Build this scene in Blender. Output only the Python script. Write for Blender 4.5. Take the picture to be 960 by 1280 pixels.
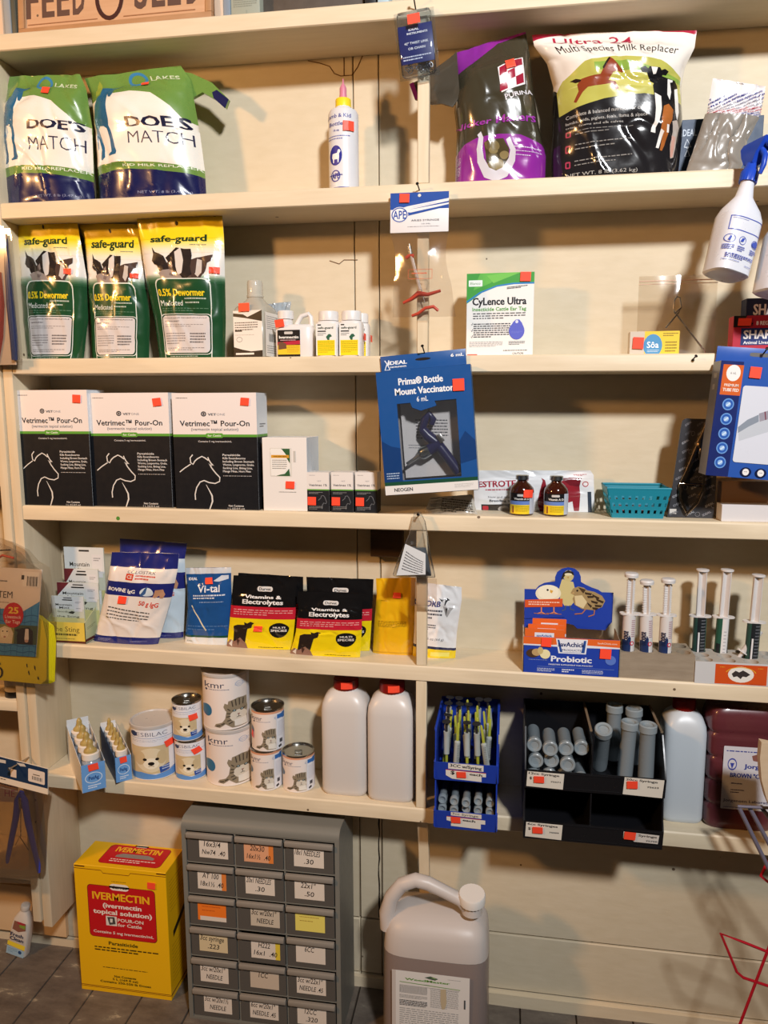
import bpy, bmesh, math, random
from mathutils import Vector, Matrix, noise
from mathutils.geometry import tessellate_polygon
for _o in list(bpy.data.objects): bpy.data.objects.remove(_o, do_unlink=True)
SC = bpy.context.scene
COL = SC.collection
PI = math.pi
# ------------------------------------------------------------------ camera
FPX, YAW, PITCH, ROLL = 929.84, -.1641, -.1408, -.0037
CAM = Vector((0, -1.62, 1.535))
_f = Vector((math.sin(YAW)*math.cos(PITCH), math.cos(YAW)*math.cos(PITCH), math.sin(PITCH)))
_r0 = Vector((math.cos(YAW), -math.sin(YAW), 0)); _u0 = _r0.cross(_f)
_r = math.cos(ROLL)*_r0 + math.sin(ROLL)*_u0; _u = math.cos(ROLL)*_u0 - math.sin(ROLL)*_r0
cd = bpy.data.cameras.new('camera'); cam = bpy.data.objects.new('camera', cd); COL.objects.link(cam)
cd.sensor_fit = 'VERTICAL'; cd.sensor_height = 36; cd.lens = FPX*36/1280
cd.clip_start = .05; cd.clip_end = 60
cam.matrix_world = Matrix(((_r.x,_u.x,-_f.x,CAM.x),(_r.y,_u.y,-_f.y,CAM.y),(_r.z,_u.z,-_f.z,CAM.z),(0,0,0,1)))
SC.camera = cam
# ------------------------------------------------------------------ light and exposure
SC.view_settings.view_transform = 'Standard'; SC.view_settings.look = 'None'
SC.view_settings.gamma = 1; SC.view_settings.use_curve_mapping = False
SC.view_settings.exposure = -0.38
w = bpy.data.worlds.new('world'); SC.world = w; w.use_nodes = True
w.node_tree.nodes['Background'].inputs[0].default_value = (1.0, .80, .58, 1)
w.node_tree.nodes['Background'].inputs[1].default_value = .03
def area(name, loc, aim, power, col, sx, sy):
    l = bpy.data.lights.new(name, 'AREA'); l.shape = 'RECTANGLE'; l.size = sx; l.size_y = sy
    l.energy = power; l.color = col
    o = bpy.data.objects.new(name, l); COL.objects.link(o); o.location = loc
    o.rotation_euler = (Vector(aim)-Vector(loc)).to_track_quat('-Z', 'Y').to_euler()
    o['kind'] = 'helper'
    return o
def spot(name, loc, aim, power, col, size, blend, rad):
    l = bpy.data.lights.new(name, 'SPOT'); l.energy = power; l.color = col; l.spot_size = math.radians(size); l.spot_blend = blend; l.shadow_soft_size = rad
    o = bpy.data.objects.new(name, l); COL.objects.link(o); o.location = loc
    o.rotation_euler = (Vector(aim)-Vector(loc)).to_track_quat('-Z', 'Y').to_euler(); o['kind'] = 'helper'
    return o
spot('ceiling_spot_light', (1.05, -2.8, 3.4), (-.05, 0, 1.95), 760, (.97, .985, 1.0), 74, 1.0, .16)
area('warm_bulb_light', (-2.3, -1.8, 2.4), (-.7, 0, 1.2), 54, (1.0, .51, .18), .2, .2)
# ------------------------------------------------------------------ helpers
def ray(x, y):
    return _f + _r*((x-480)/FPX) - _u*((y-640)/FPX)
def W(x, y, Y):
    d = ray(x, y); t = (Y-CAM.y)/d.y
    return CAM + d*t
def WZ(x, y, Z):
    d = ray(x, y); t = (Z-CAM.z)/d.z
    return CAM + d*t
D = .1476                     # the back wall
TH = .036                     # shelf thickness
SH = dict(A=(2.3205,2.3091), B=(1.9635,1.956), C=(1.6126,1.6029), D=(1.2645,1.2587), E=(.9198,.9073), F=(.5721,.5593))
def shz(k, x):                # top of shelf k at x
    if k == 'G': return 0.0
    a, b = SH[k]; return a + (b-a)*(x+1)/1.5 + TH
def s2l(c): return c/12.92 if c <= .04045 else ((c+.055)/1.055)**2.4
def rgb(c):
    if isinstance(c, str):
        c = c.lstrip('#'); c = tuple(int(c[i:i+2],16) for i in (0,2,4))
    return tuple(s2l(v/255) for v in c)
_M = {}
def mat(c, rough=.55, kind='paper'):
    key = (c, rough, kind)
    if key in _M: return _M[key]
    m = bpy.data.materials.new('%s_%s' % (kind, c)); m.use_nodes = True; _M[key] = m
    nt = m.node_tree; b = nt.nodes['Principled BSDF']; N = nt.nodes.new; L = nt.links.new
    col = rgb(c); b.inputs['Base Color'].default_value = (*col, 1); b.inputs['Roughness'].default_value = rough
    tc = N('ShaderNodeTexCoord'); nz = N('ShaderNodeTexNoise'); L(tc.outputs['Object'], nz.inputs['Vector'])
    nz.inputs['Scale'].default_value = 60
    mr = N('ShaderNodeMapRange'); L(nz.outputs['Fac'], mr.inputs[0])
    mr.inputs[3].default_value = max(.02, rough-.07); mr.inputs[4].default_value = min(1, rough+.07)
    L(mr.outputs[0], b.inputs['Roughness'])
    if kind == 'paper': b.inputs['Specular IOR Level'].default_value = .35
    if kind == 'film': b.inputs['Coat Weight'].default_value = .5; b.inputs['Coat Roughness'].default_value = .08
    if kind == 'metal': b.inputs['Metallic'].default_value = 1
    if kind == 'hdpe':
        b.inputs['Subsurface Weight'].default_value = 0
        b.inputs['Transmission Weight'].default_value = .12
    if kind == 'clear':
        tr = N('ShaderNodeBsdfTransparent'); tr.inputs[0].default_value = (*[min(1,.6+.4*v) for v in col], 1)
        gl = N('ShaderNodeBsdfGlossy'); gl.inputs[0].default_value = (1,1,1,1); gl.inputs['Roughness'].default_value = rough
        df = N('ShaderNodeBsdfDiffuse'); df.inputs[0].default_value = (*col, 1)
        lw = N('ShaderNodeLayerWeight'); lw.inputs[0].default_value = .25
        m1 = N('ShaderNodeMixShader'); m1.inputs[0].default_value = .012; L(tr.outputs[0], m1.inputs[1]); L(df.outputs[0], m1.inputs[2])
        mp = N('ShaderNodeMapRange'); L(lw.outputs['Fresnel'], mp.inputs[0]); mp.inputs[3].default_value = .05; mp.inputs[4].default_value = .8
        m2 = N('ShaderNodeMixShader'); L(mp.outputs[0], m2.inputs[0]); L(m1.outputs[0], m2.inputs[1]); L(gl.outputs[0], m2.inputs[2])
        L(m2.outputs[0], nt.nodes['Material Output'].inputs[0])
    if kind in ('frost', 'frostlow', 'frostwet'):   # translucent moulded plastic
        tr = N('ShaderNodeBsdfTransparent'); tr.inputs[0].default_value = (*[min(1,.35+.65*v) for v in col], 1)
        m1 = N('ShaderNodeMixShader'); m1.inputs[0].default_value = {'frost': .62, 'frostlow': .8, 'frostwet': .28}[kind]
        L(tr.outputs[0], m1.inputs[1]); L(b.outputs[0], m1.inputs[2]); L(m1.outputs[0], nt.nodes['Material Output'].inputs[0])
    return m
def wood(name, c1, c2, scale=(1,1,1), rough=.6, bump=.15, grain=14, speck=True):
    key = ('wood', name)
    if key in _M: return _M[key]
    m = bpy.data.materials.new(name); m.use_nodes = True; _M[key] = m
    nt = m.node_tree; b = nt.nodes['Principled BSDF']; N = nt.nodes.new; L = nt.links.new
    tc = N('ShaderNodeTexCoord'); mp = N('ShaderNodeMapping'); mp.inputs['Scale'].default_value = scale
    L(tc.outputs['Object'], mp.inputs[0])
    n1 = N('ShaderNodeTexNoise'); n1.inputs['Scale'].default_value = grain; n1.inputs['Detail'].default_value = 6; L(mp.outputs[0], n1.inputs['Vector'])
    n2 = N('ShaderNodeTexNoise'); n2.inputs['Scale'].default_value = 2.5; n2.inputs['Detail'].default_value = 4; L(tc.outputs['Object'], n2.inputs['Vector'])
    cr = N('ShaderNodeValToRGB'); cr.color_ramp.elements[0].position = .3; cr.color_ramp.elements[1].position = .7
    cr.color_ramp.elements[0].color = (*rgb(c2), 1); cr.color_ramp.elements[1].color = (*rgb(c1), 1)
    mx = N('ShaderNodeMath'); mx.operation = 'MULTIPLY_ADD'; mx.inputs[1].default_value = .5; 
    L(n1.outputs['Fac'], mx.inputs[0])
    h = N('ShaderNodeMath'); h.operation = 'MULTIPLY'; h.inputs[1].default_value = .5; L(n2.outputs['Fac'], h.inputs[0]); L(h.outputs[0], mx.inputs[2])
    L(mx.outputs[0], cr.inputs[0])
    out = cr.outputs[0]
    if speck:                                  # nail heads, chips and scuffs
        v = N('ShaderNodeTexVoronoi'); v.inputs['Scale'].default_value = 9; L(tc.outputs['Object'], v.inputs['Vector'])
        lt = N('ShaderNodeMath'); lt.operation = 'LESS_THAN'; lt.inputs[1].default_value = .035; L(v.outputs['Distance'], lt.inputs[0])
        mi = N('ShaderNodeMix'); mi.data_type = 'RGBA'; L(lt.outputs[0], mi.inputs[0]); L(out, mi.inputs[6]); mi.inputs[7].default_value = (*rgb('6b5844'), 1)
        out = mi.outputs[2]
    L(out, b.inputs['Base Color']); b.inputs['Roughness'].default_value = rough
    bp = N('ShaderNodeBump'); bp.inputs['Strength'].default_value = bump; bp.inputs['Distance'].default_value = .003
    L(n1.outputs['Fac'], bp.inputs['Height']); L(bp.outputs[0], b.inputs['Normal'])
    return m

class Geo:
    def __init__(s): s.V=[]; s.F=[]; s.I=[]; s.mats=[]
    def mi(s, m):
        if isinstance(m, (str, tuple)) and not isinstance(m, bpy.types.Material):
            m = mat(*m) if isinstance(m, tuple) else mat(m)
        if m not in s.mats: s.mats.append(m)
        return s.mats.index(m)
    def add(s, V, F, m):
        o = len(s.V); k = s.mi(m)
        s.V += [tuple(v) for v in V]; s.F += [tuple(i+o for i in f) for f in F]; s.I += [k]*len(F)
        return s
    def box(s, x0, x1, y0, y1, z0, z1, m, bev=0, seg=2, rot=None, org=(0,0,0)):
        bm = bmesh.new(); bmesh.ops.create_cube(bm, size=1)
        for v in bm.verts:
            v.co = Vector(((x0+x1)/2+v.co.x*(x1-x0), (y0+y1)/2+v.co.y*(y1-y0), (z0+z1)/2+v.co.z*(z1-z0)))
        if bev: bmesh.ops.bevel(bm, geom=bm.edges[:], offset=bev, segments=seg, affect='EDGES', profile=.5)
        return s.bm(bm, m, rot, org)
    def bm(s, bm, m, rot=None, org=(0,0,0)):
        bm.verts.index_update()
        V = [v.co.copy() for v in bm.verts]
        if rot is not None: V = [Vector(org)+rot@(v-Vector(org)) for v in V]
        F = [[v.index for v in f.verts] for f in bm.faces]; bm.free()
        return s.add(V, F, m)
    def loft(s, rings, m, cap0=True, cap1=True):
        n = len(rings[0]); V = [p for r in rings for p in r]; F = []
        for i in range(len(rings)-1):
            for j in range(n):
                a = i*n+j; b = i*n+(j+1)%n
                F.append((a, b, b+n, a+n))
        if cap0: F.append(tuple(reversed(range(n))))
        if cap1: F.append(tuple(range((len(rings)-1)*n, len(rings)*n)))
        return s.add(V, F, m)
    def lathe(s, prof, m, n=28, c=(0,0,0), M=None, cap0=True, cap1=True):
        rings = []
        for r, z in prof:
            ring = [Vector((c[0]+r*math.cos(2*PI*j/n), c[1]+r*math.sin(2*PI*j/n), c[2]+z)) for j in range(n)]
            rings.append([M@p for p in ring] if M else ring)
        return s.loft(rings, m, cap0, cap1)
    def sup(s, prof, m, n=36, e=4, c=(0,0,0), M=None, cap0=True, cap1=True):
        """prof: (z, hx, hy[, exponent[, cx]]) superellipse rings"""
        rings = []
        for q in prof:
            z, hx, hy = q[:3]; ex = q[3] if len(q) > 3 else e; cx = q[4] if len(q) > 4 else 0
            ring = []
            for j in range(n):
                a = 2*PI*j/n; ca, sa = math.cos(a), math.sin(a)
                k = (abs(ca)**ex+abs(sa)**ex)**(-1/ex)
                p = Vector((c[0]+cx+hx*k*ca, c[1]+hy*k*sa, c[2]+z)); ring.append(M@p if M else p)
            rings.append(ring)
        return s.loft(rings, m, cap0, cap1)
    def tube(s, P, r, m, n=8, closed=False, flat=1):
        P = [Vector(p) for p in P]; R = r if isinstance(r, (list, tuple)) else [r]*len(P)
        rings = []; up = None
        for i, p in enumerate(P):
            if closed: t = P[(i+1)%len(P)]-P[i-1]
            else: t = P[min(i+1,len(P)-1)]-P[max(i-1,0)]
            t.normalize()
            if up is None:
                up = Vector((0,1,0)) if abs(t.y) < .9 else Vector((1,0,0))
            a = t.cross(up).normalized(); up = a.cross(t).normalized()
            rings.append([p+R[i]*(math.cos(2*PI*j/n)*a+flat*math.sin(2*PI*j/n)*up) for j in range(n)])
        if closed: rings.append(rings[0])
        return s.loft(rings, m, not closed, not closed)
    def prism(s, pts, y0, y1, m, mside=None):
        """outline in x,z pushed from y0 (front) to y1"""
        n = len(pts); V = [(x,y0,z) for x,z in pts]+[(x,y1,z) for x,z in pts]
        tri = tessellate_polygon([[Vector((x,z,0)) for x,z in pts]])
        s.add(V, [tuple(t) for t in tri]+[tuple(i+n for i in t) for t in tri], m)
        return s.add(V, [(i,(i+1)%n,(i+1)%n+n,i+n) for i in range(n)], mside or m)
    def obj(s, name, parent=None, smooth=38):
        me = bpy.data.meshes.new(name); me.from_pydata(s.V, [], s.F)
        for m in s.mats: me.materials.append(m)
        me.polygons.foreach_set('material_index', s.I)
        bm = bmesh.new(); bm.from_mesh(me)
        bmesh.ops.remove_doubles(bm, verts=bm.verts, dist=1e-6); 
        bmesh.ops.recalc_face_normals(bm, faces=bm.faces) if not getattr(s, 'keep', 0) else None
        bm.to_mesh(me); bm.free()
        if smooth:
            me.polygons.foreach_set('use_smooth', [True]*len(me.polygons)); me.set_sharp_from_angle(angle=math.radians(smooth))
        me.update()
        o = bpy.data.objects.new(name, me); COL.objects.link(o)
        if parent: o.parent = parent
        return o
def tag(o, label=None, cat=None, group=None, kind=None):
    for k, v in (('label',label),('category',cat),('group',group),('kind',kind)):
        if v: o[k] = v
    return o
def empty(name, loc, label, cat, group=None, rot=(0,0,0)):
    o = bpy.data.objects.new(name, None); COL.objects.link(o); o.location = loc; o.rotation_euler = rot
    o.empty_display_size = .05
    return tag(o, label, cat, group)
def dup(o, loc=None, rot=None, label=None, parent=None):
    c = o.copy(); COL.objects.link(c)
    if parent: c.parent = parent
    if loc is not None: c.location = loc
    if rot is not None: c.rotation_euler = rot
    if label: c['label'] = label
    for ch in list(o.children): dup(ch, parent=c)
    return c
# ------------------------------------------------------------------ printing: flat shapes and lettering laid on a face
_fc = bpy.data.curves.new('lettering', 'FONT'); _fc.resolution_u = 2
_fo = bpy.data.objects.new('lettering', _fc)
_T = {}
def glyphs(t, bold=0):
    if (t, bold) not in _T:
        _fc.body = t; _fc.offset = bold; me = _fo.to_mesh()
        V = [(v.co.x, v.co.y) for v in me.vertices]; F = [tuple(p.vertices) for p in me.polygons]
        _fo.to_mesh_clear(); _T[(t, bold)] = (V, F)
    return _T[(t, bold)]
_h = glyphs('H'); CAPH = max(v[1] for v in _h[0])
class Art:
    """u, v run 0..1 from the top left corner of the face"""
    def __init__(s, w=1, h=1): s.w=w; s.h=h; s.items=[]; s.rough=None
    def _a(s, V, F, c, L=None): s.items.append((V, F, c, L)); return s
    def p(s, pts, c, L=None):
        return s._a(pts, [tuple(t) for t in tessellate_polygon([[Vector((x*s.w,y*s.h,0)) for x,y in pts]])], c, L)
    def r(s, u0, v0, u1, v1, c, L=None): return s._a([(u0,v0),(u1,v0),(u1,v1),(u0,v1)], [(0,1,2,3)], c, L)
    def e(s, u, v, ru, rv, c, L=None, n=20, a=0):
        P = []
        for i in range(n):
            x = ru*s.w*math.cos(2*PI*i/n); y = rv*s.h*math.sin(2*PI*i/n)
            P.append((u+(x*math.cos(a)-y*math.sin(a))/s.w, v+(x*math.sin(a)+y*math.cos(a))/s.h))
        return s._a(P, [tuple(range(n))], c, L)
    def rr(s, u0, v0, u1, v1, rad, c, L=None):
        rx = rad; ry = rad*s.w/s.h; P = []
        for cx, cy, a0 in ((u1-rx,v0+ry,-90),(u1-rx,v1-ry,0),(u0+rx,v1-ry,90),(u0+rx,v0+ry,180)):
            for k in range(5):
                a = math.radians(a0+k*22.5); P.append((cx+rx*math.cos(a), cy+ry*math.sin(a)))
        return s._a(P, [tuple(range(len(P)))], c, L)
    def l(s, pts, wd, c, L=None):
        """a stroke; wd is a fraction of the width (or a list tapering along it)"""
        P = [Vector((x*s.w, y*s.h)) for x, y in pts]; n = len(P); V = []
        for i in range(n):
            t = (P[min(i+1,n-1)]-P[max(i-1,0)]); t = t.normalized() if t.length else Vector((1,0))
            q = Vector((-t.y, t.x))*((wd[i] if isinstance(wd, (list,tuple)) else wd)*s.w/2)
            V += [((P[i]+q).x/s.w, (P[i]+q).y/s.h), ((P[i]-q).x/s.w, (P[i]-q).y/s.h)]
        return s._a(V, [(2*i,2*i+1,2*i+3,2*i+2) for i in range(n-1)], c, L)
    def ring(s, u, v, ru, rv, wd, c, L=None, a0=0, a1=360, n=24):
        return s.l([(u+ru*math.cos(math.radians(a0+(a1-a0)*i/n)), v+rv*math.sin(math.radians(a0+(a1-a0)*i/n))) for i in range(n+1)], wd, c, L)
    def t(s, txt, u, v, h, c, w=None, al='c', b=0, ang=0, sh=0, L=None):
        """h cap height (of the face height); w width (of the face width)"""
        V, F = glyphs(txt, min(b, .016))
        x0 = min(p[0] for p in V); x1 = max(p[0] for p in V)
        k = h*s.h/CAPH; kx = k if w is None else w*s.w/(x1-x0)
        ox = {'c':(x0+x1)/2,'l':x0,'r':x1}[al]; ca, sa = math.cos(math.radians(ang)), math.sin(math.radians(ang)); Q = []
        for x, y in V:
            yy = (y-CAPH/2)*k; xx = (x-ox)*kx+sh*yy
            Q.append((u+(xx*ca-yy*sa)/s.w, v-(xx*sa+yy*ca)/s.h))
        if b > .02:                        # heavy lettering: a second strike beside the first
            dx = min(.04, b*1.2)*kx; dy = dx*math.tan(math.radians(ang))
            s._a([(x-dx/2/s.w, y+dy/2/s.h) for x, y in Q], F, c, L); Q = [(x+dx/2/s.w, y-dy/2/s.h) for x, y in Q]
        return s._a(Q, F, c, L)
    def d(s, u0, v0, u1, v1, n, c, fill=.45, seed=1, ang=0, L=None):
        """rows of print too small to read"""
        R = random.Random(seed*77+n); V = []; F = []; dv = (v1-v0)/n; tn = math.tan(math.radians(ang))*s.w/s.h
        for i in range(n):
            u = u0; end = u1 if i < n-1 else u0+(u1-u0)*R.uniform(.5,1)
            while u < end-.005:
                ww = R.uniform(.02,.07)*max(.4,(u1-u0)*1.5); e = min(end, u+ww); vv = v0+dv*i
                o = len(V); V += [(u,vv-(u-u0)*tn),(e,vv-(e-u0)*tn),(e,vv+dv*fill-(e-u0)*tn),(u,vv+dv*fill-(u-u0)*tn)]; F.append((o,o+1,o+2,o+3))
                u = e+.012*max(.4,(u1-u0)*1.5)
        return s._a(V, F, c, L)
    def sub(s, art, u0, v0, u1, v1):
        for V, F, c, L in art.items: s._a([(u0+x*(u1-u0), v0+y*(v1-v0)) for x,y in V], F, c, L)
        return s
    def into(s, geo, fmap, rough=.5, kind='paper', gu=0, gv=0, step=.00004, base=.0002, clip=True, diag=False):
        for k, (V, F, c, L) in enumerate(s.items):
            off = base+step*(L if L is not None else min(k, 100))
            bm = bmesh.new(); vs = [bm.verts.new((x,y,0)) for x,y in V]
            for f in F:
                try: bm.faces.new([vs[i] for i in f])
                except ValueError: pass
            def cut(co, no, **kw):
                bmesh.ops.bisect_plane(bm, geom=bm.verts[:]+bm.edges[:]+bm.faces[:], plane_co=co, plane_no=no, dist=1e-7, **kw)
            xs = [p[0] for p in V]; ys = [p[1] for p in V]
            if clip:
                if min(xs) < 0: cut((0,0,0), (-1,0,0), clear_outer=True)
                if max(xs) > 1: cut((1,0,0), (1,0,0), clear_outer=True)
                if min(ys) < 0: cut((0,0,0), (0,-1,0), clear_outer=True)
                if max(ys) > 1: cut((0,1,0), (0,1,0), clear_outer=True)
            if gu:
                for i in range(1, gu):
                    if min(xs) < i/gu < max(xs): cut((i/gu,0,0), (1,0,0))
            if gv:
                for i in range(1, gv):
                    if min(ys) < i/gv < max(ys): cut((0,i/gv,0), (0,1,0))
            if diag:                           # follow the diagonals of the face below as well
                q = [gu*x-gv*y for x, y in ((v.co.x, v.co.y) for v in bm.verts)]
                if q:
                    for i in range(math.ceil(min(q)), math.floor(max(q))+1):
                        cut((i/gu,0,0), (gu,-gv,0))
            bm.verts.index_update()
            P = [fmap(v.co.x, v.co.y, off) for v in bm.verts]; FF = [[v.index for v in f.verts] for f in bm.faces]; bm.free()
            if FF: geo.add(P, FF, c if isinstance(c, bpy.types.Material) else mat(c, rough, kind))
        return geo
def flat(x0, x1, z0, z1, y=0):
    return lambda u, v, o: (x0+u*(x1-x0), y-o, z1-v*(z1-z0))
def curved(fn):               # fn(u,v) on a curved face; the offset follows its normal
    def m(u, v, o):
        e = 2e-3; p = fn(u, v); a = fn(min(1,u+e), v)-fn(max(0,u-e), v); b = fn(u, min(1,v+e))-fn(u, max(0,v-e))
        n = a.cross(b)
        n = n.normalized() if n.length > 1e-12 else Vector((0,-1,0))
        if n.y > 0: n = -n
        return p+n*o
    return m
def cyl(r, z0, z1, cx=0, cy=0, M=None):
    def fn(u, v):
        a = math.asin(max(-.985, min(.985, 2*u-1)))
        p = Vector((cx+r*math.sin(a), cy-r*math.cos(a), z1-v*(z1-z0)))
        return M@p if M else p
    return curved(fn)
ORANGE = 'ff4f34'
def sticker(parent, fmap, u, v, su, sv, ang=0, c=ORANGE, name='price_sticker'):
    a = Art(); ca, sa = math.cos(math.radians(ang)), math.sin(math.radians(ang)); k = sv/su
    P = [(u+(x*ca-y*sa)*su, v+(x*sa+y*ca)*sv) for x, y in ((-.5,-.5),(.5,-.5),(.5,.5),(-.5,.5))]
    g = Geo(); a.p(P, c); G_ = getattr(fmap, 'grid', None)
    if G_: a.into(g, fmap, .45, 'paper', G_[0], G_[1], base=.0040, clip=True, diag=True)
    else: a.into(g, fmap, .45, 'paper', 8, 8, base=.0030, clip=False)
    n = len(g.V)                               # give the paper its thickness
    g.V += [tuple(fmap(0,0,0)) for _ in ()]
    return g.obj(name, parent, 0)
# ------------------------------------------------------------------ the setting
XL = -1.1565                  # inner face of the left side panel
XR = 1.25
CREAM = wood('cream_painted_wood', 'e2d1b4', 'd5c2a2', (1.2, 12, 12), .5, .12, 8)
CREAMV = wood('cream_painted_upright', 'e2d1b4', 'd2bf9e', (12, 12, 1.2), .5, .12, 8)
WALLM = wood('cream_painted_wall', 'd6c8ae', 'cbbc9f', (2, 4, 6), .6, .18, 10)
def wx(px, py): return W(px, py, D).x
g = Geo()
zb = .195
seams = [-1.9, wx(443, 300), wx(474, 300), XR]
for i in range(3):
    e0 = .0012; g.box(seams[i]+e0, seams[i+1]-e0, D, D+.02, zb, 2.9, WALLM, .0015, 1)
for z0, z1 in ((-.02, .030), (.0345, zb-.005)):
    for i in range(3): g.box(seams[i]+.001, seams[i+1]-.001, D, D+.02, z0, z1, WALLM, .002, 1)
g.box(-1.9, XR, D+.021, D+.03, -.02, 2.9, ('4a3a26', .9))
for P in ([(385,76),(400,79),(412,83),(418,92),(426,95),(440,94),(447,84),(453,70)],[(430,72),(430,95)],[(412,326),(424,330),(430,325),(447,325)]) :
    g.tube([Vector((W(x,y,D).x, D-.0002, W(x,y,D).z)) for x,y in P], .0011, ('6a4a2c', .8), 6)     # stains and cracks in the paint
x_ = wx(474, 1100); R = random.Random(3); g.tube([Vector((x_+R.uniform(-.0015,.0015), D-.0002, .2+k*.024)) for k in range(15)], [.0012+.0012*R.random() for k in range(15)], ('2a2016', .9), 6)
g.obj('wall_back'); tag(bpy.data.objects['wall_back'], kind='structure')
g = Geo()                                     # a thin skirting bowed away from the wall
for i in range(24):
    pass
N_ = 30; rings = []
for i in range(N_+1):
    x = XL+(XR-XL)*i/N_; bow = .006*math.sin(i*.5)+.004
    y0 = D-.012-max(0, bow*.6); rings.append([(x,y0,0),(x,D-.0005,0),(x,D-.0005,.03+bow*.4),(x,y0,.03+bow*.4)])
g.loft(rings, CREAM).obj('baseboard_back'); tag(bpy.data.objects['baseboard_back'], kind='structure')
# floor: grey painted planks, worn
fm = bpy.data.materials.new('worn_grey_floor_paint'); fm.use_nodes = True
nt = fm.node_tree; b = nt.nodes['Principled BSDF']; N = nt.nodes.new; L = nt.links.new
tc = N('ShaderNodeTexCoord'); n1 = N('ShaderNodeTexNoise'); n1.inputs['Scale'].default_value = 9; n1.inputs['Detail'].default_value = 9; n1.inputs['Roughness'].default_value = .7
mp = N('ShaderNodeMapping'); mp.inputs['Scale'].default_value = (1, 2.2, 1); L(tc.outputs['Object'], mp.inputs[0]); L(mp.outputs[0], n1.inputs['Vector'])
cr = N('ShaderNodeValToRGB'); E_ = cr.color_ramp.elements
E_[0].position = .35; E_[0].color = (*rgb('564d46'), 1); E_[1].position = .56; E_[1].color = (*rgb('6e645a'), 1)
e = E_.new(.62); e.color = (*rgb('787064'), 1); e = E_.new(.66); e.color = (*rgb('a89d88'), 1)
L(n1.outputs['Fac'], cr.inputs[0]); L(cr.outputs[0], b.inputs['Base Color']); b.inputs['Roughness'].default_value = .55
bp = N('ShaderNodeBump'); bp.inputs['Strength'].default_value = .25; bp.inputs['Distance'].default_value = .004; L(n1.outputs['Fac'], bp.inputs['Height']); L(bp.outputs[0], b.inputs['Normal'])
g = Geo(); x = -1.9; R = random.Random(4)
while x < XR:
    x2 = min(XR, x+.14); g.box(x+.0008, x2-.0008, -1.9, D+.02, -.03, 0, fm, .002, 1); x = x2
g.box(-1.9, XR, -1.9, D+.02, -.04, -.031, ('3a342e', .9))
g.obj('floor'); tag(bpy.data.objects['floor'], kind='structure')
# ------------------------------------------------------------------ the shelving
unit = empty('shelving_unit', (XL, 0, 0), 'built-in cream painted wooden wall shelving with six long shelves', 'shelving')
def rel(o, par):                               # parent while keeping world coordinates
    o.parent = par; o.matrix_parent_inverse = Matrix.Translation(par.location).inverted(); return o
R = random.Random(8)
for k in 'ABCDEF':
    g = Geo(); n = 26; rings = []
    x1 = XR
    for i in range(n+1):
        x = XL+.0005+(x1-XL)*i/n; z = shz(k, x); j = lambda: R.uniform(-.0004, .0004); e = .004
        rings.append([(x,.0005+j(),z-TH+.002),(x,.003,z-TH),(x,D-.0005,z-TH),(x,D-.0005,z),(x,e,z),(x,.0012+j(),z-.0025),(x,.0005+j(),z-e)])
    g.loft(rings, CREAM); rel(g.obj('shelf', None, 25), unit)
g = Geo(); g.box(XL-.0255, XL-.0005, -.001, D-.0005, .18, 2.9, CREAMV, .002, 2)
rel(g.obj('side_panel'), unit)
PX = -.196
for a, b_ in (('B','A'),('C','B'),('E','D'),('F','E')):
    z0 = shz(a, PX); z1 = shz(b_, PX)-TH
    g = Geo(); g.box(PX, PX+.0245, .0035, .022, z0, z1, CREAMV, .0015, 1); rel(g.obj('post'), unit)
g = Geo(); z1 = shz('F', PX)-TH; rings = []
for i in range(9):
    t = i/8; z = z1*(1-t)+.03*t; x = PX+.004*math.sin(t*5); y = .03+(.06*t)
    rings.append([(x,y,z),(x+.024,y,z),(x+.024,y+.022,z),(x,y+.022,z)])
g.loft(rings, CREAMV); rel(g.obj('post'), unit)
# dark block under the fourth shelf, at the wall
a = W(463, 668, D-.03); c = W(503, 697, D-.03)
g = Geo(); zt = shz('D', a.x)-TH; g.box(a.x, c.x, D-.03, D-.001, c.z, zt-.0005, wood('dark_stained_block', '4a3524', '3a2a1c', (1,8,8), .6), .002)
o = g.obj('bracket'); rel(o, unit); tag(o, 'dark brown wooden block under the shelf')
# chipped wedges of wood on the side panel
# ------------------------------------------------------------------ neighbouring bookcase at the left edge
BX = XL-.0285
bk = empty('bookcase', (BX, 0, 0), 'bare cream wooden bookcase cut by the left edge of the photo', 'bookcase')
g = Geo(); g.box(BX-.023, BX, -.006, D-.002, .195, 2.9, CREAMV, .002); rel(g.obj('side_panel'), bk)
for py in (883, 1093):
    p = W(8, py, .0); g = Geo(); g.box(-1.85, BX-.0232, .004, D-.003, p.z-.014, p.z+.014, CREAM, .002); rel(g.obj('shelf'), bk)
for z in (1.36, 1.70, 2.05, 2.4):
    g = Geo(); g.box(-1.85, BX-.0232, .004, D-.003, z-.014, z+.014, CREAM, .002); rel(g.obj('shelf'), bk)
p0 = W(0, 1165, D-.02).z
g = Geo(); g.box(-1.85, BX-.0232, D-.018, D-.006, .045, W(8,1100,D).z, wood('brown_fibreboard', 'd8bb94', 'c9a87e', (1,3,3), .7, .05, 5, False)); rel(g.obj('back_board'), bk)
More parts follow.
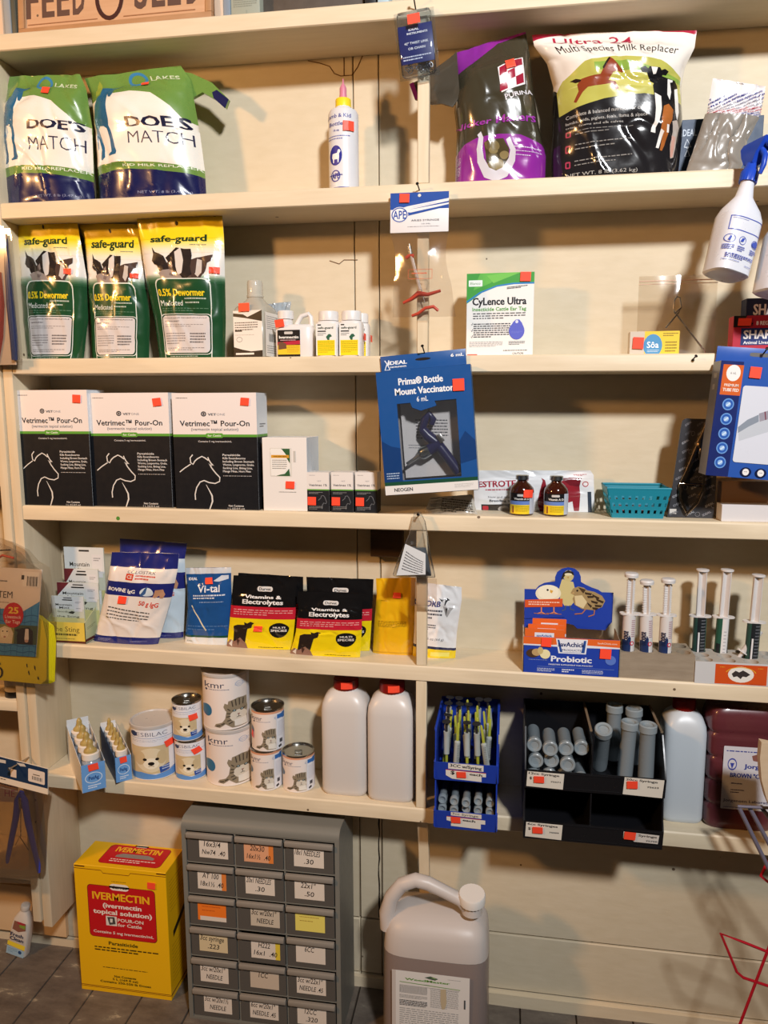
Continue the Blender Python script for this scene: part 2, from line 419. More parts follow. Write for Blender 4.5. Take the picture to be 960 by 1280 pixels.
# ------------------------------------------------------------------ builders for the goods
def span(x0, x1, yt, yb, Y):
    ym = (yt+yb)/2; xm = (x0+x1)/2
    return W(x0,ym,Y).x, W(x1,ym,Y).x, W(xm,yt,Y).z, W(xm,yb,Y).z
def smooth(t): t = max(0, min(1, t)); return t*t*(3-2*t)
def bag(name, label, cat, rows, Yc, t, shelf, art, base, rough=.3, seed=1, wr=.002, bot=.85, top=.25, group=None, kind='film', back=None, nu=34, nv=42, gap=0, xm=None, stick=(), p=2.6, rowsb=None, part=None):
    """soft bag: rows are its outline (xl,yl,xr,yr) top to bottom in the photo, carried to depth Yc"""
    P = [(W(a,b,Yc), W(c,d,Yc)) for a,b,c,d in rows]
    xc = (P[-1][0].x+P[-1][1].x)/2
    zb = (shz(shelf, xc) if shelf else min(P[-1][0].z, P[-1][1].z))+gap
    if shelf: P[-1] = (Vector((P[-1][0].x,Yc,zb)), Vector((P[-1][1].x,Yc,zb)))
    vs = [((a.z+b.z)/2) for a, b in P]; vs = [(vs[0]-z)/(vs[0]-vs[-1]) for z in vs]
    org = Vector((xc, Yc, zb))
    def edge(v, k):
        for i in range(len(vs)-1):
            if v <= vs[i+1] or i == len(vs)-2:
                f = (v-vs[i])/(vs[i+1]-vs[i]); f = f*f*(3-2*f)*.5+f*.5
                return P[i][k].lerp(P[i+1][k], f)
    def T(v):
        a = smooth(v/top)**.8 if top else 1
        b = bot+(1-bot)*smooth((1-v)/.3)
        return .0012+t/2*a*b
    def pt(u, v, sg=-1):
        q = edge(v, 0).lerp(edge(v, 1), u)-org; s = 2*u-1
        cs = max(0, 1-abs(s)**p)**.6
        y = T(v)*cs
        n = noise.noise(Vector((u*3.2, v*4.2, seed*7.3)))+.6*noise.noise(Vector((u*8+v*3, v*7, seed*3.1)))+.35*noise.noise(Vector((u*4-v*9, v*15, seed)))
        k1 = noise.noise(Vector((u*2.3+v*1.4, v*2.6-u*1.2, seed*5.7))); k2 = noise.noise(Vector((u*2.0-v*2.2, v*1.8+u*1.6, seed*9.1+4)))
        n += 1.3*max(0, 1-abs(k1)*9)*sg-1.1*max(0, 1-abs(k2)*8)*sg      # sharp creases in the film
        y += wr*n*min(1, cs*1.6)*smooth((1-v)*14)
        return Vector((q.x, sg*y, q.z))
    g = Geo(); base = base if isinstance(base, bpy.types.Material) else mat(base, rough, kind); bk_ = mat(back, rough, kind) if back else base
    tri = lambda n0: [t for j in range(nv) for i in range(nu) for t in ((j*n0+i, j*n0+i+1, (j+1)*n0+i+1), (j*n0+i, (j+1)*n0+i+1, (j+1)*n0+i))]
    n0 = nu+1; Gd = [pt(i/nu, j/nv, -1) for j in range(nv+1) for i in range(nu+1)]
    Nm = []
    for j in range(nv+1):
        for i in range(nu+1):
            a_ = Gd[j*n0+min(nu,i+1)]-Gd[j*n0+max(0,i-1)]; b_ = Gd[min(nv,j+1)*n0+i]-Gd[max(0,j-1)*n0+i]
            n_ = a_.cross(b_); n_ = n_.normalized() if n_.length > 1e-12 else Vector((0,-1,0)); Nm.append(-n_ if n_.y > 0 else n_)
    def fm(u, v, o):
        x = max(0,min(nu,u*nu)); y = max(0,min(nv,v*nv)); i = min(nu-1,int(x)); j = min(nv-1,int(y)); fx = x-i; fy = y-j; k = j*n0+i
        if fx >= fy: q = ((k,1-fx),(k+1,fx-fy),(k+n0+1,fy))
        else: q = ((k,1-fy),(k+n0,fy-fx),(k+n0+1,fx))
        p_ = Vector((0,0,0)); n_ = Vector((0,0,0))
        for h, w_ in q: p_ += Gd[h]*w_; n_ += Nm[h]*w_
        return p_+n_*o
    fm.grid = (nu, nv)
    g.add(Gd, tri(n0), base); g.add([pt(i/nu, j/nv, 1) for j in range(nv+1) for i in range(nu+1)], tri(n0), bk_)
    bt = [pt(i/nu, 1, -1) for i in range(nu+1)]+[pt(i/nu, 1, 1) for i in range(nu-1, 0, -1)]
    g.add(bt, [tuple(range(len(bt)))], bk_)
    art.into(g, fm, rough, kind, nu, nv, base=.0004, diag=True)
    g.keep = 0
    o = g.obj(name, part, 50)
    if part: o.location = org
    else: o.location = org; tag(o, label, cat, group)
    for s in stick: sticker(o, fm, *s)
    o['_'] = 0; del o['_']
    return o, fm
def carton(name, label, cat, x0, x1, yt, yb, Y, depth, shelf, art=None, side=None, topart=None, base='e8e4dc', rough=.5, group=None, stick=(), bev=.0008, roll=0, right=None, kind='paper', gap=0, rz=0):
    """cardboard box: front face bbox in the photo at depth Y"""
    X0, X1, Z1, Z0 = span(x0, x1, yt, yb, Y)
    xc = (X0+X1)/2; w_ = X1-X0
    if shelf: z = shz(shelf, xc)+gap
    else: z = Z0
    h = Z1-z; g = Geo()
    g.box(-w_/2, w_/2, 0, depth, 0, h, mat(base, rough, kind), bev, 1)
    fm = flat(-w_/2, w_/2, 0, h)
    if art: art.into(g, fm, rough, kind)
    if side: side.into(g, lambda u, v, o: (w_/2+o, u*depth, h-v*h), rough, kind)
    if topart: topart.into(g, lambda u, v, o: (-w_/2+u*w_, depth-v*depth, h+o), rough, kind)
    o = g.obj(name, None, 30); o.location = (xc, Y, z); o.rotation_euler = (0, math.radians(roll), math.radians(rz)); tag(o, label, cat, group)
    for s in stick: sticker(o, fm, *s)
    return o, fm, (w_, h)
def nail(p, q, label, name='nail', hook=None):
    """dark nail driven into the shelf edge"""
    g = Geo(); d = (Vector(q)-Vector(p))
    g.tube([p, q], .0014, mat('26221f', .45, 'metal'), 8); M = d.to_track_quat('Z', 'Y').to_matrix().to_4x4(); M.translation = Vector(q)
    g.lathe([(.0032,0),(.0034,.0008),(.002,.0014)], mat('26221f', .45, 'metal'), 10, M=M)
    return tag(g.obj(name), label, 'nail')
# ------------------------------------------------------------------ row 1: top shelf and the shelf below it
def sh_top(k, p): return Vector((p.x, p.y, shz(k, p.x)))
# things standing on the very top shelf
def slab(name, label, cat, x0, x1, Y, dpt, hgt, col, rough=.5, extra=None, tilt=0):
    a = W(x0, 20, Y); c = W(x1, 20, Y); z = shz('A', (a.x+c.x)/2); g = Geo()
    w_ = c.x-a.x; g.box(-w_/2, w_/2, 0, dpt, 0, hgt, mat(col, rough) if isinstance(col, str) else col, min(.002, w_*.2))
    if extra: extra(g, w_, hgt, dpt)
    o = g.obj(name); o.location = ((a.x+c.x)/2, Y, z); tag(o, label, cat); return o
slab('book', 'pinkish cream spine standing at the far left end of the top shelf', 'book', -9, 3, .02, .1, .2, 'd6b89c')
slab('book', 'pale blue grey spine between cream spine and dark spine on top shelf', 'book', 4.5, 13, .022, .1, .22, '8f969c')
slab('book', 'dark grey green spine beside the wooden sign on the top shelf', 'book', 13.5, 20, .024, .1, .21, '4a4d45')
a = W(23, 44, .012); c = W(268, 18, .03)
sg_w = c.x-a.x; sg_h = .17
sign = empty('wooden_sign', ((a.x+c.x)/2, .012, shz('A', -.9)), 'framed wooden sign with dark lettering standing on the top shelf', 'sign', rot=(math.radians(-4), 0, 0))
SIGNW = wood('pale_sign_plank', 'd3aa86', 'c1946e', (1, 6, 10), .6, .2, 9)
FRAMEW = wood('brown_sign_frame', 'b98d66', 'a57850', (2, 6, 6), .5, .2, 9)
g = Geo(); hw = sg_w/2
g.box(-hw+.012, hw-.012, .006, .012, .012, sg_h-.012, SIGNW)
A = Art(sg_w, sg_h)
DK = '5d443a'; R5 = '3f1f1c'
def letter(u, ch):
    A.t(ch, u, .57, .42, DK, w=.062, b=.03)
for u, ch in ((.07,'F'),(.155,'E'),(.235,'E'),(.318,'D'),(.64,'S'),(.73,'E'),(.81,'E'),(.905,'D')): letter(u, ch)
A.ring(.478, .62, .064, .25, .02, R5); A.ring(.478, .28, .035, .15, .02, R5)
A.l([(.045,.865),(.415,.865)], .004, 'a0704e'); A.l([(.55,.865),(.915,.865)], .004, 'a0704e')
A.into(g, flat(-hw, hw, 0, sg_h, .006), .6)
g.obj('plank', sign)
g = Geo()
for q in ((-hw,hw,0,.014),(-hw,hw,sg_h-.014,sg_h)): g.box(q[0], q[1], 0, .016, q[2], q[3], FRAMEW, .001)
for x in (-hw, hw-.014): g.box(x, x+.014, 0, .016, .0141, sg_h-.0141, FRAMEW, .001)
g.obj('frame', sign)
slab('book', 'pale pink spine just right of the wooden sign on the top shelf', 'book', 268, 279, .03, .09, .2, 'd3bba4')
slab('book', 'slate blue spine next to pale pink spine on top shelf', 'book', 279.5, 288, .032, .09, .2, '7f8c9b')
def tin(g, w_, h, d):
    a = Art(w_, h); a.r(0,.72,1,.97,'23211e'); a.r(.52,.6,.57,1,'8f9488'); a.d(.1,.2,.9,.5,4,'83867a')
    a.into(g, flat(-w_/2, w_/2, 0, h), .5)
slab('tin_box', 'grey green box with dark band standing on the top shelf', 'box', 288.5, 325, .035, .08, .055, '9a9e90', extra=tin)
slab('slate_board', 'dark brown slate board leaning along the top shelf', 'board', 326, 455, .06, .015, .16, wood('dark_mottled_slate', '5a5047', '463d35', (3,3,3), .7, .4, 12))
slab('box', 'small black box standing behind the pale tub on the top shelf', 'box', 456, 470, .04, .06, .1, '1f1f21')
slab('tub', 'pale blue plastic tub near the top centre of the photo', 'tub', 472, 486, .03, .05, .05, 'a8bcc8')

# --- two bags of goat milk replacer
GREEN='6b8f42'; NAVY='171b4c'; WHITE='efe9df'; BLUE='2a6288'
def doe_art(w_, h, full):
    A = Art(w_, h)
    A.r(0,0,1,.40,GREEN)
    A.p([(0,.235),(.2,.205),(.45,.20),(.66,.235),(.83,.32),(1,.46),(1,.75),(.5,.735),(0,.75)], WHITE)
    A.p([(0,.735),(.3,.715),(.6,.72),(1,.75),(1,.82),(.6,.795),(.3,.79),(0,.81)], GREEN)
    A.p([(0,.81),(.3,.79),(.6,.795),(1,.82),(1,1),(0,1)], NAVY)
    A.ring(.53,.085,.085,.055,.03,'3b7fb0')
    A.t('LAKES', .79, .095, .042, 'cfd8b8', w=.27, b=.02, ang=-4)
    # goat silhouette
    gp = lambda P: [((x/4-116)/135+.045, (y/4-86)/160) for x, y in P]
    A.p(gp([(515,412),(540,418),(600,432),(640,424),(636,432),(594,446),(592,480),(584,494),(570,490),(563,472),(560,520),(566,590),(560,622),(575,680),(586,735),(594,752),(590,764),(552,768),(545,762),(566,752),(562,705),(546,640),(530,622),(505,616),(492,640),(506,690),(522,735),(524,772),(508,784),(498,782),(506,740),(484,684),(486,730),(478,738),(468,640),(464,560),(474,508),(492,482),(518,468),(522,446)]), BLUE)
    A.p(gp([(490,470),(488,430),(500,395),(520,375),(528,395),(522,440),(508,468)]), '93a33f')
    A.t("DOE'S", .685, .425, .083, '191a38', w=.56, b=.035)
    A.t('MATCH', .69, .555, .080, '2d2b48', w=.56, b=-.012)
    A.t('KID MILK REPLACER', .67, .757, .026, 'e9efd8', w=.66, b=.01, ang=-1)
    A.t('NET WT. 8 lb (3.47 kg)', .69, .935, .018, '8a8fae', w=.46)
    return A
rows = [(12,96,100,93),(9,112,108,112),(7,160,115,160),(7,215,117,215),(8,249,118,249)]
bag('milk_replacer_bag', "green and white goat milk replacer bag at the far left of its shelf", 'bag', rows, .058, .095, 'B', doe_art(.2,.28,0), WHITE, .28, 3, .0032, .9, .35, group='goat milk replacer bags', back=GREEN, stick=[(.58,.165,.09,.05,4)])
rows = [(106,98,226,82),(114,118,238,100),(121,170,250,168),(124,215,256,214),(125,248,258,245)]
o, fm = bag('milk_replacer_bag', 'second goat milk replacer bag, its top corner folded out beside bare wall', 'bag', rows, .072, .105, 'B', doe_art(.23,.29,1), WHITE, .28, 5, .0032, .9, .35, group='goat milk replacer bags', back=GREEN, stick=[(.60,.155,.075,.025,4)])
# the folded over corner of that bag
g = Geo(); pts = [(212,84),(236,88),(262,100),(283,121),(279,132),(266,121),(250,112),(236,120),(226,105)]
Q = [W(x, y, .06)-o.location for x, y in pts]
g.prism([(q.x,q.z) for q in Q], .002, .012, mat(GREEN, .28, 'film')); 
a = Art(); Q2 = [W(x,y,.06)-o.location for x,y in [(262,112),(268,109),(283,121),(278.5,132.5),(264,119.5)]]
g.add([(q.x,-.0022+.004,q.z) for q in Q2], [(0,1,2,3,4)], mat(NAVY, .3, 'film'))
cr_ = g.obj('folded_corner', o, 30)

# --- lamb bottle
def lamb_bottle():
    X0, X1, Z1, _ = span(410, 447, 135, 236, .06); r = (X1-X0)/2; xc = (X0+X1)/2; z = shz('B', xc)
    t = empty('nursing_bottle', (xc, .07, z), 'white lamb nursing bottle with yellow cap and pink teat', 'bottle')
    h = Z1-z; HD = mat('e4e2e4', .35, 'hdpe')
    g = Geo(); g.lathe([(r*.9,0),(r,.003),(r,h*.93),(r*.9,h*.97),(r*.55,h),(r*.5,h+.004)], HD, 32)
    A = Art(2*r, h); B_='2b2f8f'
    A.t('Lamb & Kid', .42, .125, .042, B_, w=.82, b=.01); A.t('Bottle', .34, .215, .042, B_, w=.48, b=.01); A.t('16 oz', .36, .29, .022, B_, w=.2, b=.04)
    A.d(.06,.35,.80,.41,2,'6a6fae',.35)
    A.e(.33,.575,.22,.115,B_)
    A.p([(.2,.60),(.22,.555),(.38,.55),(.42,.51),(.47,.51),(.5,.53),(.45,.56),(.45,.60),(.43,.66),(.40,.66),(.39,.62),(.28,.62),(.27,.66),(.24,.66),(.23,.62)], 'f1f0ee')
    A.ring(.32,.81,.15,.062,.03,B_); A.t('APE', .32, .81, .06, B_, w=.24, b=.03); A.r(.1,.795,.56,.805,B_); A.r(.1,.94,.8,.955,B_)
    fm = cyl(r, 0, h); A.into(g, fm, .4, 'paper', 24, 0)
    g.obj('body', t); sticker(t, fm, .74, .245, .3, .11)
    rc = r*.5; zc = h+.002; g = Geo(); n = 36; rings = []
    for z_, k in ((zc-.0,1),(zc+.017,1),(zc+.0185,.93)):
        rings.append([(rc*1.0*k*(1+.03*(j%2))*math.cos(2*PI*j/n), rc*k*(1+.03*(j%2))*math.sin(2*PI*j/n), z_) for j in range(n)])
    g.loft(rings, mat('f1d52a', .4)); g.obj('cap', t)
    g = Geo(); g.lathe([(rc*.75,zc+.018),(rc*.52,zc+.021),(rc*.46,zc+.03),(rc*.46,zc+.041),(rc*.3,zc+.047),(rc*.12,zc+.051),(rc*.08,zc+.06),(.0003,zc+.062)], mat('d9849c', .45, 'hdpe'), 20); g.obj('teat', t)
lamb_bottle()

# --- hanging pack of obstetrical chain
def chain_pack():
    P = W(517, 17, -.012); X0, X1, Z1, Z0 = span(497, 540, 17, 98, -.02); w_ = X1-X0+.006; h = Z1-Z0
    t = empty('chain_pack', (P.x, -.006, P.z+.002), 'clear blister pack of metal chain hanging by the top edge', 'pack', rot=(0, math.radians(-6), 0))
    g = Geo(); CL = mat('dfe6ea', .06, 'clear')
    g.sup([(-h,w_*.40,.006,5),(-h+.004,w_*.46,.0085,5),(-h*.5,w_*.48,.009,6),(-.006,w_*.46,.0085,6),(0,w_*.42,.006,6)], CL, 36, c=(0,-.0095,0)); 
    g.box(-w_*.54, w_*.54, -.0012, -.0004, -h-.002, .006, CL, .0003)
    g.obj('blister', t)
    g = Geo(); g.box(-w_*.46, w_*.46, -.0105, -.0095, -h*.80, -h*.20, mat('1d2668', .4), .0002)
    A = Art(w_, h); A.t('IDEAL', .46, .12, .06, 'e9ecf4', w=.3, b=.03); A.t('INSTRUMENTS', .55, .22, .05, 'e9ecf4', w=.6, b=.03)
    A.t('42" TWIST LINK', .5, .47, .06, 'e9ecf4', w=.7, b=.02); A.t('OB CHAIN', .5, .61, .06, 'e9ecf4', w=.5, b=.02); A.d(.08,.8,.9,.95,2,'c9cfe4')
    fm = flat(-w_*.46, w_*.46, -h*.80, -h*.20, -.0106); A.into(g, fm, .4); g.obj('card', t)
    fm2 = flat(-w_*.46, w_*.46, -h, 0, -.0192); sticker(t, fm2, .5, .155, .36, .15)
    g = Geo(); CH = mat('b9bcc0', .18, 'metal'); R = random.Random(2)
    for k in range(16):
        c = Vector((R.uniform(-.34,.34)*w_, -.0095+R.uniform(-.002,.002), -h*.97+R.uniform(.006,.2)*h)); a = R.uniform(0, 3); b_ = R.uniform(-.5,.5)
        M = Matrix.Rotation(a,3,'Y')@Matrix.Rotation(b_,3,'X')
        g.tube([c+M@Vector((.0048*math.cos(q*PI/6), 0, .003*math.sin(q*PI/6))) for q in range(12)], .0009, CH, 6, True)
    g.obj('chain', t)
    n = W(519.5, 20, -.004); nail((n.x, .003, n.z+.012), (n.x-.002, -.026, n.z+.028), 'dark nail at the top holding the chain pack')
chain_pack()

# --- purple treat bag
def purple():
    A = Art(.24,.32); PU='8b2a93'; BR='3f3a2c'
    A.p([(-.1,-.1),(1.1,-.1),(1.1,.015),(.6,.04),(.28,.115),(-.1,.18)], PU)
    A.p([(0,.76),(.1,.715),(.25,.69),(.5,.675),(.75,.68),(1,.72),(1,1),(0,1)], PU)
    # horseshoe window
    HS=[(.24,.70),(.25,.80),(.30,.90),(.40,.955),(.50,.955),(.60,.90),(.64,.80),(.63,.70)]
    A.p([(.33,.72),(.40,.70),(.55,.70),(.60,.76),(.59,.86),(.52,.915),(.42,.915),(.35,.86)], '4a4028')
    R = random.Random(3)
    for k in range(9): A.e(R.uniform(.38,.56), R.uniform(.74,.90), .05, .032, R.choice(['7a6b45','64573a','8a7a52']))
    A.l([(.28,.665),(.30,.69),(.275,.76),(.29,.85),(.36,.92),(.46,.945),(.56,.92),(.63,.85),(.64,.77),(.60,.70)], [.05,.055,.06,.075,.085,.09,.085,.075,.06,.05], 'cfcbd2')
    # checkered flag emblem
    q = lambda a, b: (.575+.30*a+.0*b, .255+.14*b-.05*a)
    A.p([q(-.05,-.06),(.72,.225),q(1.05,-.06),q(1.05,1.08),(.76,.375),q(.08,1.1)], 'e8e2e2')
    for i in range(3):
        for j in range(3):
            if (i+j)%2 == 0: A.p([q(i/3+.02,j/3),q((i+1)/3,j/3),q((i+1)/3,(j+1)/3),q(i/3+.02,(j+1)/3)], '9c1f38')
    A.t('PURINA', .80, .425, .035, 'e6e0e4', w=.34, b=.02, ang=10)
    A.t('Nicker Makers', .47, .575, .055, 'a03aa6', w=.98, b=.015, ang=4, sh=.25)
    A.d(.66,.745,.95,.85,3,'d9c4df',.2,ang=-3); A.t('HORSE TREATS', .045, .86, .03, 'd9c4df', w=.14, ang=90)
    rows = [(571,66,657,40),(571,100,663,74),(568,140,668,122),(571,165,674,160),(570,200,682,196),(569,228,681,222)]
    o, fm = bag('treat_bag', 'brown and purple horse treat bag with a horseshoe window', 'bag', rows, .072, .095, 'B', A, BR, .2, 9, .0019, .9, .3, stick=[(.72,.245,.12,.05,-8)])
    # the bag's loose top corner that sticks out to the left
    g = Geo(); n = 14; rings = []
    top = [(571,64),(562,72),(545,84),(530,97),(512,106)]; bo = [(575,120),(566,134),(552,130),(540,131),(519,125)]
    for i in range(5):
        a_ = W(*top[i], .055)-o.location; b_ = W(*bo[i], .055)-o.location
        rings.append([(a_.lerp(b_, j/7)+Vector((0,-.014*math.sin(PI*j/7)*(1-i*.17)+.003*math.sin(j*2.2+i),0))) for j in range(8)]+[(b_.lerp(a_, j/7)+Vector((0,.012*math.sin(PI*j/7)*(1-i*.17)+.002,0))) for j in range(8)])
    g.loft(rings, mat('4f463a', .18, 'film')); 
    a_ = [W(x,y,.05)-o.location for x,y in ((512,106),(517,103.5),(524,124.5),(519,125.5))]
    g.add([p+Vector((0,-.004,0)) for p in a_], [(0,1,2,3)], mat(PU,.2,'film'))
    g.obj('folded_corner', o, 60)
purple()

# --- big black and white milk replacer bag
def cow_big(A, x, y, k, blk='1c1b1c', wht='ece6e0'):
    f = lambda P: [(x+k*a, y+k*b*A.w/A.h) for a, b in P]
    A.p(f([(-.18,.02),(.0,-.02),(.2,.1),(.22,.3),(.2,.62),(.14,.62),(.12,.36),(.02,.40),(-.06,.66),(-.14,.9),(-.2,.9),(-.15,.6),(-.2,.3)]), wht)
    A.p(f([(-.22,-.05),(-.05,-.08),(.08,0),(.14,.06),(.12,.30),(.02,.36),(-.12,.30),(-.2,.16)]), blk)
    A.p(f([(.12,.04),(.22,.08),(.24,.24),(.17,.32),(.13,.2)]), blk)
    A.p(f([(-.30,-.16),(-.05,-.17),(-.08,0),(-.14,.10),(-.22,.10),(-.27,-.02)]), blk)
    A.p(f([(-.21,-.16),(-.13,-.16),(-.16,-.06)]), wht)
    for s in (-1,1): A.e(x+k*(-.17+s*.15), y+k*-.12*A.w/A.h, k*.07, k*.032*A.w/A.h, blk, a=s*.2)
def ultra():
    A = Art(.32,.32); BK='161416'; RD='a81f3f'; q = lambda P: [((x-689)/163, (y-40)/180) for x, y in P]
    A.r(-.1,0,1.1,.5,'ece4da'); A.p(q([(660,118),(690,112),(694,118),(697,142),(750,131),(800,126),(850,131),(852,98),(870,92),(880,240),(660,240)]), BK)
    A.p([(-.1,-.1),(1.1,-.1),(1.1,.05),(.92,.012),(.6,-.005),(.3,.0),(.1,.03),(-.1,.07)], RD)
    A.p(q([(697,142),(693,118),(700,104),(730,88),(770,82),(820,84),(848,96),(851,131),(800,126),(750,131)]), 'b7b356')
    A.p(q([(740,90),(780,87),(848,100),(850,108),(800,97),(740,97)]), '86a545'); A.p(q([(705,118),(740,112),(800,108),(848,112),(850,120),(760,118)]), 'c6c06a')
    A.p(q([(689,143),(750,131),(800,126),(855,131),(855,230),(689,230)]), '201e20')
    A.t('Ultra 24', .365, .078, .07, 'b02345', w=.49, b=.005); A.t('Multi Species Milk Replacer', .505, .150, .048, '241f21', w=.80, b=0, ang=1.2)
    z_ = lambda P: q([(660+x/3.2, 20+y/3.2) for x, y in P])
    A.p(z_([(200,280),(230,272),(275,262),(290,240),(310,215),(320,206),(330,214),(345,228),(366,250),(358,258),(340,250),(325,256),(312,280),(306,296),(332,300),(346,325),(336,330),(318,308),(290,312),(255,314),(225,318),(206,332),(182,362),(172,358),(190,328),(184,305)]), '8b3f24'); A.p(z_([(200,284),(178,274),(155,284),(178,296),(196,294)]), '2a1a16'); A.l(z_([(288,242),(318,208)]), .012, '2a1a16')
    F = lambda P: [((720+x/4-689)/163, (y/4-40)/180) for x, y in P]
    BLK='1a191b'; WT='e9e3dc'
    A.p(F([(395,400),(440,412),(480,416),(494,450),(492,510),(470,528),(440,532),(400,522),(368,512),(362,470)]), BLK)
    A.p(F([(440,418),(468,418),(462,470),(448,520),(436,500)]), WT); A.p(F([(452,440),(470,430),(478,500),(462,520)]), BLK); A.p(F([(476,470),(494,460),(496,560),(484,600),(474,560)]), WT)
    A.p(F([(370,500),(402,512),(404,560),(390,620),(374,668),(374,694),(350,692),(352,672),(368,620),(374,560)]), WT)
    A.p(F([(330,388),(345,370),(395,370),(412,390),(406,430),(394,456),(370,462),(350,452),(340,420)]), BLK); A.p(F([(352,371),(384,371),(376,398),(364,402)]), WT)
    A.p(F([(300,378),(322,370),(342,382),(330,396),(308,394)]), BLK); A.p(F([(398,382),(420,372),(440,378),(430,394),(408,396)]), BLK)
    A.p(F([(403,604),(414,548),(440,538),(462,560),(456,602),(442,640),(442,680),(428,738),(416,762),(405,760),(413,704),(400,684)]), 'a8622f'); A.p(F([(402,672),(418,684),(398,754),(383,752)]), WT); A.p(F([(428,640),(440,640),(440,690),(430,690)]), WT)
    A.p(F([(456,612),(484,600),(494,650),(486,720),(482,780),(466,786),(456,735),(462,680)]), 'b5a79c'); A.p(F([(458,700),(480,700),(476,780),(464,780)]), 'c99a8a')
    for i, (s, w_) in enumerate((('Complete & balanced nutrition for calves,',.62),('lambs, kids, piglets, foals, llama & alpaca',.60),('crias, fawns and elk calves',.42))):
        A.t(s, .10, .585+i*.040, .020, 'c3beb8', w=w_, al='l', ang=3.5)
    for i in range(3): A.rr(.10,.70+i*.085,.14,.74+i*.085,.008,'a83a55'); A.rr(.11,.708+i*.085,.13,.732+i*.085,.004,'201e20'); A.d(.17,.70+i*.085,.60,.745+i*.085,2,'8a8682',.25,seed=i,ang=2)
    A.t('NET WT. 8 lb (3.62 kg)', .38, .955, .026, 'b3afa8', w=.54, ang=1)
    rows = [(665,44,871,38),(668,58,868,60),(684,80,856,84),(692,110,851,110),(690,170,853,165),(690,222,847,212)]
    bag('milk_replacer_bag', 'large black and white milk replacer bag picturing a foal and a calf', 'bag', rows, .07, .115, 'B', A, BK, .16, 12, .0035, .95, .28, nu=40, nv=46)
ultra()
# --- blue carton and grey instrument bag at the right end
A = Art(.2,.13); A.t('IDEAL', .13, .2, .1, 'c4ccd8', w=.18, b=.02); A.l([(.08,.42),(.11,.3),(.16,.42),(.08,.42)], .01, 'd5dbe4'); A.l([(.11,.42),(.15,.56),(.09,.56),(.13,.42)], .01, 'd5dbe4')
carton('box', 'dark blue carton half hidden behind the grey instrument bag', 'box', 847, 953, 147, 216, .10, .04, 'B', A, base='31435c', stick=[(.16,.8,.07,.13,-6)])
A = Art(.16,.2); A.r(0,0,1,.37,'e8e2e2')
for i in range(9):
    for j in range(4):
        u = -.1+.28*i+.0*j; v = .03+.085*i*.55+.1*(j-1)
        A.t('IDEAL INSTRUMENTS', .5+.42*(i-4)*.55, .40-.075*j-.03*(i-4)+.0, .018, ('34408f','b8485a','9a9aa8','34408f')[j], w=.48, b=.03, ang=20)
A.r(0,.37,1,1,'8d867d')
rows = [(891,98,957,108),(884,140,950,143),(875,168,932,176),(862,205,926,206),(857,214,921,212)]
o, fm = bag('instrument_bag', 'grey plastic bag with a printed white header card, leaning right', 'bag', rows, .045, .022, 'B', A, '8d867d', .25, 21, .0025, .8, .5)
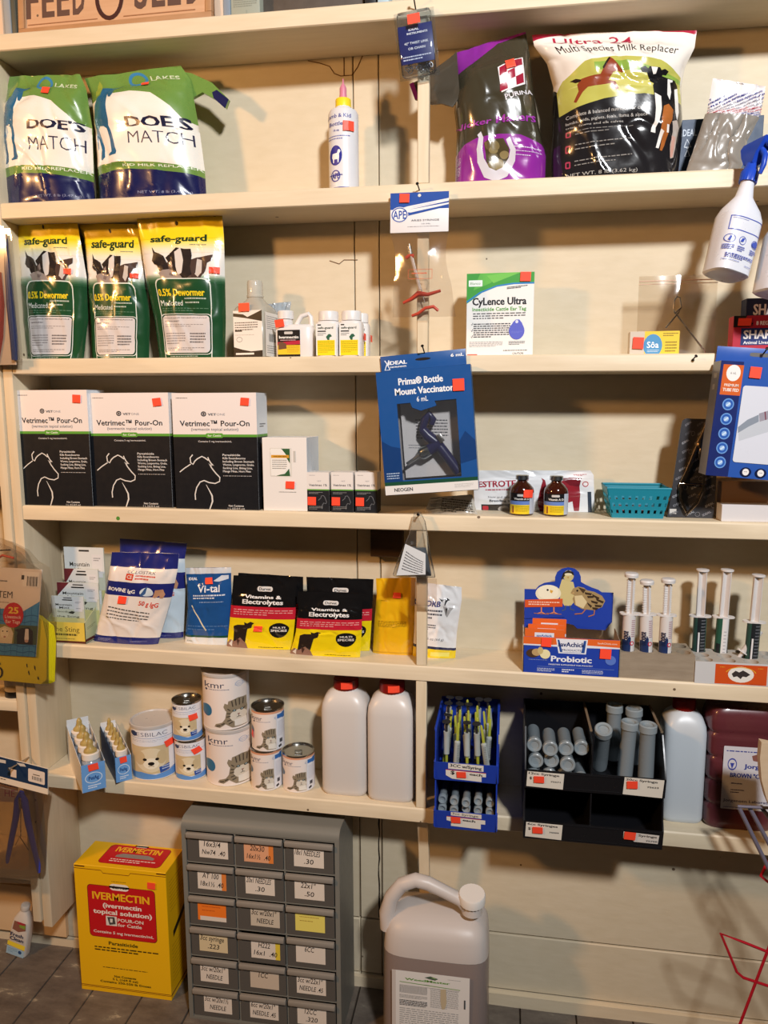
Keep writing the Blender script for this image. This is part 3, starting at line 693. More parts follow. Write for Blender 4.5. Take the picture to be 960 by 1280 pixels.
# ------------------------------------------------------------------ row 2
YEL='f2d21f'; DG='1f4a2b'
def sg_art():
    A = Art(.13,.22)
    A.r(0,0,1,.5,'e9e3da')
    for i in range(9): A.r(-.01,.155+i*.012,1.01,.170+i*.012,['f0d326','f0d63c','f0d952','f1dc68','efdf82','eee19c','ece2b4','ebe3c6','eae3d0'][i])
    A.r(0,0,1,.16,YEL); A.r(.455,.0,.5,.01,YEL)
    A.r(0,.44,1,1,DG)
    for i in range(6): A.r(0,.415+i*.012,1,.428+i*.012,['d5d8cb','b5c0ac','90a48b','67856a','44694b','2d5838'][i])
    A.e(.47,.055,.018,.014,'2a2410')
    A.t('safe-guard', .475, .16, .062, '1f3a22', w=.68, b=.03); A.d(.62,.215,.84,.225,1,'8a8378')
    # cow, horse and pig heads
    H='4b3a33'; H2='2c2422'
    f = lambda P: [((x/3.2-178)/103, (250+y/3.2-271)/175) for x, y in P]
    A.p(f([(675,255),(720,215),(780,235),(800,330),(760,338),(690,335)]), '5a4a42')
    A.p(f([(775,240),(800,232),(826,228),(862,222),(858,240),(842,248),(834,282),(818,322),(792,334),(772,300)]), H); A.p(f([(802,236),(820,240),(820,290),(808,318),(794,300)]), 'c9bdb2')
    A.p(f([(620,195),(632,212),(650,218),(668,226),(684,252),(692,290),(680,330),(662,326),(652,284),(642,258),(628,252),(618,240),(625,218)]), H2)
    A.p(f([(676,232),(700,214),(720,199),(752,204),(778,204),(782,226),(776,262),(782,300),(762,322),(736,328),(714,302),(702,262)]), H2); A.p(f([(714,214),(738,199),(748,240),(742,292),(728,304),(717,262)]), 'd8cfc6')
    A.p(f([(646,290),(662,276),(690,272),(716,286),(736,306),(748,338),(690,342),(658,326)]), '9b8a80'); A.p(f([(690,290),(708,296),(704,312),(690,308)]), '7d6a62'); A.p(f([(690,250),(700,240),(706,262),(698,268)]), '9a8378')
    A.rr(.16,.455,.86,1.05,.08,'dfe3d6'); A.rr(.172,.463,.848,1.05,.08,DG)
    A.t('0.5%', .27, .545, .038, 'f0d326', w=.17, b=.03); A.t('Dewormer', .59, .545, .038, 'f0d326', w=.40, b=.03)
    A.t('Medicated', .345, .605, .032, 'e3e6dc', w=.30); A.d(.53,.575,.8,.62,2,'b9c4b4',.35); A.d(.2,.635,.82,.665,2,'5f8268',.3)
    A.rr(.155,.675,.86,.965,.06,'e2e4dc'); A.rr(.165,.68,.85,.96,.055,'123a20'); A.rr(.18,.69,.832,.95,.05,'d5cdca')
    A.t('CONTAINS FENBENDAZOLE', .5, .715, .012, '4b4444', w=.6, b=.02)
    A.d(.21,.745,.45,.76,1,'4b4444'); A.d(.21,.775,.75,.80,2,'8a8280',.3); A.d(.21,.83,.5,.90,5,'8a8280',.35); A.d(.56,.83,.78,.895,4,'6a6260',.5); A.d(.22,.915,.76,.938,2,'8a8280',.35)
    A.d(.25,.977,.72,.99,1,'c3ccba')
    return A
for k, (rows, lab) in enumerate((([(16,277,96,272),(22,300,100,298),(27,345,108,345),(30,400,110,400),(36,446,104,446)], 'yellow and green dewormer pouch beside the wooden side panel'),
        ([(98,279,178,281),(106,300,184,300),(110,345,184,345),(114,400,187,400),(116,446,186,446)], 'middle yellow and green dewormer pouch of the row of three'),
        ([(171,272,278,269),(176,300,280,298),(182,345,281,345),(194,400,282,400),(200,446,281,446)], 'largest yellow and green dewormer pouch, beside the clear bottle'))):
    bag('dewormer_pouch', lab, 'pouch', rows, [.062,.075,.05][k], .055, 'C', sg_art(), 'e9e3da', .22, 30+k, .0022, .95, .5, group='yellow and green dewormer pouches', back=DG, nu=30, nv=38, stick=[[(.80,.37,.115,.05,2),(.85,.395,.115,.05,4),(.90,.375,.11,.05,1)][k]])

def bottle_set(name, label, cat, x0, x1, ytop, yb, Y, shelf):
    X0, X1, Z1, _ = span(x0, x1, ytop, yb, Y); xc = (X0+X1)/2; z = shz(shelf, xc)
    return xc, z, X1-X0, Z1-z
# clear square bottle
xc, z, w_, h = bottle_set('', '', '', 290, 340, 349, 446, .045, 'C')
t = empty('medicine_bottle', (xc, .072, z), 'clear square shouldered bottle with a white printed label', 'bottle', rot=(0,0,math.radians(-8)))
CLR = mat('cfc8b8', .12, 'frost'); a = w_*.43
g = Geo(); g.sup([(0,a*.94,a*.94,7),(.003,a,a,7),(h*.60,a,a,7),(h*.66,a*.9,a*.9,5),(h*.74,a*.55,a*.55,2.4),(h*.78,a*.45,a*.45,2)], CLR, 40); g.obj('body', t)
g = Geo(); g.lathe([(a*.40,h*.775),(a*.47,h*.79),(a*.47,h*.815),(a*.44,h*.82),(a*.44,h*.97),(a*.40,h)], mat('d8d3c6', .1, 'frost'), 28); g.obj('cap', t)
g = Geo(); A = Art(1, 1.2); A.r(0,0,1,1,'e6dfd6'); A.p([(0,.05),(.35,.08),(.5,.14),(1,.0),(1,.24),(.4,.16),(0,.12)], '1c1a1c'); A.d(.05,.25,.85,.45,4,'4a4440',.4); A.r(.05,.42,.3,.45,'2a2624'); A.d(.05,.52,.8,.54,1,'8a8480',.3); A.ring(.2,.62,.1,.05,.01,'6a6460'); A.p([(0,.78),(.3,.84),(.6,.88),(1,.86),(1,1),(0,1)], '1c1a1c'); A.r(.06,.91,.7,.95,'e6dfd6')
A.into(g, flat(-a*.88, a*.88, .002, h*.60, -a-.0003), .4)
A2 = Art(); A2.r(0,0,1,1,'e6dfd6'); A2.d(.1,.08,.9,.4,7,'8a8480',.4); A2.d(.1,.75,.9,.95,4,'8a8480',.4)
for i in range(14): A2.r(.25+i*.035,.48,.25+i*.035+(.012 if i%3 else .024),.66,'3a3634')
A2.into(g, lambda u, v, o: (a+.0003+o, -a*.88+u*a*1.76, h*.58-v*h*.56), .4)
g.obj('label', t); sticker(t, flat(-a, a, 0, h*.8, -a-.0004), .42, .20, .33, .13)
# small clear packet behind
bag('packet', 'crumpled silvery packet behind the white drench jug', 'packet', [(334,380,364,377),(336,395,362,392),(338,446,360,446)], .118, .02, 'C', Art(), 'aab0b4', .2, 44, .003, .9, .4)
# white drench jug with moulded handle
xc, z, w_, h = bottle_set('', '', '', 342, 389, 385, 446, .04, 'C')
t = empty('drench_jug', (xc, .065, z), 'small white jug with a loop handle and a black and yellow label', 'jug')
WP = mat('ebe7e4', .35, 'hdpe'); a = w_/2; sh_ = h*.66
g = Geo(); g.sup([(0,a*.93,.019,5),(.003,a*.98,.021,5),(sh_*.92,a,.021,5),(sh_,a*.95,.018,4),(sh_+.003,a*.8,.012,3)], WP, 40)
g.tube([(a*.02,0,sh_-.002),(a*.12,0,sh_+.006),(a*.35,0,h*.86),(a*.72,0,h*.9),(a*.84,0,h*.84),(a*.88,0,sh_-.002)], .0055, WP, 10)
g.lathe([(a*.36,sh_-.002),(a*.36,h*.80)], WP, 24, c=(-a*.5,0,0)); g.obj('body', t)
g = Geo(); g.lathe([(a*.42,h*.80),(a*.42,h*.95),(a*.38,h*.97)], WP, 28, c=(-a*.5,0,0)); g.obj('cap', t)
g = Geo(); A = Art(1,1.1); A.r(0,0,1,1,'191617'); A.rr(.3,.06,.68,.16,.04,'c9c3bd'); A.t('Ivermectin', .5, .27, .1, 'f0ece6', w=.86, b=.03); A.d(.12,.37,.88,.43,1,'d9a9ae'); A.p([(0,.46),(1,.40),(1,.54),(0,.58)], 'b3263c'); A.r(0,.57,1,.92,'e3bd2c'); A.p([(.03,.5),(.2,.44),(.38,.52),(.4,.7),(.03,.74)], '6a4a35'); A.d(.42,.6,.95,.88,5,'9a7a1c',.3)
A.into(g, flat(-a*.82, a*.38, .003, sh_*.86, -.0212), .4); g.obj('label', t)
sticker(t, flat(-a, a, 0, h, -.0212), .16, .30, .24, .15, -8)
# small white safeguard bottles
def small_bottle(x0, x1, yt, Y, lab, first):
    xc, z, w_, h = bottle_set('', '', '', x0, x1, yt, 446, Y, 'C')
    t = empty('tablet_bottle', (xc, Y+w_/2, z), lab, 'bottle', 'small white dewormer bottles'); a = w_/2
    g = Geo(); g.sup([(0,a*.95,a*.95,4),(.003,a,a,4),(h*.72,a,a,4),(h*.78,a*.9,a*.9,3),(h*.80,a*.62,a*.62,2)], WP, 32); g.obj('body', t)
    g = Geo(); g.lathe([(a*.66,h*.79),(a*.86,h*.80),(a*.86,h*.96),(a*.80,h)], WP, 28); g.obj('cap', t)
    g = Geo(); A = Art(1,1.35); A.r(0,0,1,1,'e8e5e0'); A.r(.08,.02,.26,.06,'2a2a2a'); A.t('safe-guard', .48, .13, .07, '1e3322', w=.76, b=.03); A.r(.08,.22,.5,.26,'3a3a3a'); A.d(.08,.3,.5,.4,2,'7a7a74'); A.p([(.5,.42),(.62,.33),(.72,.33),(.8,.40),(.68,.44),(.66,.55),(.58,.52)], '2f5e46'); A.r(.06,.52,.94,1,YEL); A.d(.1,.57,.9,.95,6,'9c8418',.3)
    A.into(g, flat(-a*.86, a*.86, .004, h*.72, -a-.0003), .4); g.obj('label', t)
    sticker(t, lambda u, v, o: (a+.0003+o, -a+u*2*a, h-v*h), .6, .55, .5, .15)
    return t
small_bottle(393, 422, 388, .03, 'small white bottle with yellow label beside the drench jug', 1)
small_bottle(422, 451, 387.5, .03, 'second small white yellow-label bottle, near the shelf post', 0)
small_bottle(437, 460, 391, .085, 'small white bottle hidden behind the one near the post', 0)

# --- hanging syringe in a clear bag with printed header
def ape():
    P = W(525, 242, -.004); X0, X1, Z1, Z0 = span(488, 561, 240, 290, -.015); w_ = X1-X0; h = Z1-Z0; xc = (X0+X1)/2
    t = empty('syringe_pack', (xc, -.012, Z1), 'red handled syringe in a clear bag under a blue and white header', 'pack', rot=(0, math.radians(.5), 0))
    g = Geo(); g.box(-w_/2, w_/2, -.0016, .0016, -h, 0, mat('e9e6e6', .35), .0003)
    A = Art(w_, h); B_='2a4fa0'; A.r(0,0,1,.42,B_); A.p([(0,.46),(.3,.34),(1,.17),(1,.24),(.3,.43),(0,.55)], 'e9e6e6'); A.p([(.2,.5),(1,.28),(1,.33),(.2,.58)], B_); A.p([(-.1,.42),(.35,.42),(1.1,.26),(1.1,.3),(.35,.5)],'e9e6e6'); A.p([(.30,.53),(1,.32),(1,.37),(.30,.58)], B_); A.e(.16,.55,.15,.2,'e9e6e6'); A.e(.16,.55,.14,.185,B_); A.e(.16,.55,.122,.16,'e9e6e6'); A.t('APE', .16, .55, .2, B_, w=.23, b=.02)
    A.t('ARIES SYRINGE', .60, .70, .045, '5a5a62', w=.48); A.t('10 ML', .62, .79, .03, '7a7a80', w=.16); A.d(.3,.85,.9,.87,1,'9a9aa0',.5); A.t('ANIMAL HEALTH', .58, .315, .025, 'c8d2ea', w=.4, ang=9); A.e(.5,.08,.028,.04,'d9d6d0')
    fm = flat(-w_/2, w_/2, -h, 0, -.0016); A.into(g, fm, .35); g.obj('header_card', t); sticker(t, fm, .245, .14, .17, .22, 2)
    # the clear pouch
    P0 = W(495, 292, -.014); g = Geo(); CL = mat('f2ece6', .1, 'clear'); L_ = W(525,290,-.014).z-W(525,396,-.014).z; nu, nv = 12, 20; 
    for sg in (-1, 1):
        V = []
        for j in range(nv+1):
            v = j/nv; hw = w_/2*(1-.05*math.sin(PI*v)-.12*math.sin(PI*min(1,v*1.6))+.10*v)
            for i in range(nu+1):
                u = i/nu*2-1; th = .013*math.sin(PI*min(1,v*1.15+.02))*(1-u*u)+.0015*noise.noise(Vector((u*3,v*6,sg*3)))
                V.append((u*hw+.012*v, sg*max(.0003,th)-.0, -h-v*L_))
        g.add(V, [(j*(nu+1)+i,j*(nu+1)+i+1,(j+1)*(nu+1)+i+1,(j+1)*(nu+1)+i) for j in range(nv) for i in range(nu)], CL)
    g.obj('clear_bag', t, 60)
    R_ = mat('b5432f', .35); SV = mat('c4c2c0', .2, 'metal'); loc = lambda x, y, q=0: W(x, y, -.012)-t.location+Vector((0,q,0))
    g = Geo(); a = loc(512,308); b_ = loc(532,378)
    g.tube([a, loc(514,318)], .0045, SV, 12); g.tube([loc(514,318), loc(526,362)], .0032, mat('d8c8bc', .1, 'frost'), 12); g.tube([loc(512,305), b_], .0012, SV, 8); g.obj('barrel', t)
    g = Geo(); g.tube([loc(505,379), loc(515,374), loc(524,367), loc(536,368), loc(552,363)], [.003,.004,.0065,.004,.003], R_, 10); g.obj('finger_grip', t); g = Geo(); g.tube([loc(508,323),loc(513,319),loc(518,320)], .004, R_, 10); g.obj('finger_grip', t); g = Geo(); g.tube([loc(516,395), loc(524,392), loc(533,385), loc(543,383), loc(549,388)], [.003,.0035,.0035,.0035,.003], R_, 10); g.obj('handle', t)
    g = Geo(); A = Art(1,1); A.ring(.5,.5,.0,.0,.0,'c96a4a'); 
    x0, x1 = loc(512,342).x, loc(542,342).x; z1, z0 = loc(525,338).z, loc(525,350).z
    for q in ((x0,x1,z1-.0008,z1),(x0,x1,z0,z0+.0008),(x0,x0+.0008,z0,z1),(x1-.0008,x1,z0,z1)): g.box(q[0],q[1],-.0145,-.014,q[2],q[3],mat('c9613f',.4))
    A = Art(x1-x0,z1-z0); A.d(.15,.35,.85,.65,1,'c9613f'); A.into(g, flat(x0,x1,z0,z1,-.0142)); g.obj('printed_frame', t)
    n = W(523, 240, -.003); nail((n.x+.002,.004,n.z+.004), (n.x,-.022,n.z+.011), 'dark nail in the shelf edge above the blue and white header')
ape()
# --- ear tag carton
A = Art(.16,.19); GR='3f9a3c'
A.p([(0,0),(1,0),(1,.13),(.8,.12),(.5,.15),(.25,.22),(0,.36)], GR); A.p([(.2,0),(.6,0),(.35,.12),(.1,.2)], '5fb348'); A.p([(.3,.03),(.6,0),(.8,0),(.4,.12)], '6fbe50'); A.l([(0,.34),(.2,.23),(.45,.155),(.7,.13),(1,.13)], .022, '2f7fc0'); A.rr(.03,.08,.235,.155,.01,'eef0ea',); A.t('Elanco', .13, .118, .03, '5a8f4a', w=.15, sh=.2)
A.t('CyLence Ultra', .49, .335, .085, '17161a', w=.80, b=.04); A.t('Insecticide Cattle Ear Tag', .49, .428, .042, '4f9e3c', w=.80, b=.02)
A.d(.1,.475,.88,.56,3,'55555a',.4); A.d(.11,.60,.66,.78,7,'4a4a50',.45); 
for i in range(3): A.l([(.075,.605+i*.075),(.085,.62+i*.075),(.1,.59+i*.075)], .008, '4a4a50')
A.e(.755,.695,.115,.105,'5a62c4'); A.p([(.66,.65),(.70,.59),(.74,.56),(.79,.56),(.83,.60),(.86,.66)], '5a62c4'); A.e(.755,.585,.022,.02,'d6d8ea'); A.d(.67,.70,.84,.73,2,'7a82d4',.3)
A.d(.64,.82,.88,.87,3,'6a6a70',.4); A.d(.05,.82,.55,.89,4,'9a9aa0',.25); A.d(.56,.925,.96,.94,1,'3a3a40'); A.t('CAUTION', .78, .965, .022, '3a3a40', w=.16); A.r(.02,.97,.17,1,ORANGE); A.d(.6,.17,.9,.2,2,'3a3a44',.5,ang=4)
carton('ear_tag_box', 'white and green insecticide ear tag box with a blue drop tag', 'box', 583, 667, 341, 447, .05, .035, 'C', A, base='e9e7e3', stick=[(.87,.055,.155,.11,2)])

# --- zip bag with bent wire and its card
def zipbag():
    P = [W(x,y,.07) for x,y in ((799,346),(898,338),(898,446),(793,446))]; z = shz('C', P[3].x)
    t = empty('zip_bag', ((P[2].x+P[3].x)/2, .07, z), 'clear zip bag holding a bent steel wire holder', 'bag')
    o = t.location; g = Geo(); CL = mat('efe6da', .1, 'clear'); nu, nv = 14, 14
    x0, x1, zt = P[0].x-o.x, P[1].x-o.x, P[0].z-z
    for sg in (-1,1):
        V = []
        for j in range(nv+1):
            for i in range(nu+1):
                u = i/nu; v = j/nv; th = .012*math.sin(PI*u)*math.sin(PI*min(1,v*.85))+.0012+.0016*noise.noise(Vector((u*5,v*5,sg*2)))
                V.append((x0+(x1-x0)*u, sg*max(.0004,th), zt*(1-v)+.0005))
        g.add(V, [(j*(nu+1)+i,j*(nu+1)+i+1,(j+1)*(nu+1)+i+1,(j+1)*(nu+1)+i) for j in range(nv) for i in range(nu)], CL)
    g.obj('clear_bag', t, 60)
    g = Geo(); g.tube([(x0,-.002,zt*.94),(x1,-.002,zt*.94)], .0012, mat('d8b49c',.3), 6); g.tube([(x0,-.002,zt*.90),(x1,-.002,zt*.90)], .0008, mat('d8b49c',.3), 6); g.obj('zip_strip', t)
    L_ = lambda x, y: W(x,y,.068)-o
    g = Geo(); g.tube([L_(832,410),L_(848,391),L_(852,384),L_(843,392),L_(842,386),L_(843,375),L_(846,371),L_(850,372),L_(852,383)], .0018, mat('b5aea6',.25,'metal'), 8)
    g.tube([L_(842,388),L_(848,396),L_(864,417),L_(880,438),L_(881,441)], .002, mat('b5aea6',.25,'metal'), 8); 
    for q in ((839,370),(853,385)): pass
    g.obj('wire_holder', t)
zipbag()
A = Art(.12,.06); A.r(.30,0,1,1,'eac93a'); A.e(.47,.62,.19,.5,'4f93c4'); A.t('S\u00f4a', .47, .58, .26, 'f2f4f4', w=.24, b=.02); A.d(.36,.8,.6,.92,2,'d6e2ea',.4); A.d(.67,.08,.97,.26,2,'8a7420',.5); A.d(.72,.45,.95,.95,4,'8a7420',.45)
o, fm, wh = carton('carton', 'small yellow carton with a blue disc in front of zip bag', 'box', 787, 849, 414, 447, .03, .025, 'C', A, base='cfc2b0', stick=[(.17,.5,.22,.5,3)])
# --- boxes of replacement sharps
def sharps(x0, x1, yt, Y, lab, art, base, st):
    return carton('sharps_box', lab, 'box', x0, x1, yt, 447, Y, .035, 'C', art, base=base, stick=st)
A = Art(.16,.1); A.p([(0,.30),(1.1,.14),(1.1,.64),(0,.80)], '1d2f6b'); A.p([(0,.28),(1.1,.10),(1.1,.14),(0,.32)], 'd8d2d2'); A.t('SHARPS', .42, .42, .2, 'f2eeee', w=.6, b=.04); A.t('Animal Lice', .4, .68, .09, 'f2eeee', w=.6, b=.02)
A = Art(.16,.1); RD='b3243a'
A.p([(0,0),(.2,0),(.16,.12),(.3,.2),(.24,.3),(0,.3)], '1b1a1d'); A.r(.12,.33,1,.78,'1d2f6b'); A.t('8 REGULAR', .52, .2, .1, 'f2eeee', w=.36, b=.03); A.t('SHARPS', .45, .5, .22, 'f2eeee', w=.58, b=.04); A.t('Animal Livestock', .42, .71, .08, 'f2eeee', w=.52, b=.02)
B = Art(.16,.14); B.t('SHARPS', .42, .2, .18, 'e6e4e8', w=.6, b=.04); B.t('Animal Livestock', .45, .42, .1, 'd6d4d8', w=.62, b=.02)
sharps(931, 1010, 372, .06, 'navy sharps box behind the red sharps box', B, '1c2547', [])
sharps(916, 1000, 394, .018, 'red and blue sharps box beneath the hanging spray bottles', A, RD, [(.16,.17,.2,.2,2)])

# --- spray bottles hung by their triggers
def spray(loc, lab, rot):
    t = empty('spray_bottle', loc, lab, 'spray bottle', 'spray bottles hanging from the shelf', rot=rot)
    FR = mat('e6e6ec', .3, 'hdpe'); BL = mat('1f45b4', .35); k = 1.0
    # origin under the cap, bottle hangs below (z down)
    g = Geo(); prof = [(-.185,.034,.030,3.2),(-.182,.0375,.034,3.2),(-.12,.0385,.035,3.2),(-.078,.0385,.035,3.2),(-.074,.0375,.034,3),(-.062,.034,.031,2.6),(-.035,.0165,.016,2),(-.012,.0125,.0125,2),(0,.0125,.0125,2)]
    g.sup(prof, FR, 44)
    def sf(u, v):
        z_ = -.078-v*.104; a_ = math.asin(max(-.97,min(.97,2*u-1))); ca, sa = math.sin(a_), -math.cos(a_)
        kk = (abs(ca)**3.2+abs(sa)**3.2)**(-1/3.2)
        return Vector((.0387*kk*ca, .0352*kk*sa, z_))
    A = Art(.077,.104); B_='3a4fae'
    for q in ((.1,.06,.86,.075),(.1,.30,.86,.315)): A.r(*q, B_)
    A.r(.1,.06,.112,.315,B_); A.r(.848,.06,.86,.315,B_); A.d(.14,.1,.5,.115,1,B_)
    for u in (.16,.42,.76): A.ring(u,.47,.085,.07,.012,B_)
    A.p([(.13,.5),(.16,.42),(.19,.44),(.17,.52)], B_); A.p([(.36,.5),(.40,.43),(.47,.42),(.44,.49)], B_); A.e(.76,.47,.075,.05,B_); A.e(.79,.44,.05,.04,B_)
    for u in (.16,.42,.76): A.d(u-.09,.58,u+.1,.68,3,B_,.5,seed=int(u*9))
    A.d(.14,.73,.8,.82,3,B_,.45); A.d(.1,.84,.5,.86,1,B_); A.d(.62,.88,.8,.9,1,B_)
    A.into(g, curved(sf), .4, 'paper', 20, 4); g.obj('body', t)
    g = Geo(); n = 40
    g.loft([[((.0165 if j%2 else .0158)*q*math.cos(2*PI*j/n), (.0165 if j%2 else .0158)*q*math.sin(2*PI*j/n), z_) for j in range(n)] for z_, q in ((-.006,1),(.013,1),(.016,.85),(.03,.62))], BL); g.obj('collar', t)
    g = Geo(); g.loft([[(x+.0,y,z_) for x, y in ((-hw,-d0),(hw,-d0),(hw,d1),(-hw,d1))] for z_, hw, d0, d1 in ((.028,.009,.010,.012),(.045,.0105,.016,.022),(.062,.0115,.03,.028),(.070,.010,.034,.024),(.073,.006,.03,.018))], BL)
    g.lathe([(.005,0),(.005,.014),(.0035,.016)], BL, 14, M=Matrix.Translation((0,-.03,.058))@Matrix.Rotation(PI/2,4,'X')); g.obj('spray_head', t)
    g = Geo(); g.tube([(0,-.02,.05),(0,-.031,.036),(0,-.033,.018),(0,-.029,.002)], [.006,.0055,.005,.0035], BL, 10); g.obj('trigger', t)
    return t
c = W(932, 228, -.03)
sp = spray((c.x, -.046, c.z), 'white spray bottle with blue trigger head, hanging whole in view', (math.radians(-2), math.radians(14), math.radians(24)))
c = W(992, 250, -.03)
dup(sp, (c.x, -.046, c.z-.0), (math.radians(-2), math.radians(12), math.radians(24)), 'white spray bottle hanging half out of the photo at right edge')
# ------------------------------------------------------------------ row 3
def vet_art(w_, h):
    A = Art(w_, h); PK='e9dfda'; BK='15171c'; GN='5c9c37'
    A.r(0,0,1,.36,PK); A.r(0,.36,1,1,BK); A.r(0,.352,1,.374,GN); A.rr(.39,.342,.60,.382,.02,GN); A.t('for Cattle', .495, .362, .016, 'e6ecd8', w=.16, b=.02)
    A.ring(.375,.178,.026,.017,.013,'35343a'); A.r(.36,.174,.39,.182,'35343a'); A.r(.369,.168,.381,.188,'35343a'); A.t('VET', .475, .182, .018, '55545a', w=.10, b=.03); A.t('ONE', .58, .182, .018, '9a979b', w=.10)
    A.t('Vetrimec\u2122 Pour-On', .50, .258, .045, '25242b', w=.83, b=.018); A.t('(ivermectin topical solution)', .5, .308, .024, '6a6468', w=.56)
    A.d(.05,.04,.2,.05,1,'4a464a'); A.t('Contains 5 mg ivermectin/mL', .5, .412, .014, 'cfcac6', w=.40, b=.02)
    for i, s in enumerate(('Parasiticide','Kills Roundworms','Including Brown Stomach','Worms, Lungworms, Grubs,','Sucking Lice, Biting Lice,','Mange Mites, Horn Flies')):
        A.t(s, .585, .527+i*.028, .017, 'dcd7d2', w=(.21,.27,.37,.37,.35,.33)[i], al='l', b=.02)
    A.d(.585,.705,.97,.715,1,'b9b4b0')
    f = lambda P: [((x-85)/365,(y-105)/575) for x, y in P]; C='ded9d2'
    A.l(f([(108,495),(130,475),(158,455)]), .012, C); A.l(f([(168,408),(156,424),(158,448),(168,456),(176,440),(188,428),(208,416),(222,424),(236,436)]), .013, C)
    A.l(f([(234,420),(238,432),(246,448),(258,462),(246,458),(238,448),(250,474),(266,498),(284,520),(282,540),(262,550),(236,546),(214,536),(196,544),(180,572),(172,606),(173,634)]), .013, C); A.l(f([(222,556),(236,586),(247,612),(248,640),(240,664),(234,682)]), [.004,.012,.018,.018,.014,.01], C)
    A.t('Net Contents', .73, .966, .016, 'dcd7d2', w=.18, b=.02); A.t('1 L (33.8 fl oz)', .73, .99, .014, 'dcd7d2', w=.2)
    return A
def vet_side(w_, h):
    A = Art(w_, h); A.r(0,0,1,.36,'dfe3e8'); A.r(0,.36,1,1,'15171c'); A.r(0,.352,1,.374,'5c9c37'); A.d(.25,.26,.8,.30,2,'4a4a52',.5)  # pale blue upper part: cool light on this side put into its colour
    for i in range(5): A.r(.3,.40+i*.11,.62,.46+i*.11,'4a4c52')
    return A
for x0, x1, yt, Y, dp, lab, st in ((22.5,112.5,487.5,.012,.075,'black and white cattle pour-on box touching the wooden side panel',(.865,.075,.11,.068,3)),
        (114.5,213,491,.02,.072,'middle black and white cattle pour-on box of three',(.865,.08,.105,.068,-7)),
        (217.5,322,491,.012,.074,'black and white cattle pour-on box next to the plain white boxes',(.87,.075,.1,.064,5))):
    X0, X1, Z1, Z0 = span(x0, x1, yt, 637, Y)
    carton('pour_on_box', lab, 'box', x0, x1, yt, 637, Y, dp, 'D', vet_art(X1-X0, Z1-Z0), vet_side(dp, Z1-Z0), base='dfe0e2', rough=.4, group='large cattle pour-on boxes', stick=[st])
A = Art(.1,.17); A.rr(.17,.14,.66,.53,.02,'d9d4ca'); A.rr(.19,.15,.62,.52,.015,'ebe7e0'); A.p([(.42,.15),(.62,.15),(.62,.35)], '2c5a33'); A.p([(.17,.17),(.44,.155),(.56,.25),(.2,.24)], 'ebe7e0'); A.r(.2,.235,.6,.275,'d89a2c'); A.t('VALBAZEN', .4, .255, .014, '4a3a14', w=.3, b=.03); A.d(.22,.3,.55,.44,5,'8a857c',.35); A.p([(.25,.52),(.5,.49),(.6,.42),(.62,.52)], '2c5a33'); A.p([(.19,.515),(.45,.47),(.58,.40),(.58,.42),(.46,.49),(.3,.52)], 'ebe7e0')
A.r(.7,.18,.75,.33,'c4bfb6'); A.d(.36,.735,.8,.75,1,'7a756c')
for k, (dx, lab) in enumerate(((0,'front plain white box with a small green cornered label'),(5.5,'white box right behind the front plain white box'),(9.5,'rearmost plain white box, only its edge showing'))):
    carton('white_box', lab, 'box', 328.5+dx, 384+dx, 547-k*.6, 640, .012+k*.040, .038, 'D', A, Art().r(0,0,1,1,'c9d0d8'), base='e8e2dc', group='plain white boxes stood one behind another', stick=[(.62,.64,.2,.1,2)] if k == 0 else [])  # bluish side face of a white box carries the cool light in its colour
def vs_art(w_, h):
    A = Art(w_, h); A.r(0,0,1,.44,'e5ddd6'); A.r(0,.44,1,1,'191b20'); A.r(0,.425,1,.455,'5c9c37'); A.d(.1,.07,.4,.09,1,'7a7478'); A.t('VET', .55, .22, .03, '8a858a', w=.2); A.t('Vetrimec 1%', .5, .32, .055, '3a383e', w=.82, b=.02)
    A.d(.08,.5,.7,.56,2,'8f8d8c',.4); f = lambda P: [(.5+(x-85)/520,.56+(y-400)/640) for x, y in P]
    A.l(f([(85,495),(150,455),(156,424),(205,415),(240,440),(284,520),(262,550),(214,536),(180,572),(172,634)]), .022, '77777a'); A.d(.08,.86,.7,.96,3,'8f8d8c',.35)
    return A
for k, (x0, x1, lab) in enumerate(((384,411.5,'small black and white injectable box touching the plain white box'),(414,441.5,'middle small black and white injectable box'),(444,471.5,'small black and white injectable box nearest the hanging blue box'))):
    X0, X1, Z1, Z0 = span(x0, x1, 590.5, 642, .012)
    carton('injectable_box', lab, 'box', x0, x1, 590.5, 642, .012, .045, 'D', vs_art(X1-X0, Z1-Z0), Art().r(0,0,1,.44,'d9d4cf').r(0,.44,1,1,'191b20'), base='dcd6d0', group='small injectable boxes', stick=[(.22,.725,.38,.21,1)])

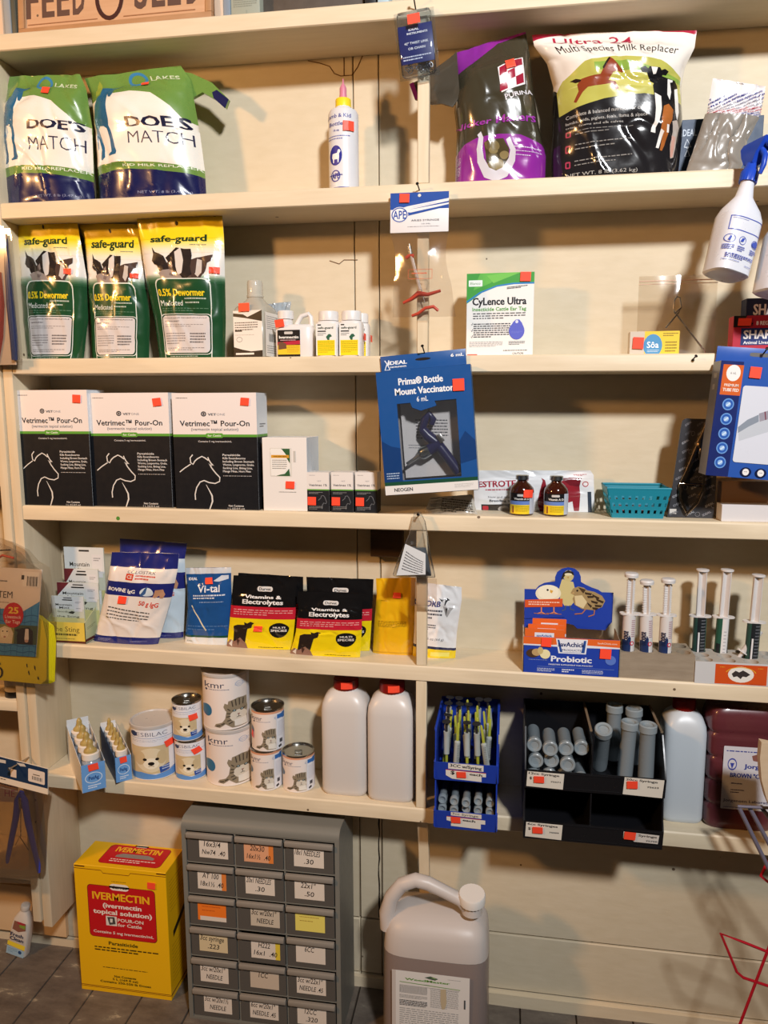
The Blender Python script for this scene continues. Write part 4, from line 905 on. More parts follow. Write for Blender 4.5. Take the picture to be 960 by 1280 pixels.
# --- hanging vaccinator box with a window
def prima():
    o0 = W(531, 443, -.008); X0, X1, Z1, Z0 = span(471, 588, 470, 624, -.055); w_ = X1-X0; h = Z1-Z0; dp = .05
    t = empty('vaccinator_box', (o0.x-.002, -.004, o0.z), 'hanging blue box with a window showing a navy vaccinator gun', 'box', rot=(math.radians(0), math.radians(-4.6), 0))
    BL = mat('1d4f8f', .35); top = -.033; z0 = top-h; f0 = -dp-.002; hw = w_/2
    g = Geo()
    # body built as a frame round the window
    wu0, wu1, wv0, wv1 = .20, .83, .26, .885
    xa, xb = -hw+wu0*w_, -hw+wu1*w_; za, zb_ = top-wv0*h, top-wv1*h
    y0, y1 = f0, -.002; e = .0012
    g.box(-hw,hw,y1-e,y1,z0,top,mat('8f8a88',.6)); 
    for q in ((-hw,-hw+e,z0,top),(hw-e,hw,z0,top)): g.box(q[0],q[1],y0,y1-e,q[2],q[3],BL)
    g.box(-hw,hw,y0,y1,z0-e,z0,mat('dcd8d4',.45)); g.box(-hw,hw,y0,y1,top,top+e,BL)
    for q in ((-hw,xa,z0,top),(xb,hw,z0,top),(xa,xb,za,top),(xa,xb,z0,zb_)): g.box(q[0],q[1],y0-e,y0,q[2],q[3],BL)
    A = Art(w_, h); 
    A.p([(.60,.255),(.62,.30),(.45,.33),(.36,.30),(.34,.25)], '1d4f8f'); A.t('Prima\u00ae Bottle', .47, .085, .052, 'eef0f2', w=.47, b=.03); A.t('Mount Vaccinator', .50, .165, .052, 'eef0f2', w=.62, b=.03); A.t('6 mL', .475, .235, .038, 'e6e8ec', w=.12, b=.02)
    A.p([(0,.55),(.1,.6),(.2,.62),(.2,.9),(0,.9)], '153a70'); A.p([(.83,.6),(.9,.52),(1,.6),(1,.75),(.83,.78)], '153a70')
    A.r(0,.895,1,.925,'1c4a35'); A.r(0,.925,1,1,'e2deda'); A.t('NEOGEN', .20, .962, .028, '3a3c40', w=.2, b=.03); A.d(.75,.945,.95,.98,3,'a9a6a3',.3); A.d(.03,.82,.17,.88,3,'a9bcd4',.4)
    A.into(g, flat(-hw, hw, z0, top, f0-e), .35)
    A = Art(w_, dp); A.r(0,0,1,1,'7f8890'); A.t('Premium Pack', .5, .5, .45, 'dfe4e8', w=.86, b=.02); A.into(g, lambda u, v, o: (-hw+u*w_, -v*dp-.002, top+e+o), .35)
    A = Art(dp,h); A.r(0,0,1,.9,'3f6a98'); A.into(g, lambda u, v, o: (hw+o, f0+u*dp, top-v*h), .35)
    g.obj('carton', t, 30)
    g = Geo(); hz = .004; g.box(-hw+.004, hw-.010, -.0022, -.0006, top, hz, BL, .0002); A = Art(w_-.014, hz-top)
    A.t('IDEAL', .2, .42, .2, 'eef0f2', w=.22, b=.04); A.t('INSTRUMENTS', .205, .66, .08, 'eef0f2', w=.19, b=.03); A.l([(.05,.25),(.075,.45),(.045,.8),(.105,.8),(.08,.5),(.1,.25)], .012, 'e2e8f0'); A.t('6 mL', .9, .3, .17, 'eef0f2', w=.15, b=.03); A.e(.5,.35,.09,.08,'241c18')
    A.into(g, flat(-hw+.004, hw-.010, top, hz, -.0022), .35); g.obj('hang_tab', t)
    fm = flat(-hw, hw, z0, top, f0-e); sticker(t, fm, .865, .15, .12, .095, 2)
    g = Geo(); A = Art(1,1); g.box(xa+.001, xb-.001, -.012, -.0115, zb_+.001, za-.001, mat('cfcac6',.6)); A.d(.25,.22,.8,.5,7,'4a4a50',.4,ang=-4); A.d(.1,.55,.7,.62,2,'7a7a80',.3,ang=-4); A.into(g, flat(xa, xb, zb_, za, -.012)); g.obj('leaflet', t)
    g = Geo(); NV = mat('1b1d45', .3); SVm = mat('a9b4b4', .25, 'metal'); P = lambda u, v, y=-.03: Vector((-hw+u*w_, y, top-v*h))
    g.tube([P(.43,.50),P(.47,.41),P(.525,.36),P(.56,.41),P(.54,.45)], [.007,.009,.009,.008,.006], NV, 12)
    g.tube([P(.44,.49),P(.49,.54),P(.58,.60),P(.70,.74),P(.80,.86)], [.010,.012,.0115,.011,.011], NV, 12)
    g.tube([P(.49,.66),P(.62,.60)], .0125, NV, 16); g.obj('vaccinator_body', t)
    g = Geo(); g.tube([P(.39,.69),P(.42,.68),P(.495,.655)], [.0105,.014,.013], SVm, 18); g.tube([P(.24,.76),P(.40,.69)], [.0035,.005], mat('cfcfc9',.3,'metal'), 12); g.obj('barrel', t)
    g = Geo(); g.box(-hw+.60*w_, -hw+.655*w_, -.043, -.037, top-.60*h, top-.53*h, mat('b9b6b0',.3,'metal'), .001, rot=Matrix.Rotation(math.radians(-28),3,'Y'), org=(-hw+.63*w_, -.04, top-.565*h)); g.obj('dial', t)
    g = Geo(); g.box(xa-.002, xb+.002, f0-.0004, f0-.0001, zb_-.002, za+.002, mat('f8f8fa', .05, 'clear')); g.obj('window_film', t)
    g = Geo(); nail((o0.x+.0, .003, o0.z-.002), (o0.x-.003, -.028, o0.z+.016), 'dark nail in the shelf edge holding the hanging blue box')
prima()
# --- clear packet lying low beside the hanging box
A = Art(.12,.05); A.p([(.05,.1),(.2,.05),(.2,1),(.02,1)], 'a89f94'); A.d(.3,.12,.95,.85,7,'4a443e',.45,ang=-7)
bag('packet', 'clear packet with dark print lying low beneath the hanging blue box', 'packet', [(538,622,590,618),(533,634,594,633),(530,646,597,646)], .03, .012, 'D', A, 'b9b2a6', .2, 61, .002, .8, .5)
# --- breeding indicator packet
A = Art(.26,.1); A.r(0,0,1,1,'e2e2e4'); A.p([(.0,.0),(1,0),(1,.10),(.0,.14)], 'd5d6d8'); A.t('ESTROTECT', .25, .33, .16, '9e2438', w=.42, b=.05); A.d(.1,.46,.42,.52,1,'b04a5a'); A.t('New and improved', .25, .63, .04, '4a4a52', w=.26); A.t('Breeding Indicator', .28, .71, .05, '2a2a32', w=.3, b=.03)
A.r(.06,.80,.13,1,'2a2a2c'); A.rr(.07,.84,.12,.98,.01,'b8303c'); A.p([(.13,.8),(.35,.78),(.42,1),(.13,1)], '3a332f'); A.e(.25,.93,.05,.1,'b9b0a8')
f = lambda P: [(x, y) for x, y in P]
A.p([(.55,.98),(.53,.75),(.55,.55),(.58,.30),(.57,.20),(.60,.28),(.61,.45),(.65,.42),(.75,.30),(.80,.22),(.86,.25),(.88,.40),(.885,.6),(.87,.95),(.83,.95),(.82,.72),(.74,.78),(.62,.75),(.6,.98)], '8f2632'); A.p([(.70,.22),(.90,.26),(.88,.45),(.80,.42),(.75,.3)], '6d1d28'); A.ring(.93,.40,.022,.05,.006,'b8303c'); A.d(.84,.12,.95,.2,2,'b8303c',.4); A.r(.945,.55,.975,1,'3a4250')
bag('indicator_packet', 'wide white packet with red lettering behind the two brown vials', 'packet', [(594,588,738,588),(592,600,742,594),(593,646,743,648)], .105, .014, 'D', A, 'e2e2e4', .22, 62, .0012, .9, .4)
def vial(x0, x1, yt, Y, lab, st):
    X0, X1, Z1, _ = span(x0, x1, yt, 646, Y); r = (X1-X0)/2; xc = (X0+X1)/2; z = shz('D', xc); h = Z1-z
    t = empty('vial', (xc, Y+r, z), lab, 'vial', 'brown glass vials'); GL = mat('3a160c', .08, 'film')
    g = Geo(); g.lathe([(r*.93,0),(r,.003),(r,h*.60),(r*.94,h*.68),(r*.74,h*.76),(r*.48,h*.82),(r*.42,h*.85),(r*.42,h*.90)], GL, 36); g.obj('glass_body', t)
    g = Geo(); g.lathe([(r*.44,h*.885),(r*.56,h*.89),(r*.56,h*.985),(r*.50,h),(r*.3,h)], mat('b9bcc0',.25,'metal'), 28); g.obj('cap', t)
    g = Geo(); A = Art(2*r, h*.55); A.r(.02,0,.98,1,'1a1a1c'); A.r(.02,.38,.98,.56,'6a86c4'); A.r(.02,.56,.98,1,'eacb2c'); A.rr(.3,.05,.62,.16,.03,'c9c4c0'); A.t('Vitamin A D', .48, .27, .10, 'e6e2dc', w=.6, b=.03); A.r(.12,.62,.17,.95,'8a3a2a'); A.d(.25,.62,.85,.92,4,'9a7a18',.35); A.r(.80,.0,.98,1,'b9bdc8')
    A.into(g, cyl(r+.0003, .004, h*.57), .3, 'paper', 24, 0); g.obj('label', t)
    sticker(t, cyl(r+.0004, 0, h), .72, .44, .34, .2, 3) if st else None
    return t
vial(637.5,668,595,.02,'brown glass vial with an orange price sticker',1); vial(680.5,711.5,596,.02,'brown glass vial without a price sticker, nearer the teal basket',0)
# --- teal basket
def basket():
    X0, X1, Z1, _ = span(759, 838, 611, 646, .02); z = shz('D', (X0+X1)/2); h = Z1-z; hw = (X1-X0)/2; xc = (X0+X1)/2
    t = empty('basket', (xc, .02, z), 'small teal plastic basket with rows of round holes', 'basket'); TL = mat('1f8298', .4); dp = .10; bw = hw*.80
    g = Geo(); R_ = lambda z_, k: [(-(bw+(hw-bw)*k),dp*.1*(1-k),z_),((bw+(hw-bw)*k),dp*.1*(1-k),z_),((bw+(hw-bw)*k),dp-.1*dp*(1-k),z_),(-(bw+(hw-bw)*k),dp-.1*dp*(1-k),z_)]
    HB = mat('14505e', .5)
    # woven front with real holes: horizontal bands and uprights between them
    def wall(P, Q, n):         # P,Q bottom corners left/right -> top corners
        (b0, b1), (t0, t1) = P, Q; b0,b1,t0,t1 = map(Vector,(b0,b1,t0,t1)); nr = 3
        at = lambda u, v: (b0.lerp(b1,u)).lerp(t0.lerp(t1,u), v)
        e = (b1-b0).cross(t0-b0).normalized()*.0016
        def quad(u0,u1,v0,v1):
            V = [at(u0,v0),at(u1,v0),at(u1,v1),at(u0,v1)]; V += [p+e for p in V]
            g.add(V, [(0,1,2,3),(7,6,5,4),(0,4,5,1),(1,5,6,2),(2,6,7,3),(3,7,4,0)], TL)
        bands = [0,.16,.28,.40,.52,.64,.76,1] if n > 4 else [0,.2,.3,.45,.55,.7,.8,1]
        quad(0,1,0,bands[1])
        for k in range(1, len(bands)-1):
            if k%2 == 0: quad(0,1,bands[k],bands[k+1])
            else:
                for i in range(n+1):
                    c = (i+(.5 if k%4 == 1 else 0))/(n+.5); quad(max(0,c-.035),min(1,c+.035),bands[k],bands[k+1]) if c < 1.03 else None
        quad(0,1,.76,1)
    b = R_(0,0); tp = R_(h,1)
    wall((b[0],b[1]),(tp[0],tp[1]),8); wall((b[1],b[2]),(tp[1],tp[2]),6); wall((b[3],b[0]),(tp[3],tp[0]),6); wall((b[2],b[3]),(tp[2],tp[3]),8)
    g.add(b+[(x,y,.0015) for x,y,z_ in b], [(0,1,2,3),(7,6,5,4),(0,4,5,1),(1,5,6,2),(2,6,7,3),(3,7,4,0)], TL)
    g.obj('body', t, 20)
    g = Geo(); rw = .004
    P = [Vector(p) for p in tp]; g.tube([P[0],P[1],P[2],P[3]], .0028, TL, 8, True); g.obj('rim', t)
    for k, (x, c) in enumerate(((-.032,'c9605c'),(-.008,'23242a'),(.014,'c9605c'),(.035,'23242a'))):
        q = Geo(); q.sup([(0,.008,.026,3),(.004,.0095,.03,3),(.016,.0095,.03,3),(.02,.006,.02,3)], mat(c,.4), 24); o = q.obj('ear_tag'); o.location = (xc+x, .07, z+.0016)
        tag(o, '%s plastic ear tag seen through the holes of teal basket, %s' % (('salmon pink' if k%2 == 0 else 'black'), ('next to vial side','left of the middle','right of the middle','nearest the pliers')[k]), 'ear tag')
basket()
# --- pliers on a printed card
def pliers():
    Y = .05; P = lambda x, y, q=0: W(x, y, Y)+Vector((0,q,0)); z = shz('D', P(860,646).x)
    o = Vector((P(862,646).x, Y, z)); t = empty('pliers_card', o, 'silver castrating pliers fixed to a dark printed card', 'pliers')
    pts = [(857,523),(897,524),(898,560),(892,648),(834,646),(839,620),(851,535),(853,526)]
    g = Geo(); CD = mat('3a3a3e', .35); V = [(P(x,y)-o) for x,y in pts]; V = [(v.x, max(0,v.z)) for v in V]; g.prism(V, 0, .0022, CD)
    A = Art(.1,.22); R = random.Random(5)
    for i in range(11):
        for j in range(3):
            A.t('IDEAL', .12+.36*j+.05*(i%2), .05+i*.09, .022, ('8f8f96','6f7078','a9a9ae')[(i+j)%3], w=.2, b=.02, ang=28)
            if (i+j)%2: A.ring(.30+.34*j, .06+i*.09, .05, .022, .012, '75757c')
    x0, x1, z1, z0 = V[6][0], V[2][0], V[0][1], 0
    def fm(u, v, q):
        zz = z1-v*(z1-z0); f_ = (zz/z1); l = V[4][0]*(1-f_)+V[0][0]*f_; r_ = V[3][0]*(1-f_)+V[1][0]*f_
        return (l+u*(r_-l), -q, zz)
    A.into(g, fm, .35, 'paper', 4, 6); g.obj('card', t, 30)
    NK = mat('a5917c', .18, 'metal'); C = lambda x, y, q=-.008: Vector((P(x,y).x-o.x, q, max(.004,P(x,y).z-o.z)))
    g = Geo(); g.tube([C(885,524),C(880,540),C(873,556),C(868,566),C(858,588),C(849,606),C(849,622),C(857,640)], [.004,.006,.007,.005,.0035,.0032,.0032,.003], NK, 10, flat=.7); g.obj('handle', t)
    g = Geo(); g.tube([C(890,526,-.011),C(886,545,-.011),C(876,560,-.011),C(874,570,-.011),C(879,590,-.009),C(877,612,-.009),C(870,628,-.009),C(858,641,-.009)], [.004,.006,.007,.005,.0035,.0032,.0032,.003], NK, 10, flat=.7); g.obj('handle', t)
    g = Geo(); g.tube([C(848,604,-.008),C(880,605,-.009)], .0022, NK, 8); g.obj('cross_bar', t)
    g = Geo(); M = Matrix.Translation(C(875,556,-.016))@Matrix.Rotation(PI/2,4,'X'); g.lathe([(.008,-.012),(.008,0),(.005,.002)], NK, 20, M=M); g.obj('pivot', t)
    g = Geo(); c = C(838,640,-.0005); g.box(c.x-.002, c.x+.012, -.0008, -.0002, c.z-.004, c.z+.007, mat('cfcac4',.5)); g.obj('tag', t)
pliers()
# --- brown carton with a white carton before it
carton('carton', 'plain brown carton behind the white carton at right edge', 'box', 896, 990, 602, 652, .06, .08, 'D', None, base='8f7258', rough=.7)
carton('carton', 'low plain white carton at right edge, before the brown carton', 'box', 902, 992, 631.5, 652, .012, .04, 'D', None, base='dad6d6')
# --- large blue hanging box
def bluebox():
    o0 = W(952, 442, -.008); X0, X1, Z1, Z0 = span(893, 1012, 462, 606, -.055); w_ = X1-X0; h = Z1-Z0; dp = .055; hw = w_/2
    t = empty('syringe_box', (o0.x, -.004, o0.z), 'large hanging blue box with an orange square and a white window picture', 'box', rot=(0, math.radians(4.4), 0))
    BL = '2c56a8'; top = -.022; z0 = top-h; f0 = -dp-.002; g = Geo(); g.box(-hw, hw, f0, -.002, z0, top, mat('2a4f9c',.35), .001, 1)
    A = Art(w_, h); A.r(0,0,1,1,BL); A.r(0,0,.24,1,'1d2a66'); A.r(.03,.03,.245,.29,'d2622a'); A.e(.145,.10,.075,.07,'efece8'); A.t('6 mL', .145, .10, .02, '55504e', w=.06); A.t('PREMIUM', .14, .205, .022, 'f0e6dc', w=.15, b=.02); A.t('TUBE FED', .14, .245, .026, 'f0e6dc', w=.17, b=.04)
    for i in range(5): A.e(.135,.37+i*.127,.062,.052,'6a9ad8'); A.e(.135,.37+i*.127,.05,.042,'2f5cae'); A.e(.135,.37+i*.127,.028,.022,'8fb6e4'); A.p([(.11,.38+i*.127),(.15,.35+i*.127),(.16,.365+i*.127),(.12,.39+i*.127)],'c9dcf2')
    A.rr(.265,.20,.99,.865,.03,'d5d8e2'); A.p([(.28,.6),(.5,.47),(.98,.33),(.98,.40),(.6,.58),(.3,.68)], 'c1c6ce'); A.p([(.27,.56),(.36,.49),(.47,.44),(.48,.50),(.38,.55),(.28,.61)], '8a93a0'); A.p([(.47,.43),(.66,.37),(.68,.44),(.49,.50)], '9a96a2'); A.p([(.66,.37),(.98,.26),(.98,.40),(.68,.45)], '5d5296'); A.l([(.53,.41),(.55,.48)], .012, '7a3a4a'); A.l([(.585,.40),(.60,.47)], .008, 'd9d4dc')
    for i in range(4): A.e(.42+i*.16,.945,.06,.042,'141c40'); A.e(.42+i*.16,.945,.035,.03,'eceae8'); A.d(.40+i*.16,.94,.44+i*.16,.95,1,'6a6a72')
    A.into(g, flat(-hw, hw, z0, top, f0), .3); A = Art(); A.r(0,0,1,1,'7a7f90'); A.d(.3,.1,.7,.3,2,'b9bcc6'); A.into(g, lambda u, v, o: (-hw-o, -.002-u*dp, top-v*h), .35)
    g.obj('carton', t, 30)
    g = Geo(); g.box(-hw+.003, hw-.003, -.0026, -.0008, top, .010, mat(BL,.35), .0002); A = Art(); A.rr(.38,.28,.62,.52,.05,'6a6660'); A.into(g, flat(-hw,hw,top,.010,-.0026)); g.obj('hang_tab', t)
    sticker(t, flat(-hw, hw, z0, top, f0), .37, .085, .12, .095, 2)
    nail((o0.x+.004, .003, o0.z-.004), (o0.x+.004, -.026, o0.z+.008), 'dark nail holding the large hanging blue box')
bluebox()
# small marks on the shelf edges
for x, y, c, lab in ((147.5,648,'4f8a34','green round dot sticker on the shelf edge below the pour-on boxes'),):
    p = W(x, y, 0); g = Geo(); g.lathe([(.0048,0),(.0048,.0004)], mat(c,.5), 20, M=Matrix.Translation((p.x,.0005,p.z))@Matrix.Rotation(PI/2,4,'X')); tag(g.obj('dot_sticker'), lab, 'sticker')
p = W(866, 449.5, 0); nail((p.x-.002,.004,p.z-.003), (p.x+.003,-.012,p.z+.006), 'bent dark nail in the shelf edge below the zip bag')
# ------------------------------------------------------------------ row 4
def on_shelf_Y(px, py, k):     # depth at which a point standing on shelf k shows at this pixel
    z = shz(k, -.3); 
    for _ in range(4):
        p = WZ(px, py, z); z = shz(k, p.x)
    return p
# --- counter display of sting relief cards
def sting():
    a = on_shelf_Y(62, 806, 'E'); b = on_shelf_Y(107, 803.5, 'E'); Yf = .012
    x0 = W(58, 800, Yf).x; x1 = W(107, 800, Yf).x; z = shz('E', x0); w_ = x1-x0; dp = .105
    o = Vector((x0, Yf, z)); t = empty('display_tray', o, 'green and yellow counter display tray beside the wooden side panel', 'display')
    zf = W(85, 778, Yf).z-z; zb_ = .098
    GNm = mat('b9bf97', .5); g = Geo(); e = .0012
    g.box(0, w_, 0, e, 0, zf, mat('e0c552', .5)); g.box(0, w_, e, dp, 0, e, GNm)
    for x in (0, w_-e):
        P = [(0,0),(dp,0),(dp,zb_),(dp*.9,zb_),(0,zf)]; V = [(x,y,q) for y,q in P]+[(x+e,y,q) for y,q in P]; n = 5
        g.add(V, [tuple(range(n)), tuple(range(2*n-1,n-1,-1))]+[(i,(i+1)%n,(i+1)%n+n,i+n) for i in range(n)], GNm)
    g.box(e, w_-e, dp-e, dp, e, zb_+.04, GNm)
    A = Art(w_, zf); A.t('The Sting', .5, .33, .24, '6b5f2a', w=.72); A.d(.12,.55,.86,.68,1,'5a5026',.7); A.d(.15,.78,.8,.86,1,'8a7d38'); A.r(0,.9,1,1,'5a2a20')
    A.into(g, flat(0, w_, 0, zf), .5)
    A = Art(dp,.1); A.r(0,.90,1,.97,'5a2a20'); A.d(.1,.62,.45,.70,2,'6d7048',.3,ang=8); A.d(.5,.75,.9,.85,2,'6d7048',.4,ang=8); A.into(g, lambda u, v, q: (w_+q, u*dp, .1-v*.1), .5)
    g.obj('tray', t, 30)
    cards = [(82,131,684,.097,.0), (84,126,711,.078,1),(66,117,728,.058,2),(74,126,737,.066,5),(64,104,745,.03,3)]
    labs = ['tallest sting relief card at the back of the display tray','sting relief card with a black hang hole, second from the back','sting relief card with a maroon corner in the middle of the tray','sting relief card mostly hidden in the middle of the tray','front sting relief card reading over the yellow tray edge']
    for (xa, xb, yt, Y, k), lab in zip(cards, labs):
        X0, X1, Z1, _ = span(xa, xb, yt, yt+60, Yf+Y); c = Geo(); w2 = X1-X0; zc = z+e; h2 = Z1-zc; cx = (X0+X1)/2
        cx = max(x0+e+w2/2+.0005, min(x0+w_-e-w2/2-.0005, cx))
        c.box(-w2/2, w2/2, -.0022, .0022, 0, h2, mat('cdd0be', .45), .0004, 1)
        A = Art(w2, h2); A.r(0,.0,1,.3,'d6dadb'); A.r(0,.5,1,1,'c9c58a'); A.p([(0,0),(.3,0),(0,.25)], '6a2a30') if k in (1,2) else None; A.rr(.38,.03,.64,.05,.01,'2c2a28'); A.rr(.34,.075,.66,.10,.02,'2c2a28') if k != 0 else None
        A.t('Mountain', .38, .20, .05, '3c3c36', w=.5, b=.01); A.t("Mint", .4, .27, .05, '3c3c36', w=.32, b=.01); A.t('Goodbye', .4, .36, .04, '5a5f48', w=.45); A.p([(.5,.39),(.62,.34),(.72,.36),(.66,.41)], '3c3c36'); A.r(.7,.08,.96,.35,'dcdcdf'); A.d(.74,.12,.92,.17,2,'8a8a90'); A.d(.76,.27,.92,.30,1,'8a8a90'); A.t('the Sting', .5, .47, .045, '5a5a3a', w=.7)
        A.into(c, flat(-w2/2, w2/2, 0, h2, -.0022), .4)
        q = c.obj('relief_card', None, 30); q.location = (cx, Yf+Y, zc); tag(q, lab, 'card pack', 'sting relief cards in the display tray')
sting()
# --- colostrum bags
def bov(front):
    A = Art(.15,.2); NV='22286e'; W_='e6ddd6'; OR='d0492e'
    A.r(0,0,1,1,W_ if front else 'c4d3de'); A.r(0,0,1,.155,NV); A.r(0,.915,1,1,NV)
    A.t('COLOSTRX', .52, .215, .032, '4a4a58', w=.42, sh=.1); A.rr(.30,.235,.42,.295,.01,OR); A.t('CS', .36, .265, .03, W_, w=.08, b=.03); A.d(.45,.245,.74,.295,2,OR,.5)
    A.p([(0,.32),(1,.30),(1,.45),(.0,.50)] if front else [(0,.30),(1,.30),(1,.47),(0,.47)], NV)
    A.t('BOVINE IgG', .28, .405, .05, 'e9e6e2', w=.42, b=.06); A.e(.66,.40,.1,.055,'cfdce6'); A.p([(.57,.44),(.62,.36),(.66,.33),(.65,.41),(.6,.47)], '3a5a8a'); A.p([(.78,.36),(.88,.35),(.92,.40),(.90,.47),(.86,.47),(.85,.42),(.80,.47),(.76,.46)], 'b98a6c')
    A.t('50 g IgG', .73, .545, .042, OR, w=.28, b=.05, ang=-3)
    A.d(.14,.60,.78,.72,4,'5c5854',.35,ang=-3); A.d(.10,.935,.3,.97,3,'8a90c4',.35); A.d(.6,.95,.85,.97,2,'8a90c4',.35)
    return A
bag('colostrum_bag', 'white and navy colostrum bag standing at the front, with a price sticker', 'bag', [(140,690,224,692),(138,708,222,712),(133,735,215,745),(124,775,204,782),(117,805,198,809)], .045, .035, 'E', bov(1), 'e6ddd6', .2, 71, .0022, .8, .35, stick=[(.34,.525,.13,.075,-4)], group='white and navy colostrum bags')
bag('colostrum_bag', 'navy topped colostrum bag standing behind the front one', 'bag', [(150,673,234,679),(150,690,231,698),(150,730,232,735),(150,792,229,796)], .105, .035, 'E', bov(0), 'c4d3de', .2, 72, .0022, .9, .35, group='white and navy colostrum bags')
# --- electrolyte pouch
A = Art(.1,.15); A.r(0,0,1,.09,'cfd3d8'); A.r(0,.08,1,.88,'1f4f8c'); A.r(0,.86,1,.885,'1c4a35'); A.r(0,.885,1,1,'dcdedf'); A.t('IDEAL', .16, .13, .028, 'e6e8ec', w=.2, b=.03); A.t('Vi-tal', .52, .275, .085, 'eceef2', w=.50, b=.015); A.d(.16,.345,.88,.40,2,'d5dce8',.5); A.d(.3,.42,.9,.44,1,'8fa5c9'); A.p([(.62,.16),(.8,.1),(.95,.1),(.95,.14),(.75,.17)], 'cfd6e2'); A.d(.06,.75,.95,.82,2,'4a74ac',.3); A.l([(.12,.46),(.20,.58),(.34,.70),(.5,.80)], .022, 'd9cfae'); A.t('IDEAL', .14, .94, .02, '6a7a74', w=.14)
bag('electrolyte_pouch', 'blue electrolyte pouch with clear top edge, beside the colostrum bags', 'pouch', [(232,710,289,709),(234,730,289,728),(235,760,290,758),(231,799,286,798)], .07, .02, 'E', A, '1f4f8c', .18, 73, .0016, .7, .4, stick=[(.535,.165,.17,.09,-3)])
# --- vitamins pouches
def vit():
    A = Art(.09,.1); A.r(0,0,1,.46,'141314'); A.r(0,.42,1,.60,'c02335'); A.r(0,.56,1,1,'ecd012')
    A.rr(.40,.13,.64,.185,.03,'dcd8d4'); A.t('Durvet', .52, .158, .03, '4a4a4a', w=.18, b=.03); A.t('Vitamins &', .5, .265, .062, 'f2f0ee', w=.56, b=.03); A.t('Electrolytes', .5, .355, .062, 'f2f0ee', w=.62, b=.03); A.d(.06,.455,.96,.53,3,'e5a3a0',.35)
    A.p([(.10,.93),(.08,.70),(.14,.665),(.25,.66),(.24,.61),(.29,.63),(.34,.60),(.40,.62),(.37,.65),(.36,.72),(.30,.74),(.28,.93)], '2b211c')
    A.p([(.0,.93),(.04,.88),(.12,.9),(.2,.85),(.3,.92),(.34,1),(0,1)], '8a6656'); A.p([(.03,.94),(.08,.88),(.09,.98)], 'd6cfc8'); A.p([(.14,.86),(.2,.88),(.18,.96)], '4a2f26')
    A.e(.78,.72,.15,.115,'191818'); A.t('MULTI', .78, .695, .03, 'e6e2dc', w=.18, b=.03, ang=2); A.t('SPECIES', .78, .745, .03, 'e6e2dc', w=.24, b=.03, ang=2); A.d(.5,.955,.92,.975,1,'3a3410')
    return A
G_ = 'black and yellow vitamin pouches'
bag('vitamin_pouch', 'black, red and yellow vitamin pouch with a price sticker', 'pouch', [(292,719,371,723),(290,745,371,748),(287,780,368,783),(284,811,365,813)], .06, .016, 'E', vit(), '141314', .14, 75, .0016, .75, .35, group=G_, stick=[(.47,.715,.13,.10,2)])
bag('vitamin_pouch', 'dark vitamin pouch barely showing behind the one with a price sticker', 'pouch', [(298,716,379,721),(297,745,379,748),(296,780,374,783),(296,806,372,808)], .095, .014, 'E', vit(), '141314', .14, 76, .0016, .75, .35, group=G_)
bag('vitamin_pouch', 'black and yellow vitamin pouch standing foremost, at the shelf edge', 'pouch', [(372,739,454,741),(373,760,453,762),(370,790,452,792),(363,817,450,820)], .035, .016, 'E', vit(), '141314', .14, 77, .0016, .75, .35, group=G_)
bag('vitamin_pouch', 'vitamin pouch half hidden behind the foremost one, next to plain yellow', 'pouch', [(383,721,467,724),(384,745,466,748),(384,780,464,783),(384,811,462,812)], .085, .016, 'E', vit(), '141314', .14, 78, .0016, .75, .35, group=G_)
A = Art(.08,.15); A.r(0,0,1,1,'e3ae12'); A.d(.1,.54,.8,.66,6,'6a4f0c',.4); A.d(.12,.3,.3,.32,1,'8a6a10'); A.r(.0,.95,1,.97,'c9950c')
bag('powder_pouch', 'plain yellow powder pouch with small print, beside the wooden post', 'pouch', [(470,723,520,722),(471,745,520,745),(468,780,519,782),(466,811,517,817)], .075, .016, 'E', A, 'e3ae12', .3, 79, .0014, .75, .35, stick=[(.53,.215,.2,.09,1)])
A = Art(.1,.16); A.r(0,0,1,1,'e6e3e2'); A.t('RE-SORB', .26, .275, .075, '2a2f78', w=.62, b=.03, sh=.12); A.d(.1,.35,.62,.47,3,'4a4a52',.5); A.d(.1,.52,.5,.62,3,'4a4a52',.5); A.t('2.26 oz (64 g)', .46, .75, .028, '3a3a42', w=.5, sh=.2); A.p([(0,.825),(1,.845),(1,.875),(0,.855)], '20264e'); A.p([(0,.855),(1,.875),(1,1),(0,1)], 'eccb16'); A.rr(.42,.90,.86,.965,.02,'efdf6a')
A.p([(.52,.17),(.58,.20),(.63,.19),(.70,.16),(.76,.20),(.72,.21),(.69,.24),(.66,.30),(.64,.25),(.58,.23)], '2a282a'); A.p([(.60,.21),(.66,.2),(.65,.3),(.62,.26)],'e6e3e2'); A.p([(.62,.30),(.72,.31),(.86,.31),(.80,.35),(.74,.42),(.70,.40)], 'a9a4a2'); A.p([(.68,.32),(.73,.32),(.71,.4)], '3a3838')
bag('scour_pouch', 'white pouch with blue lettering and yellow base, behind the post', 'pouch', [(519,727,577,734),(519,745,577,750),(518,785,571,790),(516,817,569,823)], .07, .018, 'E', A, 'e6e3e2', .2, 80, .0016, .75, .35)
